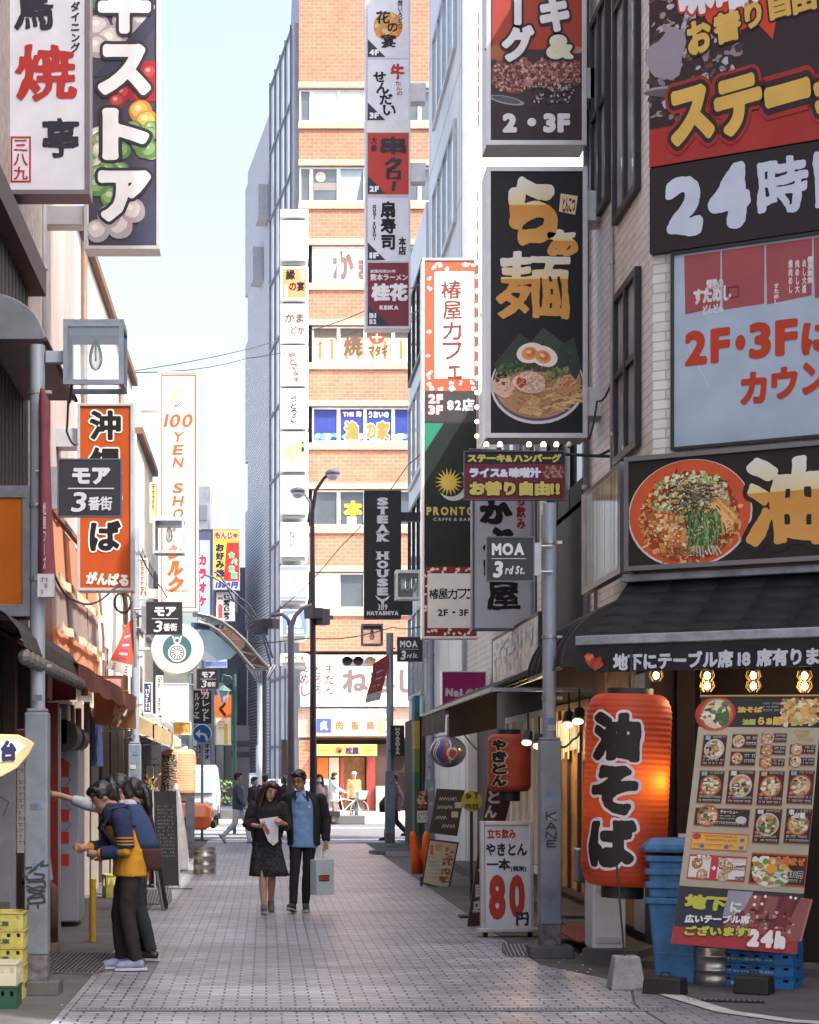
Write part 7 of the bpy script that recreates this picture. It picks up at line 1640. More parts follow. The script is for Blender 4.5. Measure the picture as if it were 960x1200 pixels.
pp = empty('drain_pipe','rusty brown drain pipe elbow by the shop front on the left','pipe',(-1.97,17.3,0)); m = MB(); m.tube([(0,0,.08),(0,0,.6),(-.1,.0,.68),(-.28,0,.68)],.05,12); m.lathe([(.075,0),(.075,.08),(.05,.1)],(0,0,0),14); m.build('tube',M('rust_pipe',(.14,.085,.055),.6,.3,.4,7),pp,smooth=True)
po = empty('wall_poster','tall pale poster with a red head hanging on the shop front at left','poster',(-2.17,16.7,.95)); m = MB(); m.box(-.09,0,0,.09,.015,1.1); m.build('board',off_white(),po); A = Art(0,0,1); A.rect(-.085,-1.09,.085,-.83,(.35,.05,.06),0); A.rect(-.085,-.83,.085,-.01,(.5,.46,.44),0); A.scrawl(-.07,-.80,.08,-.05,(.16,.1,.1),14,.9,.6); A.build('print',PRINT(),po)
for lb_,px,py,d,s in (('round dark extractor duct mouth under the rust awning',72,862,19.3,.17),('smaller dark duct mouth beside the first one under the rust awning',86,866,20.2,.13)):
    o = empty('duct',lb_,'duct',P(px,py,d)); m = MB(); m.tube([(0,0,0),(0,.5,0)],s,20); m.build('pipe',M('duct_dark',(.05,.045,.045),.5,.4,.3,6),o,autos=True)
for i,(x,y,z0,z1) in enumerate(((-2.2,20.4,.4,2.4),(-2.22,21.4,.2,2.4),(-2.2,22.2,.1,2.5))):
    o = empty('wall_pipe',('grey wall pipe running down beside the vending machine','second grey wall pipe with a hooked bend under the rust awning','third wall pipe behind the second left pole')[i],'pipe',(x,y,0)); m = MB(); m.tube([(0,0,z0),(0,0,z1 - .5),(.08,0,z1 - .4),(.08,0,z1)],.035,8); m.build('tube',M('grey_post'),o,smooth=True)
mb2 = empty('mail_box','grey meter cabinet on the wall with pale edge below the rust awning','box',(-2.2,19.3,1.95)); m = MB(); m.box(-.14,0,0,.16,.3,.42); m.build('case',M('meter_grey',(.14,.145,.16),.4,.2,.4,8),mb2,bevel=.01); m = MB(); m.box(-.16,-.02,.421,.18,.32,.45); m.build('roof',off_white(),mb2)
def aboard(label,x,y,hgt,rz,lean,face,wd=.5):
    o = empty('sandwich_board',label,'stand sign',(x,y,0),rz); m = MB(); m.hexa([(-wd / 2,-.25,.03),(wd / 2,-.25,.03),(wd / 2,-.21,.03),(-wd / 2,-.21,.03)],[(-wd / 2,-.02,hgt),(wd / 2,-.02,hgt),(wd / 2,.02,hgt),(-wd / 2,.02,hgt)]); m.build('front_board',face,o)
    m = MB(); m.hexa([(-wd / 2,.25,.03),(wd / 2,.25,.03),(wd / 2,.29,.03),(-wd / 2,.29,.03)],[(-wd / 2,.03,hgt - .05),(wd / 2,.03,hgt - .05),(wd / 2,.06,hgt - .05),(-wd / 2,.06,hgt - .05)]); m.build('back_board',M('grey_back',(.045,.045,.05),.5,.2),o)
    m = MB()
    for sx in (-1,1): m.tube([(sx * wd * .52,-.235,0),(sx * wd * .52,.0,hgt + .02)],.02,6); m.tube([(sx * wd * .52,.27,0),(sx * wd * .52,.04,hgt + .02)],.018,6)
    A = Art(0,0,1,fn=lambda u,v,L: (u,-.25 + .23 * v / hgt - .004,v)); A.scrawl(-wd * .36,-hgt * .85,wd * .36,-hgt * .3,(.06,.06,.056),15,.8,.5); A.build('chalk_writing',PRINT(),o)
    m.build('frame',M('grey_mid',(.19,.19,.20),.5,.3),o)
aboard('grey sandwich board seen edge on behind the left group',-1.46,22.8,1.35,R(86),0,M('black_board',(.014,.014,.016),.9,0,.3,5,spec=.08),.36)
aboard('black sandwich board with faint chalk lines below the peach lantern',-1.48,27.4,1.4,R(12),0,M('black_board'),.34)
uc = empty('umbrella_bag_stand','clear plastic sheeting bundle hanging behind the black sandwich board','bag',(-1.55,32.2,0)); m = MB(); m.lathe([(.24,.02),(.20,.5),(.13,1.0),(.05,1.45),(.0,1.5)],(0,0,0),14); m.build('sheet',M('milky_plastic',(.55,.55,.56),.2,0,.2,8,spec=.7),uc,smooth=True)
def leafy(o,ctr,r,n,cols,s0,s1,nm='foliage'):
    for cl_i,cl in enumerate(cols):
        m = MB()
        for i in range(n // len(cols)):
            v = Vector((random.gauss(0,1),random.gauss(0,1),random.gauss(0,1))).normalized() * random.uniform(.5,1.0); p = Vector(ctr) + Vector((v.x * r[0],v.y * r[1],v.z * r[2])) * (.85 + .25 * math.sin(v.x * 5 + v.z * 7)); s = random.uniform(s0,s1)
            a = Vector((random.gauss(0,1),random.gauss(0,1),random.gauss(0,1))).normalized(); b = a.orthogonal().normalized(); c3 = a.cross(b)
            m.add([p - a * s,p + b * s * .45,p + a * s,p - b * s * .45],[(0,1,2,3)])
        m.build(nm,cl,o)
lf = [M('leaf_dark',(.02,.04,.02),.6),M('leaf_mid',(.045,.08,.03),.6),M('leaf_light',(.09,.13,.05),.6)]
hd = empty('hedge','low dark green hedge in a stone planter across the road','hedge',(X(238,63),63.5,0)); leafy(hd,(-1.2,.3,.95),(2.6,.5,.62),3600,lf,.06,.13)
m = MB(); m.box(-4.2,-.3,.0,1.6,1.0,.42); m.build('planter',M('planter_stone',(.10,.10,.105),.8,0,.2,2),hd)
pk = empty('kerb_planter','low dark stone island beside the parked bicycle','kerb',(X(396,62),61.4,0)); m = MB(); m.box(-.9,-.3,0,.85,.4,.30); m.build('block',M('planter_stone'),pk,bevel=.03)
vn = empty('vine_plant','trailing leafy vine with orange flowers beside the peach lantern','plant',(-2.0,32.8,1.2)); leafy(vn,(0,0,0),(.16,.3,.75),700,lf + [M('flower_orange',(.5,.16,.06),.6)],.03,.06); m = MB(); m.tube([(0,0,-1.2),(0,.02,-.5),(.03,0,.4)],.015,6); m.build('stem',M('dark_timber'),vn)
pl = empty('potted_plant','small leafy pot plant between the sandwich boards on the left','plant',(-1.78,25.4,0)); leafy(pl,(0,0,.75),(.18,.18,.25),420,lf,.03,.06); m = MB(); m.lathe([(0,0),(.12,0),(.16,.4),(.13,.4),(.0,.36)],(0,0,0),14); m.build('pot',M('pot_grey',(.2,.18,.17),.7),pl); m = MB(); m.tube([(0,0,.3),(0,0,.7)],.012,5); m.build('stem',M('dark_timber'),pl)
# white curtain, small shop lamps, cream shop signs of the sunlit left row
for lb_,x0,y0,x1,y1,d,pc,tx_ in (('blank white sign board above the tarpaulins on the left',190,801,221,846,33.0,(.74,.73,.70),None),('blank sunlit white octagonal lamp board under the tan awning',165,842,187,858,29,(.76,.75,.72),None),('tiny yellow shop sign hanging over the peach lantern',203,846,224,861,33.2,(.62,.36,.08),'x'),('cream notice hanging beside the vine on the left',172,898,180,912,31.5,(.5,.45,.33),None)):
    sign('shop_board',lb_,'sign',x0,y0,x1,y1,d,(lambda A,b=(x0,y0,x1,y1): A.scrawl(b[0] + 3,b[1] + 3,b[2] - 3,b[3] - 2,(.5,.1,.04),2,2.6,.7)) if tx_ else None,pc,.12,.012,off_white())
o = empty('wreath','round rusty wire wreath hanging on the white wall under the orange noodle sign','wreath',P(144,706,24.5)); m = MB()
for i in range(10):
    a0 = random.random() * 6; m.tube([((.11 + .012 * math.sin(i + j)) * math.cos(a0 + j * .6),.02 * math.sin(j + i),(.135 + .012 * math.cos(i + j)) * math.sin(a0 + j * .6)) for j in range(11)],.008,5)
m.build('ring',M('dark_brown_timber'),o)
for (px,py,d,lb_) in ((75,800,19.8,'small dark red sign board leaning under the rust awning'),(130,800,24,'pink printed board hanging from the salmon curtain')):
    sign('shop_board',lb_,'sign',px - 13,py - 8,px + 14,py + 20,d,lambda A: None,(.20,.04,.05) if px < 100 else (.5,.26,.27),.05,.006,M('rust_frame'))

# ================================================================ PEOPLE
skin = M('skin',(.46,.27,.19),.5,0,.06,8); skin_tan = M('skin_tan',(.36,.20,.13),.5,0,.06,8); hair_m = M('black_hair',(.012,.010,.010),.45,0,.3,40,spec=.5); hair_b = M('brown_hair',(.05,.028,.018),.45,0,.3,40)
def fab(name,col=None,rough=.85,bump=.25): return M(name,col,rough,0,.18,9,bump,160)
def V(*a): return Vector(a)
def ellring(c_,rx,ry,n=18,yaw=0,a0=0,a1=6.2831853,close=True):
    out = []; m_ = n if close else n - 1
    for i in range(n):
        a = a0 + (a1 - a0) * i / m_; x,y = rx * math.cos(a),ry * math.sin(a)
        out.append(Vector(c_) + Vector((x * math.cos(yaw) - y * math.sin(yaw),x * math.sin(yaw) + y * math.cos(yaw),0)))
    return out
def hand(mb,wr,dirv,side,curl=.6,s=1.0):
    """palm, four unequal bent fingers and a thumb, growing from the wrist"""
    d_ = Vector(dirv).normalized(); sd = Vector(side).normalized(); nrm = d_.cross(sd).normalized()
    c_ = Vector(wr) + d_ * .045 * s
    mb.tube([Vector(wr) - d_ * .02,c_,Vector(wr) + d_ * .085 * s],[.024 * s,.032 * s,.030 * s],10,flat=1.0)
    for i,L_ in enumerate((.062,.072,.068,.052)):
        o = (i - 1.5) * .017 * s; b = Vector(wr) + d_ * .08 * s + sd * o
        b2 = b + (d_ * math.cos(curl * .6) + nrm * math.sin(curl * .6)) * L_ * .5 * s; b3 = b2 + (d_ * math.cos(curl * 1.7) + nrm * math.sin(curl * 1.7)) * L_ * .5 * s
        mb.tube([b,b2,b3],[.0095 * s,.009 * s,.0075 * s],7)
    t0 = Vector(wr) + d_ * .03 * s - sd * .025 * s; t1 = t0 + (d_ * .6 - sd * .6 + nrm * .3).normalized() * .035 * s; t2 = t1 + (d_ * .9 + nrm * .4).normalized() * .028 * s
    mb.tube([t0,t1,t2],[.012 * s,.011 * s,.009 * s],7)
DEF = dict(pelvis=(0,0,.93),chest=(0,0,1.22),neck=(0,.01,1.43),head=(0,-.015,1.575),sL=(.175,0,1.37),sR=(-.175,0,1.37),eL=(.225,.03,1.10),eR=(-.225,.03,1.10),wL=(.235,-.03,.86),wR=(-.235,-.03,.86),
           hL=(.085,0,.90),hR=(-.085,0,.90),kL=(.09,-.02,.49),kR=(-.09,-.02,.49),aL=(.09,.02,.09),aR=(-.09,.02,.09))
def person(label,loc,rz,pose,out,scale=1.0,group=None,fine=True,hy=0.0,hp=0.0,hr=0.0):
    J = dict(DEF); J.update(pose); J = {k_: Vector(v) for k_,v in J.items()}
    o = empty('person',label,'person',loc,rz,group); o.scale = (scale,) * 3
    vx = .009 if fine else .016; sk = out.get('skin',skin); g = out.get('girth',1.0)
    Hm = Matrix.Translation(J['head']) @ Matrix.Rotation(hy,4,'Z') @ Matrix.Rotation(hp,4,'X') @ Matrix.Rotation(hr,4,'Y')
    b = MB(); b.T = Hm; b.ell((0,.008,.022),(.073,.092,.098),18,14); b.ell((0,-.018,-.045),(.056,.066,.072),14,10)
    b.tube([(0,-.082,.012),(0,-.094,-.012),(0,-.106,-.030),(0,-.088,-.038)],[.010,.012,.015,.011],8)
    b.ell((0,-.076,-.066),(.024,.014,.012),10,6); b.ell((0,-.064,-.106),(.026,.022,.02),10,6)
    for s in (-1,1): b.ell((s * .074,.012,-.005),(.010,.022,.032),8,6)
    b.T = None
    b.tube([J['neck'] - Vector((0,0,.05)),J['neck'] + Vector((0,0,.02)),J['head'] + Hm.to_3x3() @ Vector((0,.02,-.06))],[.062,.050,.050],12)
    b.loft([ellring(J['pelvis'] + V(0,0,-.06),.13 * g,.09 * g),ellring(J['pelvis'] + V(0,0,.06),.135 * g,.09 * g),ellring(J['pelvis'].lerp(J['chest'],.6),.12 * g,.082 * g),ellring(J['chest'],.145 * g,.095 * g),ellring(J['chest'].lerp(J['neck'],.55),.15,.085),ellring(J['neck'],.06,.055)])
    for s in 'LR':
        b.tube([J['s' + s],J['e' + s],J['w' + s]],[.044,.037,.025],10)
        tk = .72 if out.get('trousers') else 1; b.tube([J['h' + s],J['h' + s].lerp(J['k' + s],.5),J['k' + s],J['k' + s].lerp(J['a' + s],.35),J['a' + s]],[.082 * g * tk,.072 * g * tk,.052 * tk,.053 * tk,.034],12)
        dv = out.get('hand' + s,((J['w' + s] - J['e' + s]),(0,-1,0),.7)); hand(b,J['w' + s],*dv)
    b.build('body',sk,o,remesh=vx,sm_it=3)
    # face
    if fine:
        m = MB(); m.T = Hm
        for s in (-1,1): m.ell((s * .031,-.083,.004),(.012,.006,.0045 if not out.get('shut') else .003),10,6)
        m.build('eye',M('eye_dark',(.02,.015,.013),.3),o,smooth=True)
        m = MB(); m.T = Hm
        for s in (-1,1): m.tube([(s * .016,-.092,.022),(s * .032,-.090,.028),(s * .05,-.078,.022)],[.003,.004,.002],6)
        m.build('eyebrow',hair_m,o)
        m = MB(); m.T = Hm; m.tube([(-.022,-.084,-.064),(0,-.091,-.067),(.022,-.084,-.064)],[.003,.006,.003],8); m.build('lips',M('lips',(.38,.13,.11),.4),o,smooth=True)
    # hair
    hs_ = out.get('hair','short'); hm = out.get('hairm',hair_m); m = MB(); m.T = Hm
    m.ell((0,.026,.042),(.084,.096,.092),18,12); m.ell((0,-.030,.085),(.070,.065,.042),14,8)
    for s in (-1,1): m.ell((s * .066,.018,.035),(.020,.055,.05),10,8)
    m.ell((0,.065,-.02),(.062,.045,.06),12,8)
    if hs_ == 'short':
        rnd = random.Random(3)
        for i in range(26): a = rnd.uniform(0,6.28); r = rnd.uniform(.02,.08); m.ell((r * math.cos(a),.0 + r * math.sin(a),.105 + rnd.uniform(-.02,.012) - r * r * 4),(.02,.02,.016),7,5)
    if hs_ == 'long':
        for s in (-1,1):
            m.tube([(s * .045,-.045,.10),(s * .080,-.03,.05),(s * .092,-.015,-.04),(s * .098,-.015,-.14),(s * .095,-.03,-.24),(s * .08,-.04,-.33)],[.022,.024,.026,.034,.036,.012],10)
            m.tube([(s * .06,.03,.07),(s * .085,.04,-.04),(s * .09,.06,-.18),(s * .075,.07,-.30)],[.04,.045,.055,.02],10)
        m.tube([(0,.07,.05),(0,.09,-.1),(0,.09,-.25)],[.06,.075,.04],12)
    if hs_ == 'tail': m.tube([(0,.09,.03),(0,.125,.01),(0,.13,-.07),(0,.115,-.17),(0,.10,-.24)],[.03,.035,.045,.04,.012],10)
    if hs_ == 'bob':
        for s in (-1,1): m.tube([(s * .055,-.045,.08),(s * .08,-.03,0),(s * .08,-.02,-.10)],[.025,.035,.025],10)
        m.tube([(0,.07,.05),(0,.085,-.10)],[.065,.06],12)
    if hs_ != 'cap': m.build('hair',hm,o,remesh=vx * .8,sm_it=2,disp=(.010,.02))
    else:
        m = MB(); m.T = Hm; m.ell((0,.012,.062),(.084,.10,.075),16,10); m.prism([(-.06,-.08),(-.05,-.15),(.05,-.15),(.06,-.08)],.055,.068,'z'); m.build('cap',out['capm'],o,smooth=True)
    # upper garment
    tp = out.get('top'); q = out.get('loose',1.0)
    if tp:
        m = MB(); hem = out.get('hem',.80); hz = J['pelvis'] + V(0,0,hem - .93)
        rings = [ellring(hz,.178 * q * g,.132 * q * g),ellring(J['pelvis'] + V(0,0,.10),.166 * q * g,.124 * q * g),ellring(J['chest'],.172 * q * g,.122 * q),ellring(J['chest'].lerp(J['neck'],.5),.178 * q,.112 * q),ellring(J['neck'] + V(0,0,-.03),.095,.075),ellring(J['neck'] + V(0,0,.015),.068,.062)]
        m.loft(rings)
        sl = out.get('sleeve',1.0)
        for s in 'LR' if sl else '':
            m.ell(J['s' + s],(.066 * q,.066 * q,.06),10,8)
            e1 = J['e' + s].lerp(J['w' + s],max(0,(sl - .5) * 2 - .03)) if sl > .5 else J['s' + s].lerp(J['e' + s],sl * 2)
            pts = [J['s' + s],J['s' + s].lerp(J['e' + s],.5),J['e' + s],e1] if sl > .5 else [J['s' + s],J['s' + s].lerp(e1,.5),e1]
            rd = [.068 * q,.060 * q,.052 * q,out.get('cuff',.040)] if sl > .5 else [.068 * q,.062 * q,out.get('cuff',.06)]
            m.tube(pts,rd,12)
        m.build(out.get('topname','jacket'),tp,o,remesh=vx * 1.1,sm_it=5,disp=(.022,.10))
    # trousers or skirt
    if out.get('trousers'):
        w_ = out.get('legw',1.0); m = MB(); m.loft([ellring(J['pelvis'] + V(0,0,.09),.138 * g,.098 * g),ellring(J['pelvis'],.142 * g,.10 * g),ellring(J['pelvis'] + V(0,0,-.09),.135 * g,.10 * g)])
        for s in 'LR':
            ak = J['a' + s].lerp(J['k' + s],.02)
            m.tube([J['h' + s] + V(0,0,.02),J['h' + s].lerp(J['k' + s],.5),J['k' + s],J['k' + s].lerp(ak,.4),ak],[.080 * g,.082 * w_,.066 * w_,.064 * w_,.052 * w_],14)
        m.build('trousers',out['trousers'],o,remesh=vx * 1.1,sm_it=4,disp=(.018,.08))
    if out.get('skirt'):
        m = MB(); n = 40; rings = []
        for i,(z,rx,ry) in enumerate(((1.0,.135,.10),(.9,.165,.125),(.72,.195,.15),(.56,.22,.17),(.47,.235,.18))):
            rings.append([V(J['pelvis'].x + (rx + .012 * i * .5 * math.sin(7 * a)) * math.cos(a) + .03 * (i / 4) ** 2 * out.get('sway',0),J['pelvis'].y + (ry + .012 * i * .5 * math.sin(7 * a)) * math.sin(a),z) for a in [2 * math.pi * j / n for j in range(n)]])
        m.loft(rings,cap=False); m.build('skirt',out['skirt'],o,smooth=True,solid=.006)
    for s in 'LR':
        td = out.get('toe' + s,V(0,-1,0)); td = Vector(td).normalized(); a_ = J['a' + s]; m = MB(); side = Vector((td.y,-td.x,0)).normalized() if abs(td.z) < .95 else V(1,0,0); up = side.cross(td)
        if up.z < 0: up = -up
        sole = a_ - up * .075
        m.tube([sole + up * .04 - td * .06,sole + up * .05,sole + up * .045 + td * .07,sole + up * .035 + td * .14,sole + up * .03 + td * .175],[.034,.042,.042,.036,.018],12); m.tube([a_ + up * .02,a_ - up * .03],[.042,.044],12)
        sh = m.build('shoe',out.get('shoes',M('black_shoe',(.02,.02,.022),.4)),o,remesh=vx,sm_it=3)
        m = MB(); pr = []
        for t_,w2 in ((-.09,.02),(-.07,.036),(.0,.04),(.08,.042),(.14,.036),(.185,.018)): pr.append((t_,w2))
        top = [sole + td * t_ + side * w2 + up * .018 for t_,w2 in pr] + [sole + td * t_ - side * w2 + up * .018 for t_,w2 in reversed(pr)]; bot = [p - up * .020 for p in top]; n = len(top)
        m.add(bot + top,[tuple(range(n)),tuple(range(2 * n - 1,n - 1,-1))] + [(i,i + n,(i + 1) % n + n,(i + 1) % n) for i in range(n)]); m.build('sole',out.get('sole',M('dark_sole',(.10,.10,.10),.7)),sh)
    return o,J,Hm

# ---- the couple
black_j = fab('black_jacket',(.020,.018,.022)); black_t = fab('black_jeans',(.016,.015,.018)); spk = M('speckled_skirt',(.022,.024,.028),.9,0,.0)
nn,ll = spk.node_tree.nodes,spk.node_tree.links; tcx = nn.new('ShaderNodeTexCoord'); vo = nn.new('ShaderNodeTexVoronoi'); vo.inputs['Scale'].default_value = 70; ll.new(tcx.outputs['Object'],vo.inputs['Vector']); rr_ = nn.new('ShaderNodeValToRGB'); rr_.color_ramp.elements[0].position = .2; rr_.color_ramp.elements[1].position = .36
rr_.color_ramp.elements[0].color = (.13,.135,.14,1); rr_.color_ramp.elements[1].color = (.020,.022,.026,1); ll.new(vo.outputs['Distance'],rr_.inputs[0]); ll.new(rr_.outputs[0],nn['Principled BSDF'].inputs['Base Color'])
dW = 22.2
po_w = dict(chest=(.0,-.03,1.20),neck=(.03,-.04,1.405),head=(.045,-.085,1.53),sL=(.185,-.02,1.345),sR=(-.165,-.02,1.35),eL=(.26,-.06,1.10),eR=(-.255,-.05,1.12),wL=(.175,-.265,1.135),wR=(-.10,-.27,1.10),
            hL=(.075,0,.90),hR=(-.08,0,.90),kL=(.065,.03,.50),kR=(-.055,-.10,.50),aL=(.06,.20,.14),aR=(-.045,-.10,.10))
ow,Jw,Hw = person('woman in black top and dark speckled skirt reading a leaflet while walking',(X(313,dW),dW,0),R(3),po_w,dict(hair='long',hairm=M('dark_brown_hair',(.028,.016,.012),.4,0,.4,40,spec=.5),top=black_j,topname='cardigan',hem=.84,loose=1.06,sleeve=.72,cuff=.085,skirt=spk,sway=1,shoes=M('grey_shoe',(.13,.13,.135),.6),sole=M('pale_sole',(.32,.32,.31),.7),toeL=(.02,-.8,-.45),toeR=(0,-1,.05),girth=.96,shut=True,
            handL=((-.45,-.65,.35),(.2,.5,.9),.9),handR=((.5,-.6,.3),(.3,.5,.8),.9)),.945,None,True,R(12),R(14),R(14))
dM = 22.35
po_m = dict(pelvis=(0,.0,.92),chest=(-.0,.0,1.22),neck=(-.03,-.02,1.43),head=(-.055,-.06,1.57),sL=(.20,.0,1.37),sR=(-.20,.02,1.375),eL=(.27,.03,1.10),eR=(-.26,.08,1.14),wL=(.265,-.03,.84),wR=(-.30,-.10,.98),
            hL=(.08,0,.90),hR=(-.085,0,.90),kL=(.045,-.01,.49),kR=(-.105,-.08,.50),aL=(.02,.08,.10),aR=(-.125,-.12,.10))
om,Jm,Hm_ = person('man in black jacket over a light blue shirt carrying a pale shopping bag',(X(356,dM),dM,0),R(-3),po_m,dict(hair='short',skin=skin_tan,top=fab('light_blue_shirt',(.17,.30,.52)),topname='shirt',hem=.79,loose=.99,trousers=black_t,legw=.86,shoes=M('dark_trainer',(.05,.045,.045),.6),sole=M('pale_sole'),toeR=(-.25,-1,.22),toeL=(.1,-1,0),girth=1.0,handL=((.0,.0,-1),(0,-1,0),1.5),sleeve=0),1.0,None,True,R(-20),R(10),R(-5))
m = MB()   # open black jacket: shell with a gap in front plus sleeves
lv = [(.80,.190,.140),(.92,.185,.134),(1.05,.190,.138),(1.22,.198,.140),(1.33,.200,.130),(1.40,.135,.098),(1.445,.082,.076)]
rings = [ellring((-.03 * max(0,z - 1.2) / .25,-.01,z),rx,ry,26,0,R(-52),R(-52) + R(284),False) for z,rx,ry in lv]
m.loft(rings,close=False,cap=False); jk = m.build('jacket',black_j,om,smooth=True,solid=.014,subsurf=1,disp=(.02,.11))
m = MB()
for s in 'LR': m.ell(Jm['s' + s] + V(0,0,-.01),(.064,.07,.062),12,8); m.tube([Jm['s' + s],Jm['s' + s].lerp(Jm['e' + s],.5),Jm['e' + s],Jm['e' + s].lerp(Jm['w' + s],.93)],[.066,.062,.055,.046],14)
m.build('jacket_sleeves',black_j,om,remesh=.01,sm_it=5,disp=(.02,.09))
m = MB()
for a in (R(-52),R(-128)):
    for i in range(1): m.tube([(math.cos(a) * .11 - .03,-.04,1.45),(math.cos(a) * .10 - .03,-.10,1.41),(math.cos(a) * .13 - .02,-.13,1.33)],[.014,.024,.008],8,flat=.5)
m.build('jacket_collar',black_j,om)
m = MB()
for s in (-1,1): m.tube([(s * .045 - .03,-.055,1.455),(s * .035 - .03,-.10,1.425),(s * .055 - .03,-.125,1.385)],[.010,.020,.004],8,flat=.5)
m.build('shirt_collar',M('light_blue_shirt'),om)
m = MB(); m.T = Hm_
for s in (-1,1): m.tube([(s * .034 + .022 * math.cos(t_),-.098,.003 + .016 * math.sin(t_)) for t_ in [i * math.pi / 6 for i in range(13)]],.0026,5); m.tube([(s * .056,-.094,.008),(s * .075,.01,.01)],.0022,5)
m.tube([(-.012,-.1,.006),(.012,-.1,.006)],.0024,5); m.build('glasses',M('glasses_black',(.02,.02,.02),.3),om)
m = MB(); m.ell((.07,-.15,1.26),(.012,.006,.012),8,6); m.build('badge',off_white(),om)
lf_ = empty('leaflet','folded white leaflet with red and grey print held by the woman','leaflet',ow.matrix_basis @ V(.035,-.33,1.02)); A = Art(0,0,1,fn=lambda u,v,L: (u + .03 * v,-.004 - L * .0015 + .03 * math.sin(u * 18) + .1 * v,v))
A.mb.col = (.58,.57,.60); A.polys([(-.145,-.16),(.075,-.19),(.085,.10),(.03,.15),(-.03,.10)],[(0,1,2,3,4)],(.56,.55,.60),0)
A.poly([(-.10,-.08),(-.06,-.10),(.03,.12),(-.0,.11)],(.22,.22,.27),1); A.ell(-.05,-.03,.035,.022,(.45,.08,.04),2,14,.6); A.scrawl(.0,-.12,.07,.04,(.35,.35,.38),5,2.2,.5)
lo_ = A.build('paper',PRINT(),lf_)
bg = empty('shopping_bag','pale blue grey paper shopping bag with red label in the hand of the man','bag',(X(377.5,dM) ,dM - .06,Z(1048,dM)),R(38)); m = MB(); m.hexa([(-.135,-.06,0),(.135,-.06,0),(.135,.06,0),(-.135,.06,0)],[(-.14,-.055,.42),(.14,-.055,.42),(.14,.055,.42),(-.14,.055,.42)]); m.build('sack',M('bag_paper',(.42,.49,.56),.5,0,.12,5),bg,bevel=.005)
A = Art(0,0,1); A.rect(-.10,-.235,.06,-.165,(.05,.025,.03),0); A.text('GUCO',-.09,-.225,.05,-.175,(.50,.09,.04),1,.05); q = A.build('print',PRINT(),bg); q.location = (0,-.06,0)
m = MB()
for y in (-.05,.05): m.tube([(-.05,y,.42),(-.04,y * .6,.50),(0,0,.54),(.04,y * .6,.50),(.05,y,.42)],.005,6)
m.build('handle',off_white(),bg)

# ---- the three at the shop front on the left
dA = 15.75
po_a = dict(pelvis=(0,.04,.90),chest=(0,-.03,1.17),neck=(0,-.10,1.36),head=(0,-.20,1.455),sL=(.175,-.06,1.29),sR=(-.175,-.06,1.29),eL=(.21,-.02,1.02),eR=(-.2,-.12,1.03),wL=(.10,-.24,.985),wR=(-.06,-.31,1.03),hL=(.085,.04,.88),hR=(-.085,.04,.88),kL=(.09,.0,.47),kR=(-.08,-.04,.48),aL=(.10,.08,.09),aR=(-.07,-.02,.09))
yel = fab('mustard_yellow_cloth',(.50,.24,.02)); nav = fab('navy_cloth',(.022,.028,.075))
oa_,Ja,Ha = person('person in navy and mustard yellow jacket with a backpack looking at their hands',(X(147,dA),dA,0),R(-78),po_a,dict(hair='short',skin=skin_tan,top=yel,hem=.83,loose=1.08,trousers=fab('dark_brown_trousers',(.022,.017,.017)),shoes=M('lilac_trainer',(.22,.24,.37),.6,0,.3,14),sole=M('lilac_sole',(.42,.43,.52),.6),toeL=(0,-1,0),toeR=(.15,-1,0),handL=((-.55,-.75,.05),(0,.2,1),.7),handR=((.3,-.9,.1),(0,.2,1),.9)),1.0,None,True,0,R(32),0)
m = MB(); m.loft([ellring(Ja['chest'] + V(0,.0,.05),.21,.146,24),ellring(Ja['chest'].lerp(Ja['neck'],.45),.214,.135,24),ellring(Ja['neck'] + V(0,0,-.02),.12,.10,24),ellring(Ja['neck'] + V(0,.01,.045),.09,.085,24)])
for s in 'LR': m.ell(Ja['s' + s],(.082,.085,.078),12,8); m.tube([Ja['s' + s],Ja['s' + s].lerp(Ja['e' + s],.95)],[.083,.070],14); m.tube([Ja['e' + s].lerp(Ja['w' + s],.25),Ja['e' + s].lerp(Ja['w' + s],.85)],[.064,.054],12)
m.build('jacket_yoke',nav,oa_,remesh=.011,sm_it=4,disp=(.02,.10))
m = MB()
for t_ in (.62,.72,.82):
    p = Ja['sL'].lerp(Ja['eL'],t_); m.lathe([(.083,-.006),(.085,.006)],tuple(p),18)
m.build('sleeve_stripe',yel,oa_)
bk = empty('backpack','navy backpack with brown base worn by the person in yellow','backpack',oa_.matrix_basis @ V(-.02,.22,.84),R(-78)); bk.scale = (1.15,1.3,1.18)
def pack(z0,z1,nm,mat):
    m = MB(); rings = []
    for i in range(8):
        t_ = i / 7; z = z0 + (z1 - z0) * t_; zz = (z) / .48; s = math.sin(math.pi * min(1,max(0,.10 + .85 * zz))) ** .35; rings.append([(x * .155 * s,.09 * y * s * (1.15 - .3 * zz) - .12 * zz,z) for x,y in [(math.copysign(abs(math.cos(a)) ** .6,math.cos(a)),math.copysign(abs(math.sin(a)) ** .6,math.sin(a))) for a in [2 * math.pi * j / 20 for j in range(20)]]])
    m.loft(rings); m.build(nm,mat,bk,smooth=True)
pack(0,.16,'base',fab('brown_canvas',(.065,.032,.026))); pack(.161,.47,'main_pocket',fab('navy_canvas',(.03,.055,.13)))
m = MB()
for s in (-1,1): m.tube([(s * .1,-.17,.46),(s * .12,-.27,.44),(s * .12,-.33,.3),(s * .13,-.2,.1),(s * .1,-.06,.06)],.018,6,flat=.5)
m.build('strap',nav,bk)
dB_ = 16.5
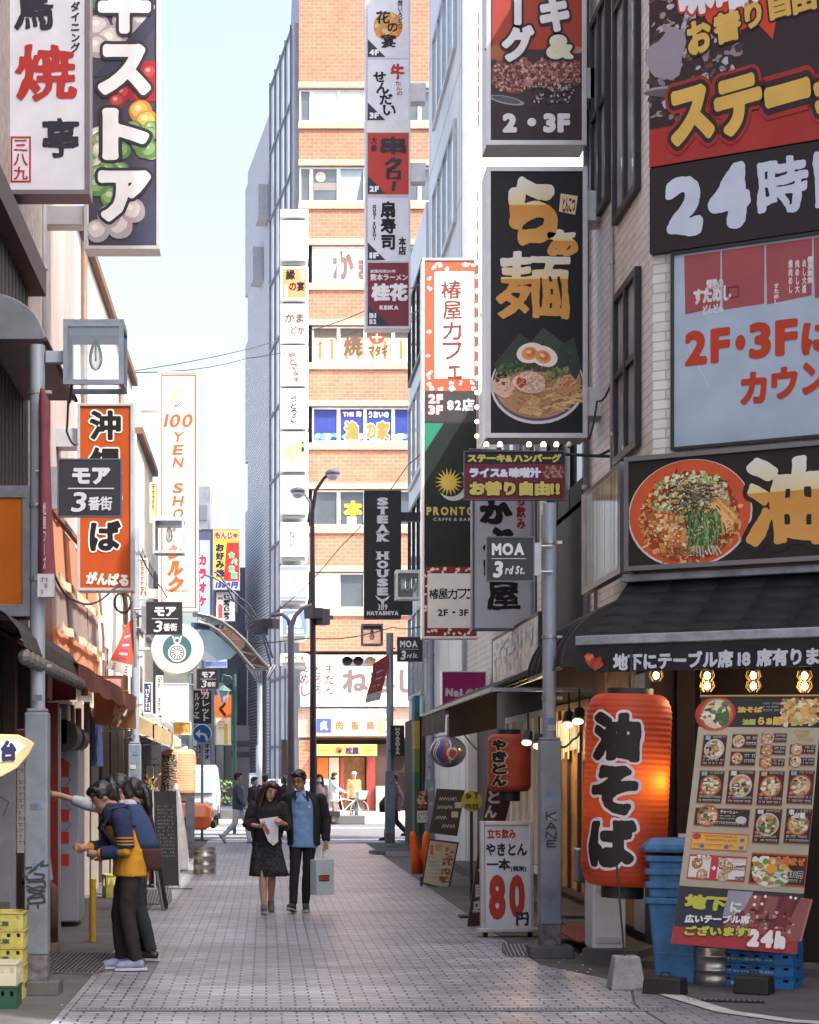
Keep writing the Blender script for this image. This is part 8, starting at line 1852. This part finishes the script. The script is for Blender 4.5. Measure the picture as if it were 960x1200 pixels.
po_b = dict(chest=(0,-.02,1.2),neck=(0,-.05,1.40),head=(0,-.10,1.52),sR=(-.17,-.06,1.33),eR=(-.19,-.36,1.38),wR=(-.2,-.60,1.46),eL=(.2,-.06,1.06),wL=(.12,-.2,.95),kL=(.09,-.05,.49),aL=(.10,.05,.09),kR=(-.08,.02,.48),aR=(-.07,.17,.09))
person('person in grey sleeves and dark trousers reaching one arm to the shop front',(X(151,dB_),dB_,0),R(-85),po_b,dict(hair='bob',skin=skin_tan,top=fab('pale_grey_shirt',(.38,.40,.46)),hem=.82,sleeve=.8,trousers=fab('charcoal_trousers',(.028,.027,.03)),shoes=M('black_shoe',(.02,.02,.022),.4),handR=((0,-1,.12),(0,.1,1),.3)),1.0,None,True,0,R(15),0)
dC = 16.1
po_c = dict(chest=(0,-.0,1.18),neck=(0,-.03,1.37),head=(0,-.07,1.50),eL=(.2,-.02,1.05),wL=(.1,-.22,1.0),kL=(.1,.03,.48),aL=(.10,.14,.09),kR=(-.08,-.06,.48),aR=(-.09,-.02,.09))
person('person with a dark ponytail and plum top standing closest to the alley on the left',(X(158,dC),dC + .5,0),R(-100),po_c,dict(hair='tail',top=fab('plum_cloth',(.05,.022,.028)),hem=.84,trousers=fab('dark_jeans',(.025,.026,.032)),shoes=M('black_shoe'),sole=M('pale_sole')),.99,None,True,0,R(18),0)

# ---- people by the road
PG = 'people near the road at the alley end'
walk = dict(kL=(.09,-.20,.50),aL=(.09,-.26,.10),kR=(-.09,.06,.49),aR=(-.09,.34,.20),eL=(.23,.12,1.1),wL=(.22,.08,.86),eR=(-.23,-.06,1.1),wR=(-.22,-.2,.88))
def P0(px,d): return (X(px,d),d,0.0)
person('passer-by in slate jacket and white trousers striding to the right',P0(279,44.2),R(82),walk,dict(hair='short',top=fab('slate_jacket',(.075,.09,.14)),hem=.82,trousers=fab('white_trousers',(.62,.60,.64)),shoes=M('pale_trainer',(.45,.47,.55),.6),toeR=(0,-.6,-.8)),1.0,PG,False)
person('person with a dark bun and black coat behind the walking woman on her right side',P0(298,47.5),R(60),{},dict(hair='short',top=fab('black_coat',(.022,.022,.026)),hem=.6,trousers=black_t),.93,PG,False)
person('person in plum jacket with short black hair behind the walking woman',P0(311,47.0),R(150),{},dict(hair='short',top=fab('dark_plum_jacket',(.06,.045,.085)),hem=.8,trousers=black_t),.97,PG,False)
person('person with black hair half hidden between the walking couple',P0(334,48.5),R(180),{},dict(hair='bob',top=fab('black_coat'),hem=.7,trousers=black_t),.95,PG,False)
o,J_,H_ = person('woman with brown hair, white face mask and pink beige coat behind the man',P0(374,48.0),R(5),{},dict(hair='long',hairm=hair_b,top=fab('pink_beige_coat',(.42,.30,.30)),hem=.55,trousers=black_t),.97,PG,False)
m = MB(); m.T = H_; m.ell((0,-.058,-.055),(.062,.055,.045),14,10); m.build('face_mask',off_white(),o,smooth=True)
person('person in white clothes standing by the bicycle basket near the black post',P0(392,61.0),R(70),dict(eR=(-.2,-.22,1.15),wR=(-.15,-.42,1.05)),dict(hair='short',hairm=hair_b,top=fab('white_shirt',(.66,.66,.64)),hem=.75,trousers=fab('grey_red_trousers',(.30,.16,.15))),1.0,PG,False)
person('worker in bright orange and white vest with white cap before the diner',P0(415,66.5),R(20),{},dict(hair='cap',capm=M('white_cap',(.66,.68,.74),.6),top=fab('orange_vest',(.74,.22,.10)),hem=.78,loose=1.1,trousers=fab('black_work_trousers',(.02,.022,.024)),shoes=M('rust_shoe',(.30,.07,.02),.6)),1.02,PG,False)
person('passer-by in mauve jacket with a black bag half hidden by the far right pole',P0(463,46.0),R(-80),walk,dict(hair='short',top=fab('mauve_jacket',(.24,.16,.19)),hem=.78,trousers=fab('dark_jeans'),skin=skin_tan),.98,PG,False)
sb_ = empty('shoulder_bag','black bag hanging behind the far right pole','bag',(X(452,45.8),45.6,.72),R(10)); m = MB(); m.loft([ellring((0,0,0),.17,.08),ellring((.02,0,.22),.2,.09),ellring((.1,0,.46),.08,.05)]); m.build('sack',M('black_leather',(.02,.018,.018),.5),sb_,smooth=True)
m = MB(); m.tube([(.1,0,.44),(.2,0,.68),(.3,0,.66)],.02,6); m.build('strap',M('black_leather'),sb_)

# ---- bicycle, van, taxi, fence, notice board
bc = empty('bicycle','white city bicycle with front basket parked before the diner','bicycle',(X(404,62.5),62.3,.13),R(20)); fm_ = M('bicycle_white',(.6,.6,.58),.4)
for x in (-.52,.52):
    m = MB(); m.lathe([(.30,-.018),(.33,-.018),(.335,0),(.33,.018),(.30,.018)],(x,0,.335),28,'y'); w1_ = m.build('wheel',M('tyre_grey',(.26,.25,.24),.7),bc)
    m = MB()
    for i in range(9): a = i * math.pi / 9; m.tube([(x + .3 * math.cos(a),0,.335 + .3 * math.sin(a)),(x - .3 * math.cos(a),0,.335 - .3 * math.sin(a))],.004,4)
    m.build('spokes',steel(),w1_)
m = MB(); m.tube([(-.52,0,.335),(-.05,0,.30),(.42,0,.72),(.52,0,.335)],.018,8); m.tube([(-.05,0,.30),(-.18,0,.84)],.018,8); m.tube([(-.52,0,.335),(-.15,0,.7),(.4,0,.62)],.014,8); m.tube([(.42,0,.72),(.38,0,1.0)],.016,8); m.build('frame',fm_,bc)
m = MB(); m.tube([(.2,-.25,1.0),(.38,-.1,1.02),(.38,.1,1.02),(.2,.25,1.0)],.014,6); m.build('handlebar',steel(),bc)
m = MB(); m.hexa([(.46,-.14,.68),(.68,-.14,.68),(.68,.14,.68),(.46,.14,.68)],[(.42,-.19,.96),(.76,-.19,.96),(.76,.19,.96),(.42,.19,.96)]); m.build('basket',M('basket_green',(.52,.62,.58),.6),bc)
m = MB(); m.ell((-.2,0,.87),(.13,.07,.04),12,8); m.build('saddle',M('rubber_black'),bc,smooth=True)
vn2 = empty('van','white van with blue windscreen parked across the road behind the blue arrow sign','van',(X(224,60),60.0,0),R(0)); wm_ = M('van_white',(.30,.33,.33),.35,0,.08,2)
m = MB(); prf = [(-2.2,.35),(-2.2,1.85),(-2.0,1.98),(.55,1.98),(.95,1.85)]; m.loft([[(-.82,0,.32),(.82,0,.32),(.84,0,1.0),(.72,.35,1.82),(-.72,.35,1.82),(-.84,0,1.0)],[(-.84,2.0,.32),(.84,2.0,.32),(.86,2.0,1.0),(.76,2.0,1.95),(-.76,2.0,1.95),(-.86,2.0,1.0)],[(-.84,3.9,.32),(.84,3.9,.32),(.86,3.9,1.0),(.76,3.9,1.9),(-.76,3.9,1.9),(-.86,3.9,1.0)]]); m.build('body',wm_,vn2,bevel=.05)
m = MB(); m.hexa([(-.72,-.03,1.05),(.72,-.03,1.05),(.72,.02,1.05),(-.72,.02,1.05)],[(-.64,.28,1.74),(.64,.28,1.74),(.64,.34,1.74),(-.64,.34,1.74)]); m.build('windscreen',M('van_glass',(.16,.24,.28),.05,spec=.9),vn2)
for s in (-1,1):
    m = MB(); m.ell((s * .62,-.02,.78),(.13,.05,.09),12,8); m.build('headlight',M('headlight',(.6,.6,.58),.15),vn2,smooth=True)
    for y in (.7,3.2): m = MB(); m.tube([(s * .68,y,.31),(s * .86,y,.31)],.31,20); m.build('wheel',M('rubber_black'),vn2)
m = MB(); m.box(-.84,-.06,.34,.84,-.005,.52); m.build('bumper',M('dark_sole'),vn2,bevel=.02)
tx = empty('taxi','orange taxi whose rounded tail shows beside the steel keg on the left','taxi',(X(238,45.9) - 1.95,47.0,0),R(90)); om_ = M('taxi_orange',(.64,.13,.02),.25,0,.05,2,spec=.7)
# the taxi's length runs along local y, so turned it stands along the road
def rx(y,w,z0,z1): return [(-w,y,z0),(w,y,z0),(w * 1.02,y,(z0 + z1) / 2),(w * .9,y,z1),(-w * .9,y,z1),(-w * 1.02,y,(z0 + z1) / 2)]
m = MB(); m.loft([rx(-2.15,.72,.35,.80),rx(-2.0,.80,.28,.92),rx(-.9,.82,.25,.98),rx(1.0,.82,.25,.98),rx(1.9,.80,.28,.90),rx(2.15,.72,.36,.78)]); m.build('body',om_,tx,bevel=.05)
m = MB(); m.loft([rx(-1.5,.70,.96,.99),rx(-.95,.62,.97,1.42),rx(.6,.62,.97,1.44),rx(1.15,.70,.96,.99)]); m.build('cabin',M('taxi_glass',(.06,.08,.09),.08,spec=.9),tx,bevel=.05)
for s in (-1,1):
    m = MB(); m.box(s * .5 - .14,-2.19,.58,s * .5 + .14,-2.12,.74); m.build('tail_light',M('reflector_pale',(.62,.45,.36),.3),tx)
    for y in (-1.35,1.35): m = MB(); m.tube([(s * .64,y,.31),(s * .83,y,.31)],.31,20); m.build('wheel',M('rubber_black'),tx)
m = MB(); m.box(-.74,-2.24,.3,.74,-2.13,.48); m.build('bumper',M('black_bumper',(.03,.03,.03),.5),tx,bevel=.03)
fe = empty('banner_fence','white printed fence banner along the far pavement behind the crowd','fence',(X(345,63),62.6,.13)); m = MB(); m.box(X(305,63) - X(345,63),0,.1,X(388,63) - X(345,63),.05,1.35); m.build('panel',M('fence_white',(.50,.54,.54),.6,0,.12,2),fe)
A = Art(345,0,63 / F); A.scrawl(312,-45,350,-36,(.20,.22,.25),1,.9,.9); A.scrawl(352,-44,386,-36,(.25,.27,.3),1,.8); A.build('lettering',PRINT(),fe)
m = MB()
for px in (305,325,346,367,388): x = X(px,63) - X(345,63); m.box(x - .04,-.05,0,x + .04,-.003,1.4)
m.build('post',M('galvanised'),fe)
nb = empty('notice_board','blue grey street notice board behind the striding passer-by','notice board',(X(302,61),60.8,0)); m = MB(); m.box(-.28,0,.75,.28,.06,1.68); m.build('board',M('notice_blue',(.13,.19,.27),.4),nb); A = Art(0,0,1); A.rect(-.25,-1.6,.25,-1.4,(.30,.36,.42),0); A.scrawl(-.22,-1.36,.24,-.85,(.4,.44,.48),6,2); A.build('print',PRINT(),nb); m = MB(); m.box(-.2,.01,0,-.15,.05,.749); m.box(.15,.01,0,.2,.05,.749); m.build('leg',dark_metal(),nb)
bp_ = empty('bollard','thin black post with square foot on the dark stone island','bollard',(X(391,61.2),61.0,.301)); m = MB(); m.tube([(0,0,0),(0,0,1.2)],.05,10); m.box(-.2,-.2,0,.2,.2,.14); m.ell((0,0,1.22),(.12,.08,.06),10,6); m.build('post',dark_metal(),bp_)

# ================================================================ WORKADAY CLUTTER OF THE ALLEY
acw = M('ac_white',(.50,.49,.46),.5,0,.25,6)
def ac_unit(label,x,y,z,rz):
    o = empty('air_conditioner',label,'air conditioner',(x,y,z),rz,'air conditioner units on the shop walls'); m = MB(); m.box(-.4,0,0,.4,.3,.55); m.build('casing',acw,o,bevel=.02)
    m = MB()
    for r in (.08,.14,.20,.24): m.lathe([(r,-.012),(r + .012,-.012),(r + .012,-.002),(r,-.002)],(-.08,0,.28),20,'y')
    for i in range(8): a = i * math.pi / 4; m.tube([(-.08,-.008,.28),(-.08 + .25 * math.cos(a),-.008,.28 + .25 * math.sin(a))],.005,4)
    m.build('fan_grille',M('grille_grey',(.16,.16,.16),.5),o)
    m = MB(); m.box(-.38,.02,-.06,-.32,.3,-.002); m.box(.32,.02,-.06,.38,.3,-.002); m.tube([(.34,.25,.1),(.42,.25,.1),(.44,.28,-.5)],.02,6); m.build('bracket',M('galvanised'),o)
for lb_,x,y,z,rz in (('air conditioner unit on the sunlit white wall above the tan awning',-2.5,26.3,3.2,R(90)),('air conditioner unit further along the white wall',-2.5,29.4,3.1,R(90)),('far air conditioner unit on the cream wall',-2.42,36.4,3.2,R(90)),('air conditioner unit on the netted wall over the bar awning',3.52,27.2,3.35,R(-90))): ac_unit(lb_,x,y,z,rz)
def pipe_run(name,label,pts,r,mat):
    o = empty(name,label,'pipe',pts[0]); b0 = Vector(pts[0]); m = MB(); m.tube([Vector(p) - b0 for p in pts],r,8); m.build('tube',mat,o,smooth=True)
    m = MB()
    for a,b in zip(pts,pts[1:]):
        a,b = Vector(a) - b0,Vector(b) - b0
        if abs((b - a).z) > 1.5:
            for t in (.2,.5,.8): p = a.lerp(b,t); m.tube([p - Vector((0,0,.02)),p + Vector((0,0,.02))],r * 1.35,8)
    if m.v: m.build('clamp',M('galvanised'),o)
brp = M('brown_pipe',(.12,.07,.05),.5); gp_ = M('grey_pipe',(.28,.28,.30),.5)
for lb_,pts,r,mt in (('brown rain pipe running down the sunlit white wall',[(-2.44,25.2,8.8),(-2.44,25.2,2.7)],.045,brp),('second brown rain pipe far along the white wall',[(-2.44,31.6,8.8),(-2.44,31.6,5.2),(-2.44,32.6,4.6),(-2.44,32.6,2.7)],.045,brp),
    ('grey conduit on the pale tiled wall beside the ramen sign',[(3.36,19.7,10.5),(3.36,19.7,3.2)],.035,gp_),('thin grey conduit bending round the tiled wall window',[(3.37,18.3,7.2),(3.37,18.3,4.4),(3.37,19.2,4.2),(3.37,19.2,3.2)],.02,gp_),
    ('grey pipe on the beige panelled wall at left',[(-2.42,20.4,9.5),(-2.42,20.4,4.8)],.04,gp_),('thin rust coloured pipe beside the salmon curtain',[(-2.40,25.0,6.4),(-2.40,25.0,2.7)],.03,M('rust_frame'))): pipe_run('wall_pipe',lb_,pts,r,mt)
for lb_,pts in (('bundle of cables slung from the near left pole to the second left pole',[P(52,640,d1),P(80,700,16.5),P(120,702,20),P(158,655,d2)]),('thin cable from the second left pole to the third',[P(160,640,d2),P(190,690,29),P(224,742,d3)]),('cable drooping from the white lantern head to the orange noodle sign',[P(84,452,d1 - .05),P(80,470,15.5),P(78,505,18),P(91,520,22)]),('cable looping from the right pole to the bar awning lamps',[P(650,870,dr1),P(672,866,17.4),P(684,842,17.6)]),('black cable from the small red lantern to the blue globe',[P(620,862,19.7),P(575,884,21.5),P(545,862,23.6)]),('wire drawn from the right tiled wall to the ramen sign',[P(716,450,18.4),P(700,470,18.8),P(690,515,18.9)])):
    o = empty('cable',lb_,'wire',pts[0]); m = MB(); L_ = []
    for a,b in zip(pts,pts[1:]):
        for i in range(5): L_.append(a.lerp(b,i / 5) - pts[0] - Vector((0,0,.06 * math.sin(math.pi * i / 5))))
    L_.append(pts[-1] - pts[0]); m.tube(L_,.011,5); m.build('strand',M('cable_black'),o)
# more small projecting signs down the left row
def small(lb_,x0,y0,x1,y1,d,pc,tx_,tc,vert=True): sign('vertical_sign',lb_,'sign',x0,y0,x1,y1,d,lambda A: A.scrawl(x0 + (x1 - x0) * .25,y0 + (y1 - y0) * .08,x1 - (x1 - x0) * .2,y1 - (y1 - y0) * .06,tc,max(4,int((y1 - y0) / 6)),3,.8),pc,.15,.012,off_white())
small('thin white sign with red marks above the flag on the left',162,655,173,702,27.5,(.66,.64,.6),'',(.42,.05,.03))
small('thin yellow sign beside the tall discount shop sign',176,566,185,612,29.2,(.60,.50,.22),'',(.10,.06,.04))
small('red lantern-red sign with white characters behind the round sign',236,795,243,812,40,(.40,.05,.04),'',(.7,.66,.6))
small('pale green sign with dark marks under the round clock sign',183,792,191,838,33.6,(.46,.55,.48),'',(.05,.08,.05))
small('small dark blue sign with white marks over the tan awning',168,800,178,836,28.5,(.04,.06,.16),'',(.66,.66,.68))
# goods by the left shop fronts
for i,(x,y,cl) in enumerate(((-1.95,29.2,'red'),(-1.95,29.2,'red'),(-1.9,30.4,'yellow'),(-1.98,25.0,'yellow'))):
    z = .33 if i == 1 else .01
    crate('bottle_crate',('lower red bottle crate behind the sandwich boards','upper red bottle crate behind the sandwich boards','yellow bottle crate near the steel keg','yellow bottle crate beside the pot plant')[i],(x,y,z),R(5 * i),.36,.30,.31,M('crate_red',(.34,.04,.03),.5) if cl == 'red' else yc,None)
easel('white paper menu stand on the left beside the vine',[(186,1002),(203,1003),(205,958),(189,957)],33.0,None,lambda A: (A.poly([(188,1000),(202,1001),(204,960),(190,959)],(.62,.58,.5),0),A.scrawl(191,964,202,996,(.3,.1,.06),7,3.2,.6)))
nr = empty('noren','short dark indigo shop curtain hanging in the left shop front','curtain',(-2.2,23.6,1.75)); m = MB()
for j in range(4):
    for i in range(4): x = .0 + .02 * math.sin(i * 2 + j); m.quad((x,j * .36 + i * .085,0),(x + .02,j * .36 + (i + 1) * .085,0),(x,j * .36 + (i + 1) * .085,.6),(x,j * .36 + i * .085,.6))
m.build('cloth',fab('indigo_cloth',(.02,.03,.09)),nr,solid=.004); m = MB(); m.tube([(0,-.05,.61),(0,1.5,.61)],.014,6); m.build('rod',M('dark_timber'),nr)
# paper menu strips on the grill bar windows
ms = empty('menu_strips','row of white paper menu strips stuck on the amber lit grill bar window','menu',(3.58,21.4,1.2)); k = 0
A = Art(0,0,1,fn=lambda u,v,L: (-.003 - L * .001,-u,v))
for i in range(14):
    u = -.15 - i * .18; h = random.uniform(.35,.5); A.rect(u,-1.1,u + .12,-1.1 + h,random.choice([(.62,.58,.46),(.6,.5,.3),(.55,.2,.12)]),1 + i * .05); A.scrawl(u + .03,-1.07,u + .1,-1.12 + h,(.1,.06,.05),4,.8)
A.build('paper',PRINT(),ms)
# a hooded gas meter, a wall tap box and a vent on the right
gm = empty('gas_meter','grey gas meter low on the wall between the right pole and the big lantern','meter',(3.45,19.95,.5)); m = MB(); m.box(-.16,-.16,0,.1,.16,.36); m.build('case',M('meter_grey'),gm,bevel=.02); m = MB(); m.tube([(-.05,0,-.38),(-.05,0,0)],.02,6); m.tube([(-.05,.08,.36),(-.05,.08,1.3)],.02,6); m.build('pipe',M('galvanised'),gm)
tbx = empty('notice_tag','small pale notice taped to the dark shop post beside the blue bin','notice',r1w(.28,-.02,1.0),RZ); m = MB(); m.box(-.05,.01,0,.05,.05,.13); m.build('paper',off_white(),tbx)
# litter on the ground
m = MB(); rl = random.Random(5)
for i in range(90):
    if i < 55: x,y = rl.uniform(2.3,3.2),rl.uniform(15.2,17.6)
    else: x,y = rl.choice([rl.uniform(-1.5,-1.1),rl.uniform(1.6,2.4)]),rl.uniform(13.2,28)
    s = rl.uniform(.006,.018); a = rl.random() * 3; dx,dy = s * math.cos(a),s * math.sin(a); m.hexa([(x - dx,y - dy,.0075),(x + dy,y - dx,.0075),(x + dx,y + dy,.0075),(x - dy,y + dx,.0075)],[(x - dx,y - dy,.012),(x + dy,y - dx,.012),(x + dx,y + dy,.012),(x - dy,y + dx,.012)])
tag(m.build('litter',M('paper_scraps',(.5,.48,.45),.8,0,.3,40)),kind='stuff')
bpy.data.objects.remove(_go)
